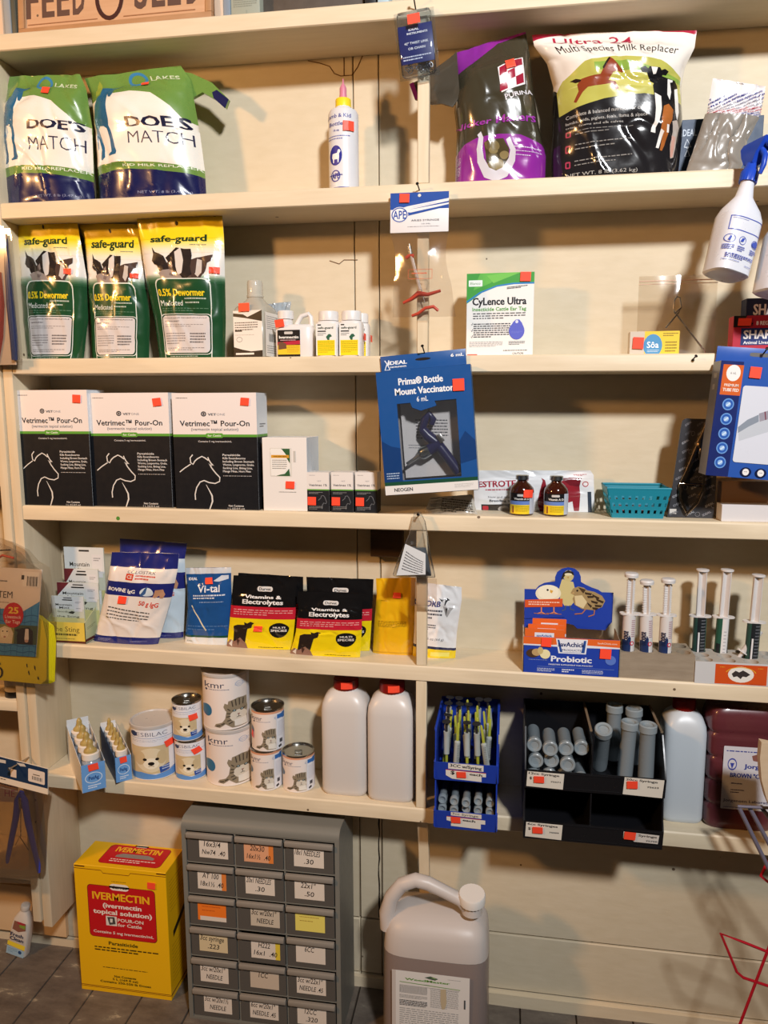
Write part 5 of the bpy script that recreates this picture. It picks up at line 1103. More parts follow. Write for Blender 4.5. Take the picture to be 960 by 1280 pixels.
# --- clear bag hanging from the shelf edge above
def hang_bag():
    Y = -.02; P = lambda x, y, q=0: W(x, y, Y)+Vector((0,q,0)); o = P(522,646); t = empty('parts_bag', o, 'small clear bag of grey parts hanging from the shelf edge', 'bag')
    rows = [(518,640,526,640,.002),(515,652,532,652,.006),(511,668,535,668,.010),(503,686,537,686,.014),(496,703,541,703,.016),(491,718,544,718,.012),(492,721,544,721,.004)]
    def build(rows, m, name, k=1):
        g = Geo(); n = 20; rings = []
        for xl, yl, xr, yr, th in rows:
            a = P(xl,yl)-o; b = P(xr,yr)-o; c = (a+b)/2; hw = (b-a).length/2*k
            rings.append([(c.x+hw*math.cos(2*PI*j/n), th*k*math.sin(2*PI*j/n)*(1+.25*noise.noise(Vector((j*.9,c.z*60,1)))), c.z+.0015*noise.noise(Vector((j*.7,c.z*90,4)))) for j in range(n)])
        g.loft(rings, m); return g, g.obj(name, t, 60)
    g, ob = build(rows, mat('dfe2e4', .1, 'clear'), 'clear_bag')
    rows2 = [(507,684,533,684,.008),(500,700,537,700,.0125),(495,716,540,716,.010),(496,719,540,719,.004)]
    build(rows2, mat('565a5e', .35, 'film'), 'grey_parts', .96)
    g = Geo(); a, b, c, d = [P(x,y,-.0172)-o for x,y in ((508,678),(533,690),(533,716),(497,717))]; 
    fm = lambda u, v, q: tuple(Vector(a).lerp(Vector(b),u).lerp(Vector(d).lerp(Vector(c),u), v)+Vector((0,-q-.002*(1-v)*0,0)))
    A = Art(.06,.07); A.r(0,0,1,1,'d3d6d8'); A.d(.12,.2,.9,.85,7,'4a4a4e',.4,ang=-18); A.into(g, fm, .3); g.obj('label', t)
    g = Geo(); a = P(514,722)-o; b = P(546,758)-o; g.box(a.x, b.x, -.001, 0, b.z, a.z, mat('efe4dc', .15, 'clear'), .0002); g.obj('bag_tail', t)
    p = W(524, 644, 0); nail((p.x,.004,p.z), (p.x,-.022,p.z+.005), 'dark nail in the shelf edge holding the small clear bag')
hang_bag()
# --- chick probiotic counter display
def chick():
    Yf = .004; X0, X1, Z1, Z0 = span(654, 774.5, 798, 841, Yf); w_ = X1-X0; z = shz('E', (X0+X1)/2); hf = Z1-z; dp = .085; o = Vector((X0, Yf, z)); e = .0012
    t = empty('counter_display', o, 'blue and orange counter display box with three chicks on its back panel', 'display'); BL = '2340a4'; KR = mat('9a8a76', .6)
    g = Geo(); g.box(0, w_, 0, e, 0, hf, mat(BL, .4)); g.box(0, w_, e, dp, 0, e, KR)
    hb = .085
    for x, m in ((0, mat('cfc6ba', .5)), (w_-e, KR)):
        P = [(0,0),(dp,0),(dp,hb),(dp*.8,hb),(0,hf)]; V = [(x,y,q) for y,q in P]+[(x+e,y,q) for y,q in P]; n = 5
        g.add(V, [tuple(range(n)), tuple(range(2*n-1,n-1,-1))]+[(i,(i+1)%n,(i+1)%n+n,i+n) for i in range(n)], m)
    A = Art(w_, hf); A.r(0,0,1,.20,'e3682a'); A.p([(0,.20),(.3,.20),(.5,.16),(1,.20),(1,.235),(.5,.25),(0,.235)], 'dfe2ea')
    A.p([(.34,.02),(.67,.02),(.655,.42),(.37,.42)], 'e6e8ee'); A.p([(.355,.05),(.655,.05),(.64,.39),(.385,.39)], '2c4f96'); A.p([(.375,.05),(.63,.05),(.605,.38),(.41,.38)], 'e6e8ee'); A.t('savAchick', .503, .17, .12, '1d2f68', w=.28, b=.045); A.t('PRODUCTS', .505, .325, .05, '3a4a7a', w=.2, b=.02)
    A.t('Probiotic', .505, .575, .15, 'eef0f4', w=.42, b=.03); A.t('DIGESTIVE SUPPLEMENT FOR POULTRY', .5, .735, .035, 'd5dcee', w=.46, b=.03); A.r(.15,.80,.95,.81,'6a84c8'); A.d(.15,.85,.34,.96,3,'c3cde6',.45); A.d(.41,.85,.54,.96,2,'e6eaf4',.5); A.d(.62,.85,.84,.96,3,'c3cde6',.45); A.t('SavAChick.com', .87, .1, .045, 'f4d9c6', w=.2, b=.02)
    A.e(.91,.55,.055,.13,'5a78c4'); A.e(.1,.45,.07,.12,'4a3426'); A.e(.14,.42,.05,.1,'b99a6a'); A.e(.23,.46,.055,.13,'e9dfae'); A.e(.18,.37,.03,.1,'c9b47a'); A.d(.06,.62,.28,.64,1,'9fb0dc')
    fm = flat(0, w_, 0, hf); A.into(g, fm, .4); g.obj('tray', t, 30); sticker(t, fm, .24, .13, .105, .24, 2); sticker(t, fm, .855, .37, .115, .27, 2)
    # back panel with its cut out outline
    Yb = Yf+dp+.001; L_ = lambda x, y: (lambda p: (p.x-o.x, p.z-o.z))(W(x, y, Yb)); Q = lambda a, b: (640+a/6.4, 690+b/6.4)
    out = [(98,600),(100,296),(190,298),(215,270),(260,247),(310,240),(345,236),(345,200),(362,160),(400,133),(450,123),(500,132),(535,160),(550,195),(552,240),(590,262),(640,285),(690,302),(718,322),(812,326),(800,560),(745,625),(520,612),(495,585),(440,570),(420,600)]
    pts = [L_(*Q(a,b)) for a,b in out]; g = Geo(); yy = dp+.0015; g.prism(pts, yy-.0008, yy+.0008, mat(BL, .4))
    xs = [p[0] for p in pts]; zs = [p[1] for p in pts]; x0, x1, z0, z1 = min(xs), max(xs), min(zs), max(zs)
    A = Art(x1-x0, z1-z0); f = lambda P: [(lambda p: ((p[0]-x0)/(x1-x0), (z1-p[1])/(z1-z0)))(L_(*Q(a,b))) for a, b in P]
    def el(cx, cy, rx, ry, c, a=0):
        P = []; 
        for i in range(22):
            ux, uy = rx*math.cos(2*PI*i/22), ry*math.sin(2*PI*i/22); P.append((cx+ux*math.cos(a)-uy*math.sin(a), cy+ux*math.sin(a)+uy*math.cos(a)))
        A.p(f(P), c)
    def st(P, wd, c): A.l(f(P), wd, c)
    # quail-like chick at the back
    A.p(f([(400,215),(375,300),(385,380),(420,430),(470,430),(505,390),(505,300),(490,240)]), 'cdbf86'); el(452,190,42,45,'c9ba80'); A.p(f([(392,215),(410,165),(450,145),(490,160),(497,190),(470,172),(430,180),(412,205),(400,222)]), '2c2620'); el(450,178,30,10,'e2d9b4'); A.p(f([(440,200),(455,196),(450,214)]), 'b98a4a')
    st([(430,425),(425,460),(400,470)], .008, '55603a'); st([(465,425),(468,458),(500,465)], .008, '55603a')
    # pale chick, left
    el(290,330,102,68,'e6e0c4'); el(290,320,82,58,'efe9d0'); el(285,303,9,8,'1c1a1a'); A.p(f([(305,300),(330,310),(318,330),(304,322)]), 'd9a648')
    for x in (235,335): st([(x,420),(x,480),(x-30,492)], .014, 'd98a5a'); st([(x,480),(x+30,495)], .012, 'd98a5a'); st([(x-60,488),(x+60,497)], .007, 'b5713f')
    # striped chick, right
    A.p(f([(470,325),(490,290),(530,275),(575,285),(600,305),(660,318),(720,350),(745,390),(720,440),(650,465),(560,455),(500,420),(485,370),(500,345)]), 'a38a5e'); A.p(f([(500,350),(560,345),(600,400),(570,450),(510,425)]), 'd8c79a'); 
    for a, b, c, d in ((580,320,640,330),(600,350,660,350),(640,335,700,365),(630,385,690,400),(670,370,735,395),(660,420,720,425),(600,400,640,430),(640,440,690,445)): A.p(f([(a,b),(c,d),(c-10,d+16),(a+6,b+18)]), '3d2f22')
    el(522,308,8,8,'1a1614'); A.p(f([(470,330),(498,318),(496,335)]), 'c2a06a'); A.p(f([(530,280),(590,300),(570,330),(545,300)]), '4a3826')
    st([(590,455),(560,490),(500,495)], .012, 'b5713f'); st([(660,462),(655,500),(610,515)], .012, 'b5713f')
    A.p(f([(103,380),(405,372),(403,436),(103,440)]), 'd3572a'); A.t('YOUR FLOCK', .22, f([(250,395)])[0][1], .02, 'f4d2bc', w=.3, b=.02) if 0 else A.d(.05, f([(100,392)])[0][1], .40, f([(100,428)])[0][1], 2, 'f0cdb8', .45, ang=1)
    st([(100,530),(420,520)], .004, '1a3080')
    A.into(g, flat(x0, x1, z0, z1, yy-.0008), .4); g.obj('back_panel', t, 30)
    # sachets standing in the left half
    for k, (xa, xb, yt, dy, lab) in enumerate(((165,435,530,.05,'rearmost orange sachet in the chick display box'),(130,425,575,.03,'middle orange sachet in the chick display box'),(105,415,610,.014,'front orange sachet in the chick display box'))):
        a = W(*Q(xa,yt), Yf+dy); b = W(*Q(xb,yt+15), Yf+dy); s = Geo(); sw = b.x-a.x; hh = a.z-z-e; s.box(0, sw, -.003, .003, 0, hh, mat('e3682a', .3, 'film'), .001)
        A = Art(sw, hh); A.r(0,0,1,.45,'e3682a'); A.r(.25,.08+.0*k,.75,.22,'dfe2ea'); A.t('savAchick', .5, .15, .05, '2c4f96', w=.4, b=.03); A.r(0,.30,1,.36,'dfe2ea'); A.r(0,.5,.2,1,'2340a4')
        A.into(s, flat(0, sw, 0, hh, -.003), .3); q = s.obj('sachet', None, 30); q.location = (max(a.x, X0+.002), Yf+dy, z+e+.0003); tag(q, lab, 'sachet', 'orange sachets in the chick display')
chick()
# --- paste syringes and their racks
WH = mat('e3dedb', .35, 'hdpe')
def paste(kind, loc, rot, lab, grp, H):
    t = empty('paste_syringe', loc, lab, 'syringe', grp, rot=rot); r = .0135
    if kind == 'pro':
        g = Geo(); g.lathe([(r*.35,0),(r,.004),(r,.105)], WH, 28); A = Art(2*r,.1); A.p([(0,.55),(.35,.55),(.5,.45),(.62,.5),(.62,1),(0,1)], '23345e'); A.t('probios', .36, .52, .25, '23345e', w=.62 if 0 else .62, b=.03, ang=90) if 0 else None
        A.items.append(_vert('probios', .34, .50, .44, .30, '1e2748', A)); A.e(.72,.62,.16,.05,'c23a48'); A.e(.72,.62,.08,.028,'e3dedb'); A.d(.62,.1,.9,.5,9,'b5848a',.4)
        A.into(g, cyl(r+.0002, .004, .104), .3, 'paper', 20, 0); g.obj('barrel', t)
        g = Geo(); g.sup([(.104,.021,.0125,2.5),(.107,.021,.0125,2.5)], WH, 32); g.obj('flange', t)
        g = Geo()
        for a_ in (0, PI/2): g.box(-.0085, .0085, -.0012, .0012, .107, H, WH, 0, rot=Matrix.Rotation(a_+.5,3,'Z'))
        k = 0; z_ = .112
        while z_ < H-.005: g.box(-.0100,.0100,-.0022,.0022,z_,z_+.0024,WH,0,rot=Matrix.Rotation(.5,3,'Z')); z_ += .0052
        g.lathe([(.0095,H-.001),(.0145,H),(.015,H+.006),(.013,H+.009),(.004,H+.0098)], WH, 28); g.obj('plunger', t)
    else:
        g = Geo(); DK = mat('26292c', .35); g.lathe([(r*.4,0),(r,.004),(r,.100)], DK, 28); A = Art(2*r,.1)
        if kind == 'green': A.r(0,0,1,1,'23262a'); A.r(.0,0,.22,1,'31524a'); A.r(.30,.35,.42,1,'e0dfe0'); A.d(.5,.05,.85,.95,12,'6a6d72',.4); A.r(.88,0,1,1,'3a6a5c')
        else: A.r(0,0,.35,1,'2c5a4a'); A.r(.05,.6,.3,.95,'23262a'); A.r(.35,0,.85,1,'dedad8'); A.d(.5,.3,.7,.95,8,'a9a5a8',.3); A.r(.85,0,1,1,'1d1f22')
        A.into(g, cyl(r+.0002, .004, .1), .3, 'paper', 20, 0); g.obj('barrel', t)
        g = Geo(); g.sup([(.0995,.0235,.012,2.4),(.1025,.0235,.012,2.4)], WH, 32); g.obj('flange', t)
        g = Geo()
        for a_ in (.6, .6+PI/2): g.box(-.0118, .0118, -.001, .001, .1025, H, WH, 0, rot=Matrix.Rotation(a_,3,'Z'))
        g.lathe([(.0125,H-.0005),(.0135,H),(.0135,H+.003),(.0125,H+.0035)], WH, 28); g.obj('plunger', t)
    return t
def _vert(txt, u, v, hh, ww, c, A):
    V, F = glyphs(txt, .03); x0 = min(p[0] for p in V); x1 = max(p[0] for p in V); xm = (x0+x1)/2
    # lettering running up the barrel: width ww of the height, cap height hh of the width
    Q = [(u+(y/CAPH-.5)*hh*1.0*1, v-((x-xm)/(x1-x0))*ww*2*.5) for x, y in V]
    Q = [(u+(a-u), b) for a, b in Q]
    return (Q, F, c, 12)
def rack(x0, x1, yt, yb, Y, dp, m, name, lab, holes, art=None):
    X0, X1, Z1, Z0 = span(x0, x1, yt, yb, Y); z = shz('E', (X0+X1)/2); h = Z1-z; o = Vector((X0, Y, z)); w_ = X1-X0
    t = empty(name, o, lab, 'rack'); g = Geo(); nx, ny = holes[:2]
    # block with real round holes in its top face
    g.add([(0,0,0),(w_,0,0),(w_,dp,0),(0,dp,0),(0,0,h),(w_,0,h),(w_,dp,h),(0,dp,h)], [(0,3,2,1),(0,1,5,4),(1,2,6,5),(2,3,7,6),(3,0,4,7)], m); r = holes[2]; hs = []
    cw, ch = w_/nx, dp/ny
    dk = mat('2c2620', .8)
    for i in range(nx):
        for j in range(ny):
            cx, cy = cw*(i+.5), ch*(j+.5); hs.append((X0+cx, Y+cy)); n = 24; V = []; sq = []
            for k in range(n):
                a = 2*PI*k/n; ca, sa = math.cos(a), math.sin(a); s = min(cw/2/max(1e-9,abs(ca)), ch/2/max(1e-9,abs(sa))); sq.append((cx+s*ca, cy+s*sa, h)); V.append((cx+r*ca, cy+r*sa, h))
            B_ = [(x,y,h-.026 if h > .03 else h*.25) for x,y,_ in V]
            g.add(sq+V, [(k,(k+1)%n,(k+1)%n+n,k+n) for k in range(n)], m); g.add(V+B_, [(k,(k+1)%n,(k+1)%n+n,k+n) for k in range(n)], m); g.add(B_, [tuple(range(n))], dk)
            for qx, qy in ((i,j),(i+1,j),(i,j+1),(i+1,j+1)):
                c = (cw*qx, ch*qy, h); near = sorted(range(n), key=lambda k: (sq[k][0]-c[0])**2+(sq[k][1]-c[1])**2)[:2]; g.add([sq[near[0]], c, sq[near[1]]], [(0,1,2)], m)
    if art: art.into(g, flat(0, w_, 0, h), .45)
    g.obj('block', t, 30)
    return t, hs, z+h, h
BW = wood('weathered_pine_block', 'a39480', '8a7a66', (2,8,8), .7, .3, 10)
def at_px(px, Y): return Y
t, hs, zt, h = rack(774, 868.5, 817.5, 846, .006, .085, BW, 'wooden_rack', 'weathered wooden block rack holding three white paste syringes', (4, 2, .0148))
hb = zt-.024
P4 = [(x,y) for x,y in hs]
Ht = lambda px, py, Y: W(px, py, Y).z
def stand(kind, px, pytop, pos, lab, grp, tilt=0):
    x, y = pos; H = W(px, pytop, y).z-hb-.008; return paste(kind, (x, y, hb+.0005), (0, math.radians(tilt), math.radians(0)), lab, grp, H)
g1 = 'white probiotic paste syringes'
f_ = sorted(set(round(y,5) for x,y in hs)); xs_ = sorted(set(round(x,5) for x,y in hs))
stand('pro', 793, 717, (xs_[0], f_[0]), 'white probiotic syringe tallest of three, at the chick display end', g1, .5)
stand('pro', 815, 726, (xs_[1], f_[0]), 'leaning white probiotic syringe in the middle of the wooden rack', g1, -1.5)
stand('pro', 841, 724, (xs_[2]+.0, f_[0]), 'white probiotic syringe nearest the grey rack with the orange label', g1, 0)
GRK = wood('grey_board_rack', 'bdb6ac', 'a9a197', (3,3,3), .7, .2, 10)
A = Art(.17,.05); A.r(0,0,1,1,'c9c8c8'); A.r(.22,.08,.78,.97,'cf4f1a'); A.e(.50,.52,.14,.36,'e9e3da'); A.p([(.40,.5),(.44,.35),(.48,.42),(.52,.32),(.56,.40),(.6,.5),(.56,.62),(.52,.6),(.5,.72),(.46,.6),(.42,.65)], '3a3230'); A.ring(.5,.55,.17,.36,.010,'e0a830',None,200,340); A.d(.27,.2,.33,.25,1,'e0a830'); A.d(.68,.2,.74,.25,1,'e0a830'); A.r(.82,.3,.95,.7,ORANGE); A.d(.6,.92,.76,.95,1,'7a2a10')
t, hs, zt, h = rack(868.5, 985, 829, 856, .003, .09, GRK, 'holed_rack', 'grey holed rack with an orange label, at the right end', (4, 3, .0152), A)
hb = zt-.022
xs_ = sorted(set(round(x,5) for x,y in hs)); f_ = sorted(set(round(y,5) for x,y in hs)); g2 = 'dark labelled paste syringes'
stand('green', 869, 709, (xs_[0], f_[2]), 'dark paste syringe standing nearest the white probiotic syringes', g2)
stand('white', 898, 709, (xs_[1], f_[2]), 'paste syringe with a white stripe on its label and green edges', g2, 1.2)
stand('green', 951, 716, (xs_[2]+.008, f_[1]), 'dark paste syringe at the right edge of the photo', g2, 1.5)
p = W(925, 818, f_[1]); t = empty('dosing_syringe', (p.x, f_[1], zt+.001), 'small white dosing syringe leaning over the grey rack', 'syringe', rot=(0, math.radians(33), 0))
g = Geo(); g.lathe([(.004,-.004),(.0045,.008),(.007,.012),(.007,.05),(.007,.07)], WH, 20); g.obj('barrel', t); g = Geo(); g.sup([(.010,.014,.009,2.4),(.0125,.014,.009,2.4)], WH, 24); g.obj('flange', t)
# ------------------------------------------------------------------ row 5
AMB = mat('c9b06a', .35, 'frost')
def nurser_tray(pl, pr, htop, n, r, H, lab, blabs, cream):
    p1 = on_shelf_Y(*pl, 'F'); an = math.radians(41); w_ = pr
    z = shz('F', p1.x)+.0003; zf = W(pl[0], htop, p1.y).z-z; e = .001
    dp = min(2*r*n+.004, (D-.003-p1.y-w_*math.sin(an))/math.cos(an))
    o = Vector((p1.x, p1.y, z)); t = empty('display_tray', o, lab, 'display', rot=(0,0,an)); BL = mat('6d9fd6', .4); SD = mat('dfe0e2', .5); DBL = mat('23406f', .5); hb = H*.66
    g = Geo(); g.box(0, w_, 0, e, 0, zf, BL); g.box(0, w_, e, dp, 0, e, SD)
    for x, m in ((0, SD if cream else DBL), (w_-e, SD)):
        P = [(0,0),(dp,0),(dp,hb+.02),(0,zf)]; V = [(x,y,q) for y,q in P]+[(x+e,y,q) for y,q in P]; k = 4
        g.add(V, [(0,1,2,3),(7,6,5,4)]+[(i,(i+1)%k,(i+1)%k+k,i+k) for i in range(k)], m)
    g.box(e, w_-e, dp-e, dp, e, H*.95, SD)
    A = Art(w_, zf); A.e(.5,.52,.36,.2,'dfe6ee'); A.e(.5,.52,.33,.175,'6d9fd6'); A.t('PetAg', .5, .52, .13, '1d3f7c', w=.42, b=.03); A.d(.25,.78,.78,.93,2,'e6ecf4',.5); fm = flat(0, w_, 0, zf); A.into(g, fm, .4); g.obj('tray', t, 30); sticker(t, fm, .5, .12, .42, .24, -5)
    proto = None; M = Matrix.Translation(o)@Matrix.Rotation(an,4,'Z'); r2 = min(r, w_/2-e-.0005, (dp-2*e-.002)/2/n-.0003); step = (dp-2*e-.002-2*r2)/(n-1)
    for i in range(n):
        loc = M@Vector((w_/2, e+r2+.001+i*step, e+.0003))
        if proto is None:
            q = empty('nurser_bottle', loc, blabs[i], 'bottle', 'nurser bottles in the blue trays', rot=(0,0,an)); CLB = mat('b9c0cc', .2, 'frost'); hb_ = H*.62
            g = Geo(); g.lathe([(r2*.92,0),(r2,.003),(r2,hb_*.82),(r2*.86,hb_*.92),(r2*.68,hb_)], CLB, 28); A = Art(2*r2, hb_); A.e(.4,.45,.34,.2,'2c4f9c'); A.t('PetAg', .4, .45, .1, 'dfe6ee', w=.4, b=.02); A.d(.75,.2,.9,.7,8,'7a8698',.3); A.into(g, cyl(r2+.0003, 0, hb_*.8), .3, 'paper', 20, 0); g.obj('body', q)
            g = Geo(); g.lathe([(r2*.74,hb_-.002),(r2*.86,hb_),(r2*.86,hb_+.014),(r2*.7,hb_+.016)], mat('e6ddd2',.4), 28); g.obj('collar', q)
            g = Geo(); zn = hb_+.015; g.lathe([(r2*.66,zn),(r2*.62,zn+.006),(r2*.38,zn+.011),(r2*.28,zn+.018),(r2*.29,zn+.024),(r2*.16,zn+.031),(.0004,zn+.033)], AMB, 20); g.obj('teat', q); proto = q
        else: dup(proto, loc, None, blabs[i])
nurser_tray((103,992), .056, 958, 4, .0245, .118, 'pale blue tray of four nurser bottles, its front overhanging the shelf edge', ['%s bottle in the wider blue nurser tray' % s for s in ('front','second','third','rearmost')], True)
nurser_tray((145,979), .040, 948, 5, .0185, .098, 'narrow blue tray of small nurser bottles beside the big round can', ['%s small bottle in the narrow blue nurser tray' % s for s in ('front','second','middle','fourth','rearmost')], False)
def puppy(A, x0, y0, x1, y1):
    B = Art(1,1); B.r(0,0,1,1,'cdb88f'); B.e(.5,.5,.42,.44,'dfcfae'); B.e(.5,.62,.22,.2,'eee3cb'); B.e(.2,.42,.14,.25,'cbb48a'); B.e(.8,.42,.14,.25,'cbb48a')
    for x in (.33,.67): B.e(x,.47,.055,.05,'201815')
    B.e(.5,.62,.09,.065,'1d1614'); B.l([(.42,.72),(.5,.70),(.58,.72)], .02, '8a7458'); A.sub(B, x0, y0, x1, y1)
def kitten(A, x0, y0, x1, y1):
    B = Art(1,1); DK='4a4036'; MD='8f8069'; LT='d9cdbb'
    B.p([(.45,.10),(.75,.02),(1,.05),(1,1),(.55,1),(.35,.86),(.18,.98),(.02,.95),(.06,.86),(.25,.80),(.34,.68)], MD); B.p([(.3,.28),(.34,.16),(.46,.22),(.44,.40),(.36,.42)], MD)
    B.e(.70,.42,.32,.34,MD); B.e(.74,.62,.26,.2,LT); B.p([(.62,.75),(.98,.72),(1,.98),(.62,.96)], 'e6ded2')
    for a in ((.55,.10,.58,.30),(.66,.06,.68,.28),(.78,.05,.78,.28),(.90,.08,.88,.28),(.42,.35,.5,.42),(.40,.50,.5,.52),(.96,.40,.90,.44),(.38,.62,.5,.60),(.40,.76,.52,.72),(.44,.86,.56,.80),(.08,.92,.2,.90),(.22,.88,.32,.82)): B.l([(a[0],a[1]),(a[2],a[3])], .035, DK)
    for x in (.62,.85): B.e(x,.43,.06,.035,'2b2a26'); B.e(x,.425,.03,.02,'9ab0b4')
    B.p([(.70,.55),(.79,.55),(.745,.60)], '8a5a50'); B.l([(.745,.60),(.745,.65)], .015, DK); B.l([(.68,.67),(.745,.65),(.81,.67)], .015, DK)
    A.sub(B, x0, y0, x1, y1)
def can(x0, x1, ytop, ybase, lab, art, base, zlow=None, big=False, grp=None, st=(), Yc=None, paper='e6ddd6', lidc='b9bcc0'):
    xm = (x0+x1)/2
    if zlow is None: p = on_shelf_Y(xm, ybase, 'F'); z = shz('F', p.x); Yf = p.y
    else: z = zlow; Yf = Yc
    X0, X1 = W(x0, (ytop+ybase)/2, Yf+.02).x, W(x1, (ytop+ybase)/2, Yf+.02).x; r = (X1-X0)/2; cy = min(Yf+r, D-r-.001); H = W(xm, ytop, cy-r).z-z
    t = empty('milk_can', ((X0+X1)/2, cy, z+.0002), lab, 'can', grp, rot=(0,0,math.atan2(-(X0+X1)/2, 1.62+cy))); ST = mat('b5b3ae', .22, 'metal'); H -= .0002
    g = Geo(); g.lathe([(r*.97,0),(r*1.0,.0015),(r*.985,.004),(r*.985,H-.005)], mat(paper,.4), 44); A = Art(2*r, H); art(A); fm = cyl(r*.985, .003, H-.004); A.into(g, fm, .4, 'paper', 30, 0); g.obj('body', t)
    g = Geo()
    if big: g.lathe([(r*1.0,H-.009),(r*1.025,H-.008),(r*1.03,H-.001),(r*1.0,H),(r*.95,H-.0005),(r*.93,H-.003)], mat('cdc6c0',.3,'hdpe'), 44, cap0=False); g.obj('lid', t)
    else:
        g.lathe([(r*.985,H-.0055),(r*1.0,H-.004),(r*1.0,H),(r*.95,H),(r*.93,H-.004),(r*.5,H-.0042)], ST, 44, cap0=False); g.tube([(-r*.2,-r*.5,H-.003),(r*.2,-r*.5,H-.003),(r*.2,-r*.05,H-.002),(-r*.2,-r*.05,H-.002)], .0012, ST, 6, True); g.obj('lid', t)
    for s in st: sticker(t, fm, *s)
    return t, z+H+.0002, cy-r, cy
def esb(big):
    def f(A):
        A.r(0,0,1,1,'e3e2e6')
        if big: A.r(0,.0,.92,.035,'2c4f8c')
        A.e(.08,.13,.06,.05,'2b3a66'); A.t('ESBILAC', .46, .13 if big else .10, .075, '4a4a66', w=.66, b=-.01); A.r(.02,.20,.95,.207,'6a82b4'); A.d(.05,.24,.78,.29,2,'a9adbc',.3)
        puppy(A, .03,.36,.80,.90); A.p([(-.1,.90),(.2,.86),(.5,.92),(.8,.88),(1.1,.80),(1.1,1.1),(-.1,1.1)], '5b8fd0'); A.p([(.58,.78),(.94,.72),(.96,.84),(.60,.90)], '2a4f9c'); A.d(.64,.77,.9,.86,2,'c9d6ea',.4)
        A.p([(.8,.30),(1.1,.3),(1.1,.8),(.8,.86)], 'e3e2e6')
    return f
def kmr(big):
    def f(A):
        A.r(0,0,1,1,'eadcd3'); A.r(0,0,1,.03 if big else .06,'d99a78'); A.r(.92,.08,1.1,.2,'2c6ab0') if not big else A.r(.95,.05,1.1,.18,'2a3a6a')
        A.t('kmr', .26 if big else .17, .17, .11, '2d3350', w=.40 if big else .30, b=.0); A.e(.09,.262,.022,.02,'2d3350'); A.d(.14,.25,.62,.275,1,'7a7a8c',.5); A.ring(.78,.17,.08,.05,.008,'8fa0c0'); A.d(.68,.15,.9,.21,3,'8fa0c0',.3)
        A.e(.09,.66,.10,.115,'2f6d96') if big else A.e(0,.5,.08,.1,'5a6f86'); kitten(A, .22 if big else .12, .42, .92 if big else .72, .98)
        A.r(.93,.03,1.1,1,'e0dee2') if big else A.r(.74,.1,1.1,1,'e4e2e6')
        if not big: A.d(.78,.28,.96,.68,10,'a9a9b4',.3); A.r(.82,.74,.9,.84,'4a4a50'); A.p([(.78,.92),(.86,.88),(.88,.94),(.8,.97)], '2a2a30'); A.r(.9,.08,1.1,.22,'2c6ab0'); A.r(.76,.09,1.1,.2,'2c6ab0')
    return f
can(158.5, 211, 909, 976, 'large white puppy milk can beside the nurser bottle trays', esb(True), 0, big=True, st=[(.82,.35,.2,.13,-14)])
g_ = 'small puppy milk cans, one on the other'
t, zt, yf, cy = can(216.5, 253, 927.5, 976.5, 'lower small puppy milk can of the stack of two', esb(False), 0, grp=g_, st=[(.68,.22,.27,.16,-22)])
can(213.5, 248, 880, 927.5, 'upper small puppy milk can of the stack of two', esb(False), 0, zlow=zt, Yc=yf, grp=g_, st=[(.68,.36,.27,.17,-8)])
g_ = 'large kitten milk cans, one on the other'
t, zt, yf, cy = can(252, 309, 914, 983.5, 'lower large kitten milk can of the stack', kmr(True), 0, big=True, grp=g_)
can(248, 304, 844, 914.5, 'upper large kitten milk can reaching the shelf above', kmr(True), 0, zlow=zt, Yc=yf, big=True, grp=g_)
g_ = 'small kitten milk cans'
t, zt, yf, cy = can(311.5, 349, 940, 989.5, 'lower small kitten milk can of the stack of two', kmr(False), 0, grp=g_)
can(312, 352, 889, 940, 'upper small kitten milk can of the stack of two', kmr(False), 0, zlow=zt, Yc=yf, grp=g_, st=[(.03,.62,.10,.2,0)])
can(351, 390.5, 946, 991.5, 'single small kitten milk can next to the white jugs', kmr(False), 0, grp=g_)
# --- white jugs with red caps
def jug(x0, x1, ycap0, ycap1, ybase, lab, col='dcd5cf', Yb=None, grp='white plastic jugs with red caps', st=True, hy=.045):
    xm = (x0+x1)/2; p = on_shelf_Y(xm, ybase, 'F'); Yf = p.y if Yb is None else Yb; z = shz('F', p.x); X0, X1 = W(x0, (ycap1+ybase)/2, Yf+.01).x, W(x1, (ycap1+ybase)/2, Yf+.01).x; hx = (X1-X0)/2
    hy = min(hy, (D-Yf)/2-.001); H = W(xm, ycap0, Yf+hy).z-z; H = min(H, .302)
    t = empty('jug', ((X0+X1)/2, Yf+hy, z+.0002), lab, 'jug', grp); m = mat(col, .35, 'hdpe'); hn = H-.022
    g = Geo(); g.sup([(0,hx*.90,hy*.9,5),(.004,hx*.97,hy*.97,5),(.012,hx,hy,5),(H*.74,hx,hy,5),(H*.80,hx*.97,hy*.95,4.5),(H*.86,hx*.84,hy*.82,3.6),(H*.895,hx*.66,hy*.64,3),(H*.91,hx*.52,hy*.56,2.4),(hn,hx*.48,hx*.48,2)], m, 56)
    for k in range(3): pass
    g.obj('body', t)
    rc = hx*.54; g = Geo(); n = 48; RD = mat('7d1711', .35)
    g.loft([[(rc*q*(1 if j%2 else .97)*math.cos(2*PI*j/n), rc*q*(1 if j%2 else .97)*math.sin(2*PI*j/n), z_) for j in range(n)] for z_, q in ((hn-.002,1.0),(H-.002,1),(H,.92))], RD); g.obj('cap', t)
    if st: sticker(t, cyl(rc+.0002, hn, H), .62, .5, .4, .75)
    return t
jug(401, 458, 846, 860, 995.5, 'white plastic jug with red cap, nearer the kitten milk cans')
jug(458.5, 517, 850, 864, 1003.5, 'white plastic jug with red cap, touching the wooden post')
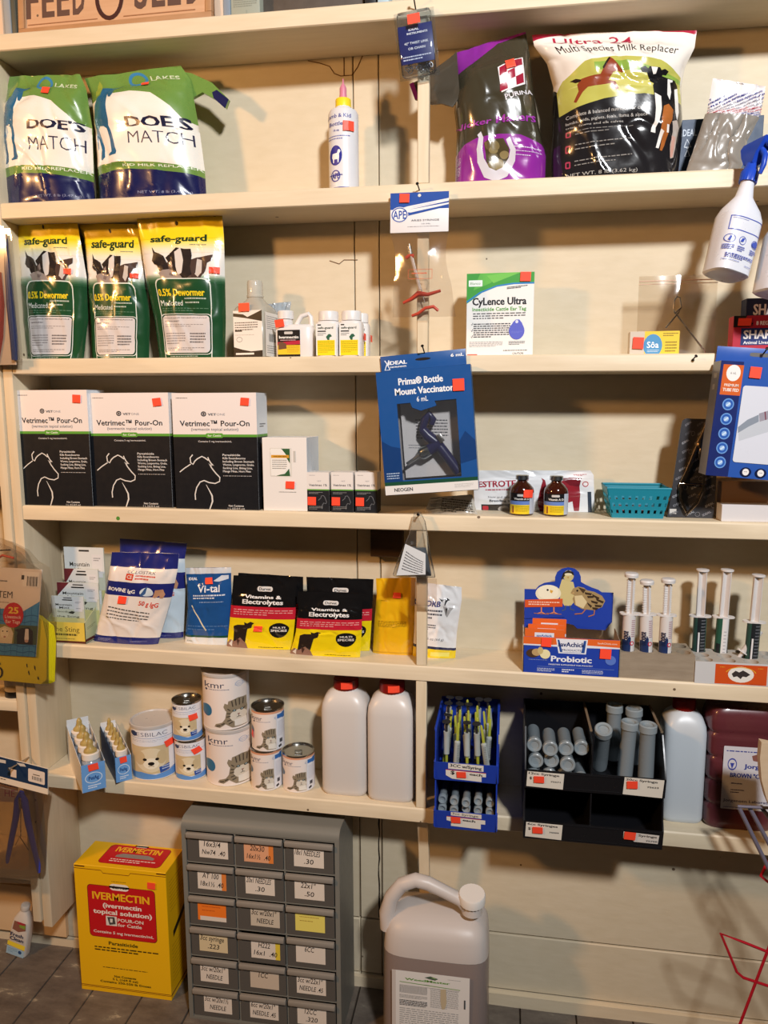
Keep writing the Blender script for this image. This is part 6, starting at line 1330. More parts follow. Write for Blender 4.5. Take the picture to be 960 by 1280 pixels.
# --- stacking bins
pb = on_shelf_Y(585, 1041, 'F'); BYf = pb.y
def needle_syringe():
    t = empty('syringe', (0,0,0), 'x', 'syringe', 'capped syringes loose in the upper blue bin')
    g = Geo(); g.lathe([(.0066,0),(.0066,.052),(.003,.056)], mat('c6ccc8',.15,'frost'), 14); A = Art(); A.d(.3,.1,.75,.9,12,'3a3a40',.3); A.into(g, cyl(.0067,0,.052), .4, 'paper', 6, 0); g.obj('barrel', t)
    g = Geo(); g.lathe([(.0095,-.024),(.0095,-.022),(.0028,-.0215),(.0028,.006),(.0048,.0065),(.0048,.012)], mat('2c2c2e',.4), 14); g.obj('plunger', t)
    g = Geo(); g.lathe([(.0034,.054),(.0034,.062),(.0026,.095),(.001,.097)], mat('c3c84a',.3,'frost'), 12); g.obj('needle_cap', t)
    return t
def bin_(z, lab, lines, st):
    a = W(543, 960, BYf); b = W(622, 960, BYf); w_ = b.x-a.x; dp = min(.21, D-.002-BYf); e = .0028; hh = .114; hl = .046
    t = empty('storage_bin', (a.x, BYf, z), lab, 'bin', 'blue stacking bins'); BL = mat('1f3da6', .35); g = Geo()
    for x in (0, w_-e):
        P = [(.010,0),(dp,0),(dp,hh),(.022,hh),(.014,hh-.004),(.010,hl+.004),(0,hl),(.004,hl*.5)]; n = len(P); V = [(x,y,q) for y,q in P]+[(x+e,y,q) for y,q in P]
        tri = [tuple(q) for q in tessellate_polygon([[Vector((y,q,0)) for y,q in P]])]
        g.add(V, tri+[tuple(i+n for i in q) for q in tri]+[(i,(i+1)%n,(i+1)%n+n,i+n) for i in range(n)], BL)
    g.add([(e,.010,0),(w_-e,.010,0),(w_-e,0,hl),(e,0,hl),(e,.010+e,0),(w_-e,.010+e,0),(w_-e,e,hl),(e,e,hl)], [(0,1,2,3),(7,6,5,4),(0,4,5,1),(1,5,6,2),(2,6,7,3),(3,7,4,0)], BL)
    g.box(e, w_-e, .012, dp, 0, e, BL); g.box(e, w_-e, dp-e, dp, e, hh, BL)
    for x in (-.0025, w_-.0005): g.box(x, x+.003, .022, dp, hh-.006, hh, BL, .0008, 1)
    for x in (-.0018, w_-.0012): g.box(x, x+.003, .003, .012, .006, hl, BL, .0008, 1)
    g.obj('body', t, 30)
    fl = lambda u, v, q: (u*w_, .010*v-q, hl-v*hl)
    g = Geo(); A = Art(w_, hl); lines(A); A.into(g, fl, .5, base=.0005); g.obj('label', t, 0); sticker(t, fl, *st)
    return t, a.x, w_, dp, e
zs = shz('F', pb.x)+.0003
def l1(A): A.p([(.22,-.02),(.78,.02),(.78,.36),(.22,.32)], 'e9e4da'); A.t('3CC w/Syring', .5, .16, .16, '1f1c1c', w=.5, b=.03, ang=-3); A.p([(.18,.40),(.82,.45),(.82,.66),(.75,.66),(.75,.95),(.28,.88),(.18,.7)], 'e9e4da'); A.l([(.18,.38),(.82,.44)], .012, 'c23a30'); A.t('each', .66, .56, .13, '1f1c1c', w=.2, b=.06, ang=-3); A.t('$', .29, .52, .2, '1f1c1c', w=.06, b=.03)
def l2(A): A.p([(.27,-.04),(.76,.02),(.76,.26),(.27,.2)], 'e6e0d4'); A.t('3cc Syringe', .5, .11, .12, '3a3636', w=.42, b=.01, ang=-3); A.p([(.2,.28),(.82,.34),(.82,.58),(.75,.58),(.75,.88),(.27,.82),(.27,.55),(.2,.5)], 'e9e4da'); A.l([(.2,.27),(.75,.32)], .012, 'c23a30'); A.t('each', .56, .43, .13, '1f1c1c', w=.2, b=.06, ang=-3)
b1, bx, bw, bd, be = bin_(zs, 'lower blue stacking bin, syringes lying dim inside it', l2, (.35,.42,.15,.36,-3))
b2, bx, bw, bd, be = bin_(zs+.1145, 'upper blue stacking bin full of yellow-green capped syringes', l1, (.43,.6,.15,.34,-3))
R = random.Random(12); proto = needle_syringe(); first = True
lab_ = 'clear syringe with a yellow-green needle cap among those in the upper blue bin'
for j in range(5):
    for i in range(5):
        up = R.random() < .45
        x = bx+.012+(bw-.024)*(i+.5)/5+R.uniform(-.001,.001); y = BYf+.030+j*.0225; zz = zs+.1145+be+(.026 if up else .1)+.002+j*.005
        ax = R.uniform(-.06,.06); ay = R.uniform(-.09,.09)+(.06 if i == 0 else -.06 if i == 4 else 0); rot = (ax+(0 if up else PI), ay, R.uniform(0,.8))
        q = proto if first else dup(proto); first = False; q.location = (x, y, zz); q.rotation_euler = rot; q['label'] = lab_
# plain cased syringes
def cased(r, L, name='syringe'):
    t = empty(name, (0,0,0), 'x', 'syringe'); m = mat('98a2a8', .25, 'frost')
    g = Geo(); g.lathe([(r*.35,0),(r*.95,.004),(r,L*.12),(r*.97,L*.85),(r*1.0,L*.87)], m, 26); g.obj('barrel', t)
    g = Geo(); g.lathe([(r*1.0,L*.87),(r*1.14,L*.88),(r*1.14,L*.985),(r*1.02,L),(r*.72,L*.99),(r*.66,L*.965),(r*.3,L*.96)], mat('a9b3b8', .25, 'frost'), 26, cap0=True); g.obj('end_cap', t)
    return t
pc = cased(.0085, .10); first = True
for j in range(3):
    for i in range(5):
        x = bx+be+.0125+i*(bw-2*be-.025)/4; zz = zs+be+.0105+j*.0205
        q = pc if first else dup(pc); first = False
        q.location = (x, BYf+.125+.004*((i*3+j)%4), zz); q.rotation_euler = (PI/2, 0, 0); q['label'] = 'pale syringe lying end-on in the lower blue bin'; q['group'] = 'syringes in the lower blue bin'
# --- black two tier organiser
po = on_shelf_Y(745, 1058, 'F'); OY = po.y
def organiser():
    a = W(655, 1000, OY); b = W(832, 1000, OY); w_ = b.x-a.x; dp = min(.21, D-.002-OY); e = .003; z = shz('F', (a.x+b.x)/2)+.0003; pitch = .117; hl = .046
    t = empty('storage_organiser', (a.x, OY, z), 'black two tier storage organiser with handwritten white labels', 'organiser'); BK = mat('17171a', .3); EDG = mat('7d6a55', .5)
    for k in range(2):
        zz = k*pitch; g = Geo(); hh = pitch-.001 if k == 0 else .122
        for x in (0, w_-e): 
            P = [(.008,0),(dp,0),(dp,hh),(.05 if k else .018,hh),(.010,hl+.02),(0,hl)]; n = len(P); V = [(x,y,zz+q) for y,q in P]+[(x+e,y,zz+q) for y,q in P]
            g.add(V, [tuple(range(n)),tuple(range(2*n-1,n-1,-1))]+[(i,(i+1)%n,(i+1)%n+n,i+n) for i in range(n)], BK)
        x = w_*.48; g.box(x, x+e, .010, dp-e, zz+e, zz+hh*.98, BK)
        if k: g.box(x-.001, x+e+.001, .05, dp-e, zz+hh*.98, zz+hh, EDG); g.box(w_-e-.001, w_+.001, .06, dp-e, zz+hh, zz+hh+.003, EDG)
        g.box(e, w_-e, .008, dp, zz, zz+e, BK); g.box(e, w_-e, dp-e, dp, zz+e, zz+hh, BK)
        g.add([(e,.008,zz),(w_-e,.008,zz),(w_-e,0,zz+hl),(e,0,zz+hl),(e,.008+e,zz),(w_-e,.008+e,zz),(w_-e,e,zz+hl),(e,e,zz+hl)], [(0,1,2,3),(7,6,5,4),(0,4,5,1),(1,5,6,2),(2,6,7,3),(3,7,4,0)], BK)
        for u0, u1 in ((.30,.685),(.70,.985)):
            for q in ((u0,u1,.004,.006),(u0,u1,hl-.005,hl-.003)): g.box(u0*w_, u1*w_, -.001+.008*(1-q[2]/hl), .003+.008*(1-q[2]/hl), zz+q[2], zz+q[3], BK)
        g.obj('tier', t, 30)
        fl = lambda u, v, q, zz=zz: (u*w_, .008*v-.0012-q, zz+hl-v*hl)
        for side in (0, 1):
            g = Geo(); A = Art(w_, hl)
            if side == 0:
                A.p([(.02,.06),(.285,.08),(.28,.93),(.015,.88)], 'e3ddd0'); A.t('12cc Syringe' if k else '6cc Syringes', .14, .18, .11, '2a2626', w=.22, b=.03, ang=-2); A.t('$', .045, .42, .13, '2a2626', w=.018, b=.03); A.t('75671' if k else '75009', .225, .55, .07, '2a2626', w=.07, b=.03); st = (.105,.45,.075,.36,-2)
            elif k: A.p([(.71,.0),(.985,.02),(.98,.98),(.705,.92)], 'e3ddd0'); A.t('20cc Syringe', .83, .13, .11, '2a2626', w=.22, b=.03, ang=-2); A.t('75623', .91, .45, .08, '2a2626', w=.08, b=.04); st = (.765,.36,.075,.4,-3)
            else: A.p([(.72,.14),(.97,.2),(.965,.68),(.80,.66),(.78,.55),(.72,.5)], 'd9d3cb'); A.t('Syringe', .89, .30, .11, '2a2626', w=.13, b=.03, ang=-2); A.t('75750', .92, .56, .08, '2a2626', w=.08, b=.04); st = (.765,.32,.08,.42,2)
            A.into(g, fl, .5); g.obj('label', t, 0); sticker(t, fl, *st)
    return a.x, w_, z, pitch, dp
ox, ow, oz, opitch, odp = organiser()
zt_ = oz+opitch+.0032
pq = cased(.0142, .085); first = True
LN = 'frosted syringe lying in the left half of the black organiser'; GN_ = 'frosted syringes in the black organiser, left half'
for j in range(3):
    for i in range(5 if j < 2 else 4):
        if j == 2 and i > 3: continue
        x = ox+.003+.0175+i*.0335+(.0 if j%2 == 0 else .004)
        if x > ox+ow*.48-.0165: continue
        q = pq if first else dup(pq); first = False
        q.location = (x, OY+.105+.012*((i+j)%3)*.6, zt_+.0168+j*.0330); q.rotation_euler = (PI/2-.0, 0, 0); q['label'] = LN; q['group'] = GN_
big = cased(.0165, .135); LN2 = 'large clear syringe standing in the right half of the black organiser'
spots = [(.585,.135,.60,-.04),(.745,.085,.05,.06),(.895,.08,-.02,-.04),(.70,.175,.0,.0),(.86,.165,.02,.08)]
for k, (u, y, ax, ay) in enumerate(spots):
    q = big if k == 0 else dup(big); q.location = (ox+u*ow, OY+y-.02, zt_+.004); q.rotation_euler = (ax*.8, ay*.6, k); q['label'] = LN2; q['group'] = 'large syringes in the black organiser, right half'
# --- jug and maroon pack at the right end
jug(829, 883, 872, 884, 1030, 'bluish white jug with dark red cap beside the black organiser', 'cfd6dc', grp=None, st=False)  # blue tint is cool light put into the white plastic's colour
A = Art(.2,.2); A.rr(.20,.29,1.1,.82,.01,'cfcdd3'); A.d(.24,.325,.95,.335,1,'2b3a8f',.9); A.ring(.33,.44,.06,.045,.012,'3a46a0'); A.p([(.30,.43),(.36,.43),(.33,.48)], '3a46a0'); A.t('Jorgensen', .75, .45, .035, '2b3a8f', w=.5, b=.03); A.p([(.60,.36),(.70,.34),(.78,.38),(.72,.41),(.62,.40)], '8a5a50'); A.t('BROWN "CLING"', .62, .53, .035, '2b3a8f', w=.62, b=.04); A.d(.33,.595,.5,.615,1,'4a4a6a'); A.d(.33,.65,.52,.69,2,'4a4a6a',.4); A.t('Jorgensen Laboratories', .63, .745, .022, '3a3a66', w=.8, b=.01); A.r(.86,.57,.95,.65,'2a2a4a'); A.d(.24,.80,.5,.81,1,'2b3a8f')
p = on_shelf_Y(920, 1029, 'F'); X0, X1, Z1, Z0 = span(886, 975, 890, 1030, .03); z = shz('F', X0); g = Geo(); MR = mat('5d2a30', .3, 'film'); w_ = X1-X0; h = Z1-z; n = 5
for i in range(n):
    pass
rings = []
for i in range(41):
    v = i/40; k = 1-.06*(abs(math.sin(v*n*PI))<.22)-.10*max(0,(v-.9)/.1); hw = w_/2*k; rings.append([(hw*math.copysign(abs(math.cos(2*PI*j/40))**.35, math.cos(2*PI*j/40)), .05+.048*k*math.copysign(abs(math.sin(2*PI*j/40))**.35, math.sin(2*PI*j/40)), h*v) for j in range(40)])
g.loft(rings, MR); A.into(g, flat(-w_/2, w_/2, 0, h, .0012), .35, base=.0008)
o = g.obj('gauze_pack', None, 50); o.location = ((X0+X1)/2, .03, z); tag(o, 'maroon plastic wrapped gauze pack with a white and blue label', 'pack')
# ------------------------------------------------------------------ floor level
p = WZ(98, 1236, 0); q = WZ(210, 1250, 0); Y = (p.y+q.y)/2
X0 = W(97, 1236, Y).x; X1 = W(211, 1250, Y).x; w_ = X1-X0; h = W(84, 1081, Y).z*.5+W(201, 1091, Y).z*.5
YL='efb90d'; RD='c3141d'
A = Art(w_, h); A.l([(0,.03),(.30,.03),(.32,.05),(.60,.05),(.62,.03),(1,.03)], .006, '6a1f12'); A.l([(.01,.012),(.12,.012)], .012, '4a1510'); A.l([(.9,.012),(1,.012)], .012, '4a1510'); A.l([(0,.955),(1,.955)], .006, '6a1f12'); A.l([(0,.965),(1,.965)], .005, '6a1f12')
A.rr(.135,.145,.875,.555,.04,'5a1410'); A.rr(.14,.148,.87,.552,.04,RD); A.rr(.38,.125,.60,.175,.045,'efe8de'); A.t('durvet', .49, .15, .022, '2a2220', w=.16, b=.05); A.d(.41,.105,.58,.112,1,'4a3a10')
A.t('IVERMECTIN', .50, .228, .055, 'f2b820', w=.62, b=.05); A.t('(ivermectin', .51, .298, .034, 'f0e6dc', w=.42, b=.03); A.t('topical solution)', .51, .35, .034, 'f0e6dc', w=.64, b=.03); A.r(.325,.38,.445,.455,'e0dad2'); A.p([(.34,.39),(.42,.385),(.43,.44),(.36,.45)], '4a4644'); A.p([(.37,.40),(.40,.40),(.395,.43),(.37,.43)],'e0dad2'); A.t('POUR-ON', .595, .405, .024, 'f0e6dc', w=.28, b=.02); A.t('for Cattle', .585, .442, .024, 'f0e6dc', w=.26, b=.02); A.t('Contains 5 mg ivermectin/mL', .51, .51, .02, 'f0e6dc', w=.66, b=.02)
BKT='33270c'; A.t('Parasiticide', .50, .595, .026, BKT, w=.32, b=.02); A.d(.18,.63,.88,.672,2,BKT,.42,ang=0); A.d(.26,.79,.80,.80,1,BKT); A.t('Net Contents', .50, .858, .016, BKT, w=.24, b=.02); A.t('5 L (169 fl oz)', .50, .882, .016, BKT, w=.28, b=.02); A.t('Contains 250-550 lb Doses', .5, .908, .016, BKT, w=.56, b=.02)
T_ = Art(w_, .11); T_.rr(.22,.08,.90,.86,.05,'5a1410'); T_.rr(.225,.085,.895,.855,.05,RD); T_.t('IVERMECTIN', .56, .26, .19, 'f2b820', w=.5, b=.04); T_.p([(.36,.50),(.42,.42),(.7,.42),(.78,.50),(.78,.58),(.36,.58)], '8f8680'); T_.d(.33,.65,.82,.80,2,'f0dcd2',.4); T_.rr(.48,.03,.63,.12,.03,'efe8de')
S_ = Art(.11, h); S_.d(.15,.1,.85,.35,9,'c79a10',.3); S_.p([(.25,.50),(1,.40),(1,.45),(.25,.55)], '2a2216'); S_.d(.15,.6,.85,.9,10,'c79a10',.3); S_.r(0,.955,1,.965,'6a1f12')
o, fm, wh = carton('pour_on_carton', 'big yellow carton with a red panel on the floor', 'box', 97.5, 210.5, 1086, 1243, Y, .105, 'G', A, S_, T_, base=YL, rough=.42, stick=[(.845,.105,.085,.05,2)])
# --- drawer cabinet
p1 = WZ(237, 1272, 0); p2 = WZ(427, 1297, 0); ang = math.atan2(p2.y-p1.y, p2.x-p1.x); w_ = (p2-p1).length; h = W(233, 1024, p1.y).z; dp = .16
back = max(p1.y, p2.y)+dp
cab = empty('drawer_cabinet', (p1.x, p1.y, 0), 'grey metal cabinet of eighteen small labelled drawers on the floor', 'cabinet', rot=(0,0,ang)); GY = mat('77756d', .45); GD = mat('4b4844', .5)
g = Geo(); rr_ = .022; e = .004
# shell: front frame, sides, rounded top
prof = [(0,0),(0,h-rr_)]+[(rr_-rr_*math.cos(a*PI/12), h-rr_+rr_*math.sin(a*PI/12)) for a in range(1,7)]+[(dp,h),(dp,0)]
def slab_yz(x0, x1, P, m):
    n = len(P); V = [(x0,y,z_) for y,z_ in P]+[(x1,y,z_) for y,z_ in P]; tri = [tuple(q) for q in tessellate_polygon([[Vector((y,z_,0)) for y,z_ in P]])]
    g.add(V, tri+[tuple(i+n for i in q) for q in tri]+[(i,(i+1)%n,(i+1)%n+n,i+n) for i in range(n)], m)
mx = w_*.028; slab_yz(0, mx, prof, GY); slab_yz(w_-mx, w_, prof, GY)
top0 = h*.952
slab_yz(mx, w_-mx, [(0,top0),(0,h-rr_)]+prof[2:-2]+[(dp-.004,h),(dp-.004,top0)], GY)
g.box(mx, w_-mx, dp-.004, dp, 0, top0, GY)
rows_n, cols_n = 6, 3; y0b = h*.018; ph = (top0-y0b)/6; pw = (w_-2*mx)/3
for r_ in range(7): g.box(mx, w_-mx, .002, dp-.004, y0b+r_*ph-.0035, y0b+r_*ph, GY)
for c_ in range(1,3): g.box(mx+c_*pw-.0018, mx+c_*pw+.0018, .003, dp-.004, y0b, top0, GY)
slab_yz(mx, w_-mx, [(0,0),(0,y0b-.0036),(dp-.004,y0b-.0036),(dp-.004,0)], GY)
g.obj('shell', cab, 35)
P_='ded2c4'
labels = [[('16x3/4','Nw74  .40',P_,None),('20x30','16x1\u00bd  .40','e0a27a','e0813a'),('18x1 NEEDLES','.30',P_,None)],
 [('AT 100','18x1\u00bd .40',P_,'e0813a'),('20x1 NEEDLES','.30',P_,None),('22x1"','.50',P_,None)],
 [('','','ee7a22',P_),('3cc w/20x1"','NEEDLE','c9bca9',None),('','','e6d66a',None)],
 [('3cc syringe','.223','d6c39c',None),('H222','16x1  .40',P_,'e0c43a'),('6CC','',P_,None)],
 [('3cc w/20x1"','NEEDLE',P_,None),('1CC','','c9b8a4',None),('3cc w/22x1"','NEEDLE .45',P_,None)],
 [('3cc w/20x1\u00bd','NEEDLE',P_,None),('6cc w/20x1"','NEEDLE .45',P_,None),('12CC','.320',P_,None)]]
DF = mat('57534e', .25); LP = mat('8d857b', .4)
for r_ in range(6):
    for c_ in range(3):
        x0 = mx+c_*pw+.0028; x1 = mx+(c_+1)*pw-.0028; z1 = top0-r_*ph-.0045; z0 = top0-(r_+1)*ph+.0012; g = Geo(); yf = .0005; out = .003 if (r_,c_) in ((3,1),) else 0
        g.box(x0, x1, yf-out, yf+.002-out, z0, z1-.012, DF, .0006, 1)
        for x in (x0, x1-.0016): g.box(x, x+.0016, yf+.0021-out, dp-.02, z0, z1-.014, DF)
        g.box(x0+.0017, x1-.0017, yf+.0021-out, dp-.02, z0, z0+.0015, DF)
        d = g.obj('drawer', cab, 30)
        g = Geo(); g.box(x0, x1, yf-.010-out, yf+.001-out, z1-.0135, z1-.001, LP, .0022, 2); g.obj('handle_lip', d)
        t1, t2, pc_, edge = labels[r_][c_]; R = random.Random(r_*7+c_); wl = x1-x0; la = .22+R.uniform(-.06,.06) if c_ < 2 else .18; lz1 = z1-.0145; lh = (lz1-z0)*.80
        g = Geo(); lx0 = x0+wl*la; lx1 = lx0+wl*.62; fm = flat(lx0, lx1, lz1-lh, lz1, yf-out); A = Art(lx1-lx0, lh); A.r(0,0,1,1,pc_)
        if edge: A.r(.84,.0,1,1,edge) if t1 else A.r(.08,.78,1,1,edge)
        A.t(t1, .46, .3, .26, '2c2624', w=min(.84, .085*len(t1)+.06), b=.01, ang=-2, sh=.1) if t1 else None
        A.t(t2, .5, .72, .24, '2c2624', w=min(.8, .085*len(t2)+.06), b=.01, ang=-2, sh=.1) if t2 else None
        if not t1: A.d(.15,.25,.8,.65,2,'a88a3a' if pc_ != 'ee7a22' else 'b8541a',.2)
        A.into(g, fm, .6, base=.0004); g.obj('paper_label', d, 0)
# --- herbicide jug
def herb():
    Yf = -.075; X0, X1 = W(475, 1250, Yf).x, W(611, 1250, Yf).x; hx = (X1-X0)/2; hy = .082; xc = (X0+X1)/2; Zs = lambda y, x=540: W(x, y, Yf+.03).z; H = Zs(1140)
    t = empty('herbicide_jug', (xc, Yf+hy, 0), 'large translucent jug of brownish liquid with handle and white cap', 'jug', rot=(0,0,math.radians(0))); PL = mat('d9cfc8', .4, 'frostlow'); z = Zs(1152)
    g = Geo(); top = Zs(1137); zl = Zs(1190, 540); PW = mat('d9cfc8', .4, 'frostwet')
    g.sup([(0,hx*.93,hy*.93,5),(.006,hx*.99,hy*.98,5),(.02,hx,hy,5),(zl,hx*.978,hy*.978,5)], PW, 64, cap1=False)
    g.sup([(zl,hx*.978,hy*.978,5),(z*.90,hx*.955,hy*.94,4.6),(z*.965,hx*.90,hy*.84,4),(z,hx*.78,hy*.62,3.4),(z+.008,hx*.60,hy*.40,3)], PL, 64, cap0=False); g.obj('body', t)
    lq = Geo(); lq.sup([(.003,hx*.92,hy*.92,5),(.02,hx*.975,hy*.97,5),(zl,hx*.955,hy*.95,5)], mat('7a5348', .25), 56); lq.obj('liquid', t)
    L_ = lambda x, y, q=0: Vector((W(x, y, Yf+.05).x-xc, q-hy+.05, W(x, y, Yf+.05).z))
    g = Geo(); HD = mat('d6ccc5', .4, 'hdpe'); g.tube([L_(486,1158),L_(484,1140),L_(490,1120),L_(503,1105),L_(520,1100),L_(535,1104),L_(555,1114),L_(575,1124),L_(584,1132)], [.021,.019,.0175,.0165,.0165,.016,.015,.015,.018], HD, 18); g.obj('handle', t)
    nb = L_(590,1128); g = Geo(); g.lathe([(.024,-.02),(.0225,.0),(.0225,.012)], HD, 28, c=(nb.x,nb.y,nb.z-.004)); g.obj('neck', t)
    g = Geo(); n = 48; M = Matrix.Translation((nb.x, nb.y, nb.z+.004))@Matrix.Rotation(math.radians(8),4,'X'); rc = .031
    g.loft([[M@Vector((rc*q*(1 if j%2 else .975)*math.cos(2*PI*j/n), rc*q*(1 if j%2 else .975)*math.sin(2*PI*j/n), z_)) for j in range(n)] for z_, q in ((0,1.0),(.019,1),(.022,.95))], mat('e9e2da', .4))
    for k in range(5): 
        s = -.018+k*.009; g.box(s-.0014, s+.0014, -.018, .018, .0215, .0228, mat('e9e2da', .4), 0, rot=None) if 0 else None
    g.obj('cap', t)
    g = Geo(); A = Art(.17,.24); A.r(0,0,1,1,'dfdbd6'); A.r(0,0,.05,1,'c9beb6'); A.p([(.42,.06),(.5,.035),(.60,.06),(.56,.085),(.48,.075)], '4a5a4a'); A.p([(.5,.05),(.55,.045),(.57,.07)], '7fa060'); A.t('WeedMaster', .46, .105, .028, '5a8f2a', w=.58, b=.045); A.d(.72,.05,.9,.06,1,'6a6a6a'); A.l([(.10,.15),(.88,.175)], .012, '5f8f35'); A.d(.42,.155,.5,.165,1,'4a4a4a')
    A.d(.10,.20,.46,.30,9,'6f6f70',.5); A.d(.10,.32,.46,.37,4,'7a7a7a',.4); A.d(.10,.39,.46,.47,5,'2f2f32',.6); A.d(.50,.20,.86,.46,14,'8a8a8a',.35); A.r(.10,.19,.87,.193,'4a4a4a'); A.d(.1,.5,.86,.95,16,'9a9a9a',.35); A.p([(.63,.19),(.70,.18),(.71,.36),(.69,.45),(.65,.46),(.63,.36)], 'bfae8f'); A.r(.93,.3,.95,.42,'4a4a4a')
    x0 = W(490, 1240, Yf).x-xc; x1 = W(587, 1240, Yf).x-xc; z1 = Zs(1205); A.into(g, flat(x0, x1, .05, z1, -hy-.0008), .45); g.obj('label', t, 0)
herb()
# --- shampoo bottle under the bookcase
p = WZ(28, 1192, 0); t = empty('shampoo_bottle', (W(30,1192,p.y+.02).x-.002, min(p.y+.022, D-.045), .003), 'white shampoo bottle leaning on the floor beneath the bookcase', 'bottle', rot=(0, math.radians(13), 0)); WB = mat('e0d6ca', .35, 'hdpe')
g = Geo(); g.sup([(0,.026,.015,4),(.003,.029,.017,4),(.085,.028,.017,4),(.115,.024,.0155,3.4),(.135,.013,.012,2.4),(.142,.0105,.0105,2)], WB, 40)
A = Art(.05,.1); A.p([(.2,.0),(.85,.0),(.9,.2),(.5,.3),(.15,.25)], '8a5a48'); A.p([(.35,.0),(.8,.0),(.78,.08),(.4,.06)], 'a8323a'); A.p([(.5,.08),(.85,.06),(.85,.16),(.55,.15)], '7f9a3a'); A.t('Fresh', .45, .40, .10, '2a2444', w=.72, b=.03); A.t('Clean', .47, .52, .10, '2a2444', w=.76, b=.03); A.p([(.0,.62),(1,.64),(1,.78),(.0,.74)], 'ecd23a'); A.p([(.0,.76),(1,.80),(1,1),(0,1)], '9dbbd0'); A.e(.76,.87,.1,.05,'2a4a7c'); A.d(.08,.82,.6,.96,3,'5a80a0',.3)
A.into(g, flat(-.027, .027, .004, .112, -.0172), .4); g.obj('body', t); g = Geo(); g.lathe([(.012,.141),(.0125,.143),(.0125,.155),(.011,.157)], mat('c9beb2',.4), 24); g.obj('cap', t)
# ------------------------------------------------------------------ packs hanging on the bookcase at the left
def tagpack():
    Y = -.035; P = lambda x, y, q=0: Vector((W(x, y, Y).x, Y+q, W(x, y, Y).z)); o = P(4, 688); t = empty('ear_tag_pack', o, 'clear pack of yellow ear tags with a blue and white card', 'pack'); L_ = lambda x, y, q=0: P(x, y, q)-o
    quad = [(-62,706),(53,712),(45,821),(-62,815)]; a, b, c, d = [L_(*q) for q in quad]; fm = lambda u, v, q: tuple(a.lerp(b,u).lerp(d.lerp(c,u),v)+Vector((0,-q-.001,0)))
    g = Geo(); g.add([fm(0,0,0),fm(1,0,0),fm(1,1,0),fm(0,1,0),fm(0,0,-.002),fm(1,0,-.002),fm(1,1,-.002),fm(0,1,-.002)], [(0,1,2,3),(7,6,5,4),(0,4,5,1),(1,5,6,2),(2,6,7,3),(3,7,4,0)], mat('e3d6c8',.4))
    A = Art(.2,.19); A.r(0,0,1,1,'e6d9cb'); A.p([(0,.30),(.3,.5),(.62,.46),(.78,.50),(1,.36),(1,1),(0,1)], '4a90c4')
    for i in range(7):
        if .5+i*.07 < .62 or i > 4: A.l([(.0+k*.05, .53+i*.07+.012*math.sin(k*1.6)) for k in range(21)], .008, '2a5f96')
    for i in range(8): A.l([(.5+i*.07,.4),(.5+i*.07,1)], .005, '2f6aa2')
    A.p([(0,0),(1,0),(1,.36),(.80,.50),(.55,.45),(.3,.5),(0,.3)], 'e6d9cb')
    A.r(.3,.64,.75,.86,'8f8a4a'); A.r(.74,.64,1,.86,'4a5a44'); A.p([(.54,.86),(.52,.76),(.57,.69),(.63,.66),(.70,.68),(.73,.74),(.72,.86)], 'e0d2b4'); A.e(.63,.745,.045,.06,'ede2c8'); A.e(.61,.72,.008,.008,'2a2420'); A.e(.66,.72,.008,.008,'2a2420'); A.e(.635,.785,.014,.012,'b98a7a')
    A.p([(.78,.86),(.77,.76),(.80,.68),(.85,.67),(.90,.66),(.95,.70),(.96,.86)], '2a2226'); A.p([(.865,.68),(.90,.68),(.91,.80),(.885,.84),(.86,.80)], 'e6dcd4'); A.e(.885,.82,.022,.018,'c9a090'); A.p([(.75,.70),(.79,.68),(.79,.73)], '2a2226')
    A.t('TEM', .62, .30, .075, '3f3432', w=.16, b=0); A.t('IDENTIFICATION SYS', .28, .30, .075, '3f3432', w=.48, b=0); A.d(.4,.14,.66,.17,1,'7a6e66'); A.d(.4,.385,.7,.40,1,'8a7a72'); A.e(.72,.53,.115,.145,'c8262e'); A.t('25', .72,.475,.07,'f0d24a', w=.11, b=.03); A.t('Livestock', .72,.55,.035,'f0dcd0', w=.18, b=.01); A.t('Ear Tags', .72,.605,.035,'f0dcd0', w=.16, b=.01); A.rr(.80,.03,.98,.20,.01,'efe6da')
    for i in range(11): A.r(.85+i*.011,.08,.85+i*.011+(.004 if i%3 else .008),.19,'4a4038')
    A.r(.79,.07,.82,.12,'4a4038'); A.r(.48,.44,.55,.55,ORANGE)
    A.into(g, fm, .35); g.obj('card', t, 30)
    # fan of yellow tags behind the card
    YT = mat('e8d51c', .4); g = Geo()
    for k in range(6):
        q = .004+.0035*k; s = k*3.0
        pts = [(36-0+s*.6,765+k*1.5),(52+s*.55,776+k*2),(57+s*.4,800+k),(57+s*.3,850+k*1.2),(50+s*.4,856+k*.5),(-62,845+k),(-62,815+k)]
        g.prism([(L_(x,y).x, L_(x,y).z) for x,y in pts], q, q+.002, YT)
    A = Art(1,1); a2, b2, c2, d2 = [L_(*r_) for r_ in ((-62,820),(56,826),(55,853),(-62,848))]; fm2 = lambda u, v, q: tuple(a2.lerp(b2,u).lerp(d2.lerp(c2,u),v)+Vector((0,.0035-q,0)))
    BK='23201a'; A.ring(.50,.66,.048,.26,.022,BK,None,-110,130); A.r(.46,.22,.53,.30,BK); A.p([(.80,.2),(.81,.2),(.815,.36),(.805,.36)],BK); A.p([(.82,.55),(.83,.5),(.84,.72),(.83,.7)],BK); A.p([(.88,.25),(.895,.3),(.90,.5),(.885,.42)],BK); A.p([(.92,.75),(.935,.8),(.94,.92),(.925,.9)],BK); A.into(g, fm2, .4); g.obj('ear_tags', t, 30)
    g = Geo(); CL = mat('efe9e0', .1, 'clear'); pts = [(-30,668),(8,680),(28,690),(40,704),(54,712),(63,772),(63,856),(40,858),(-60,850),(-60,690)]
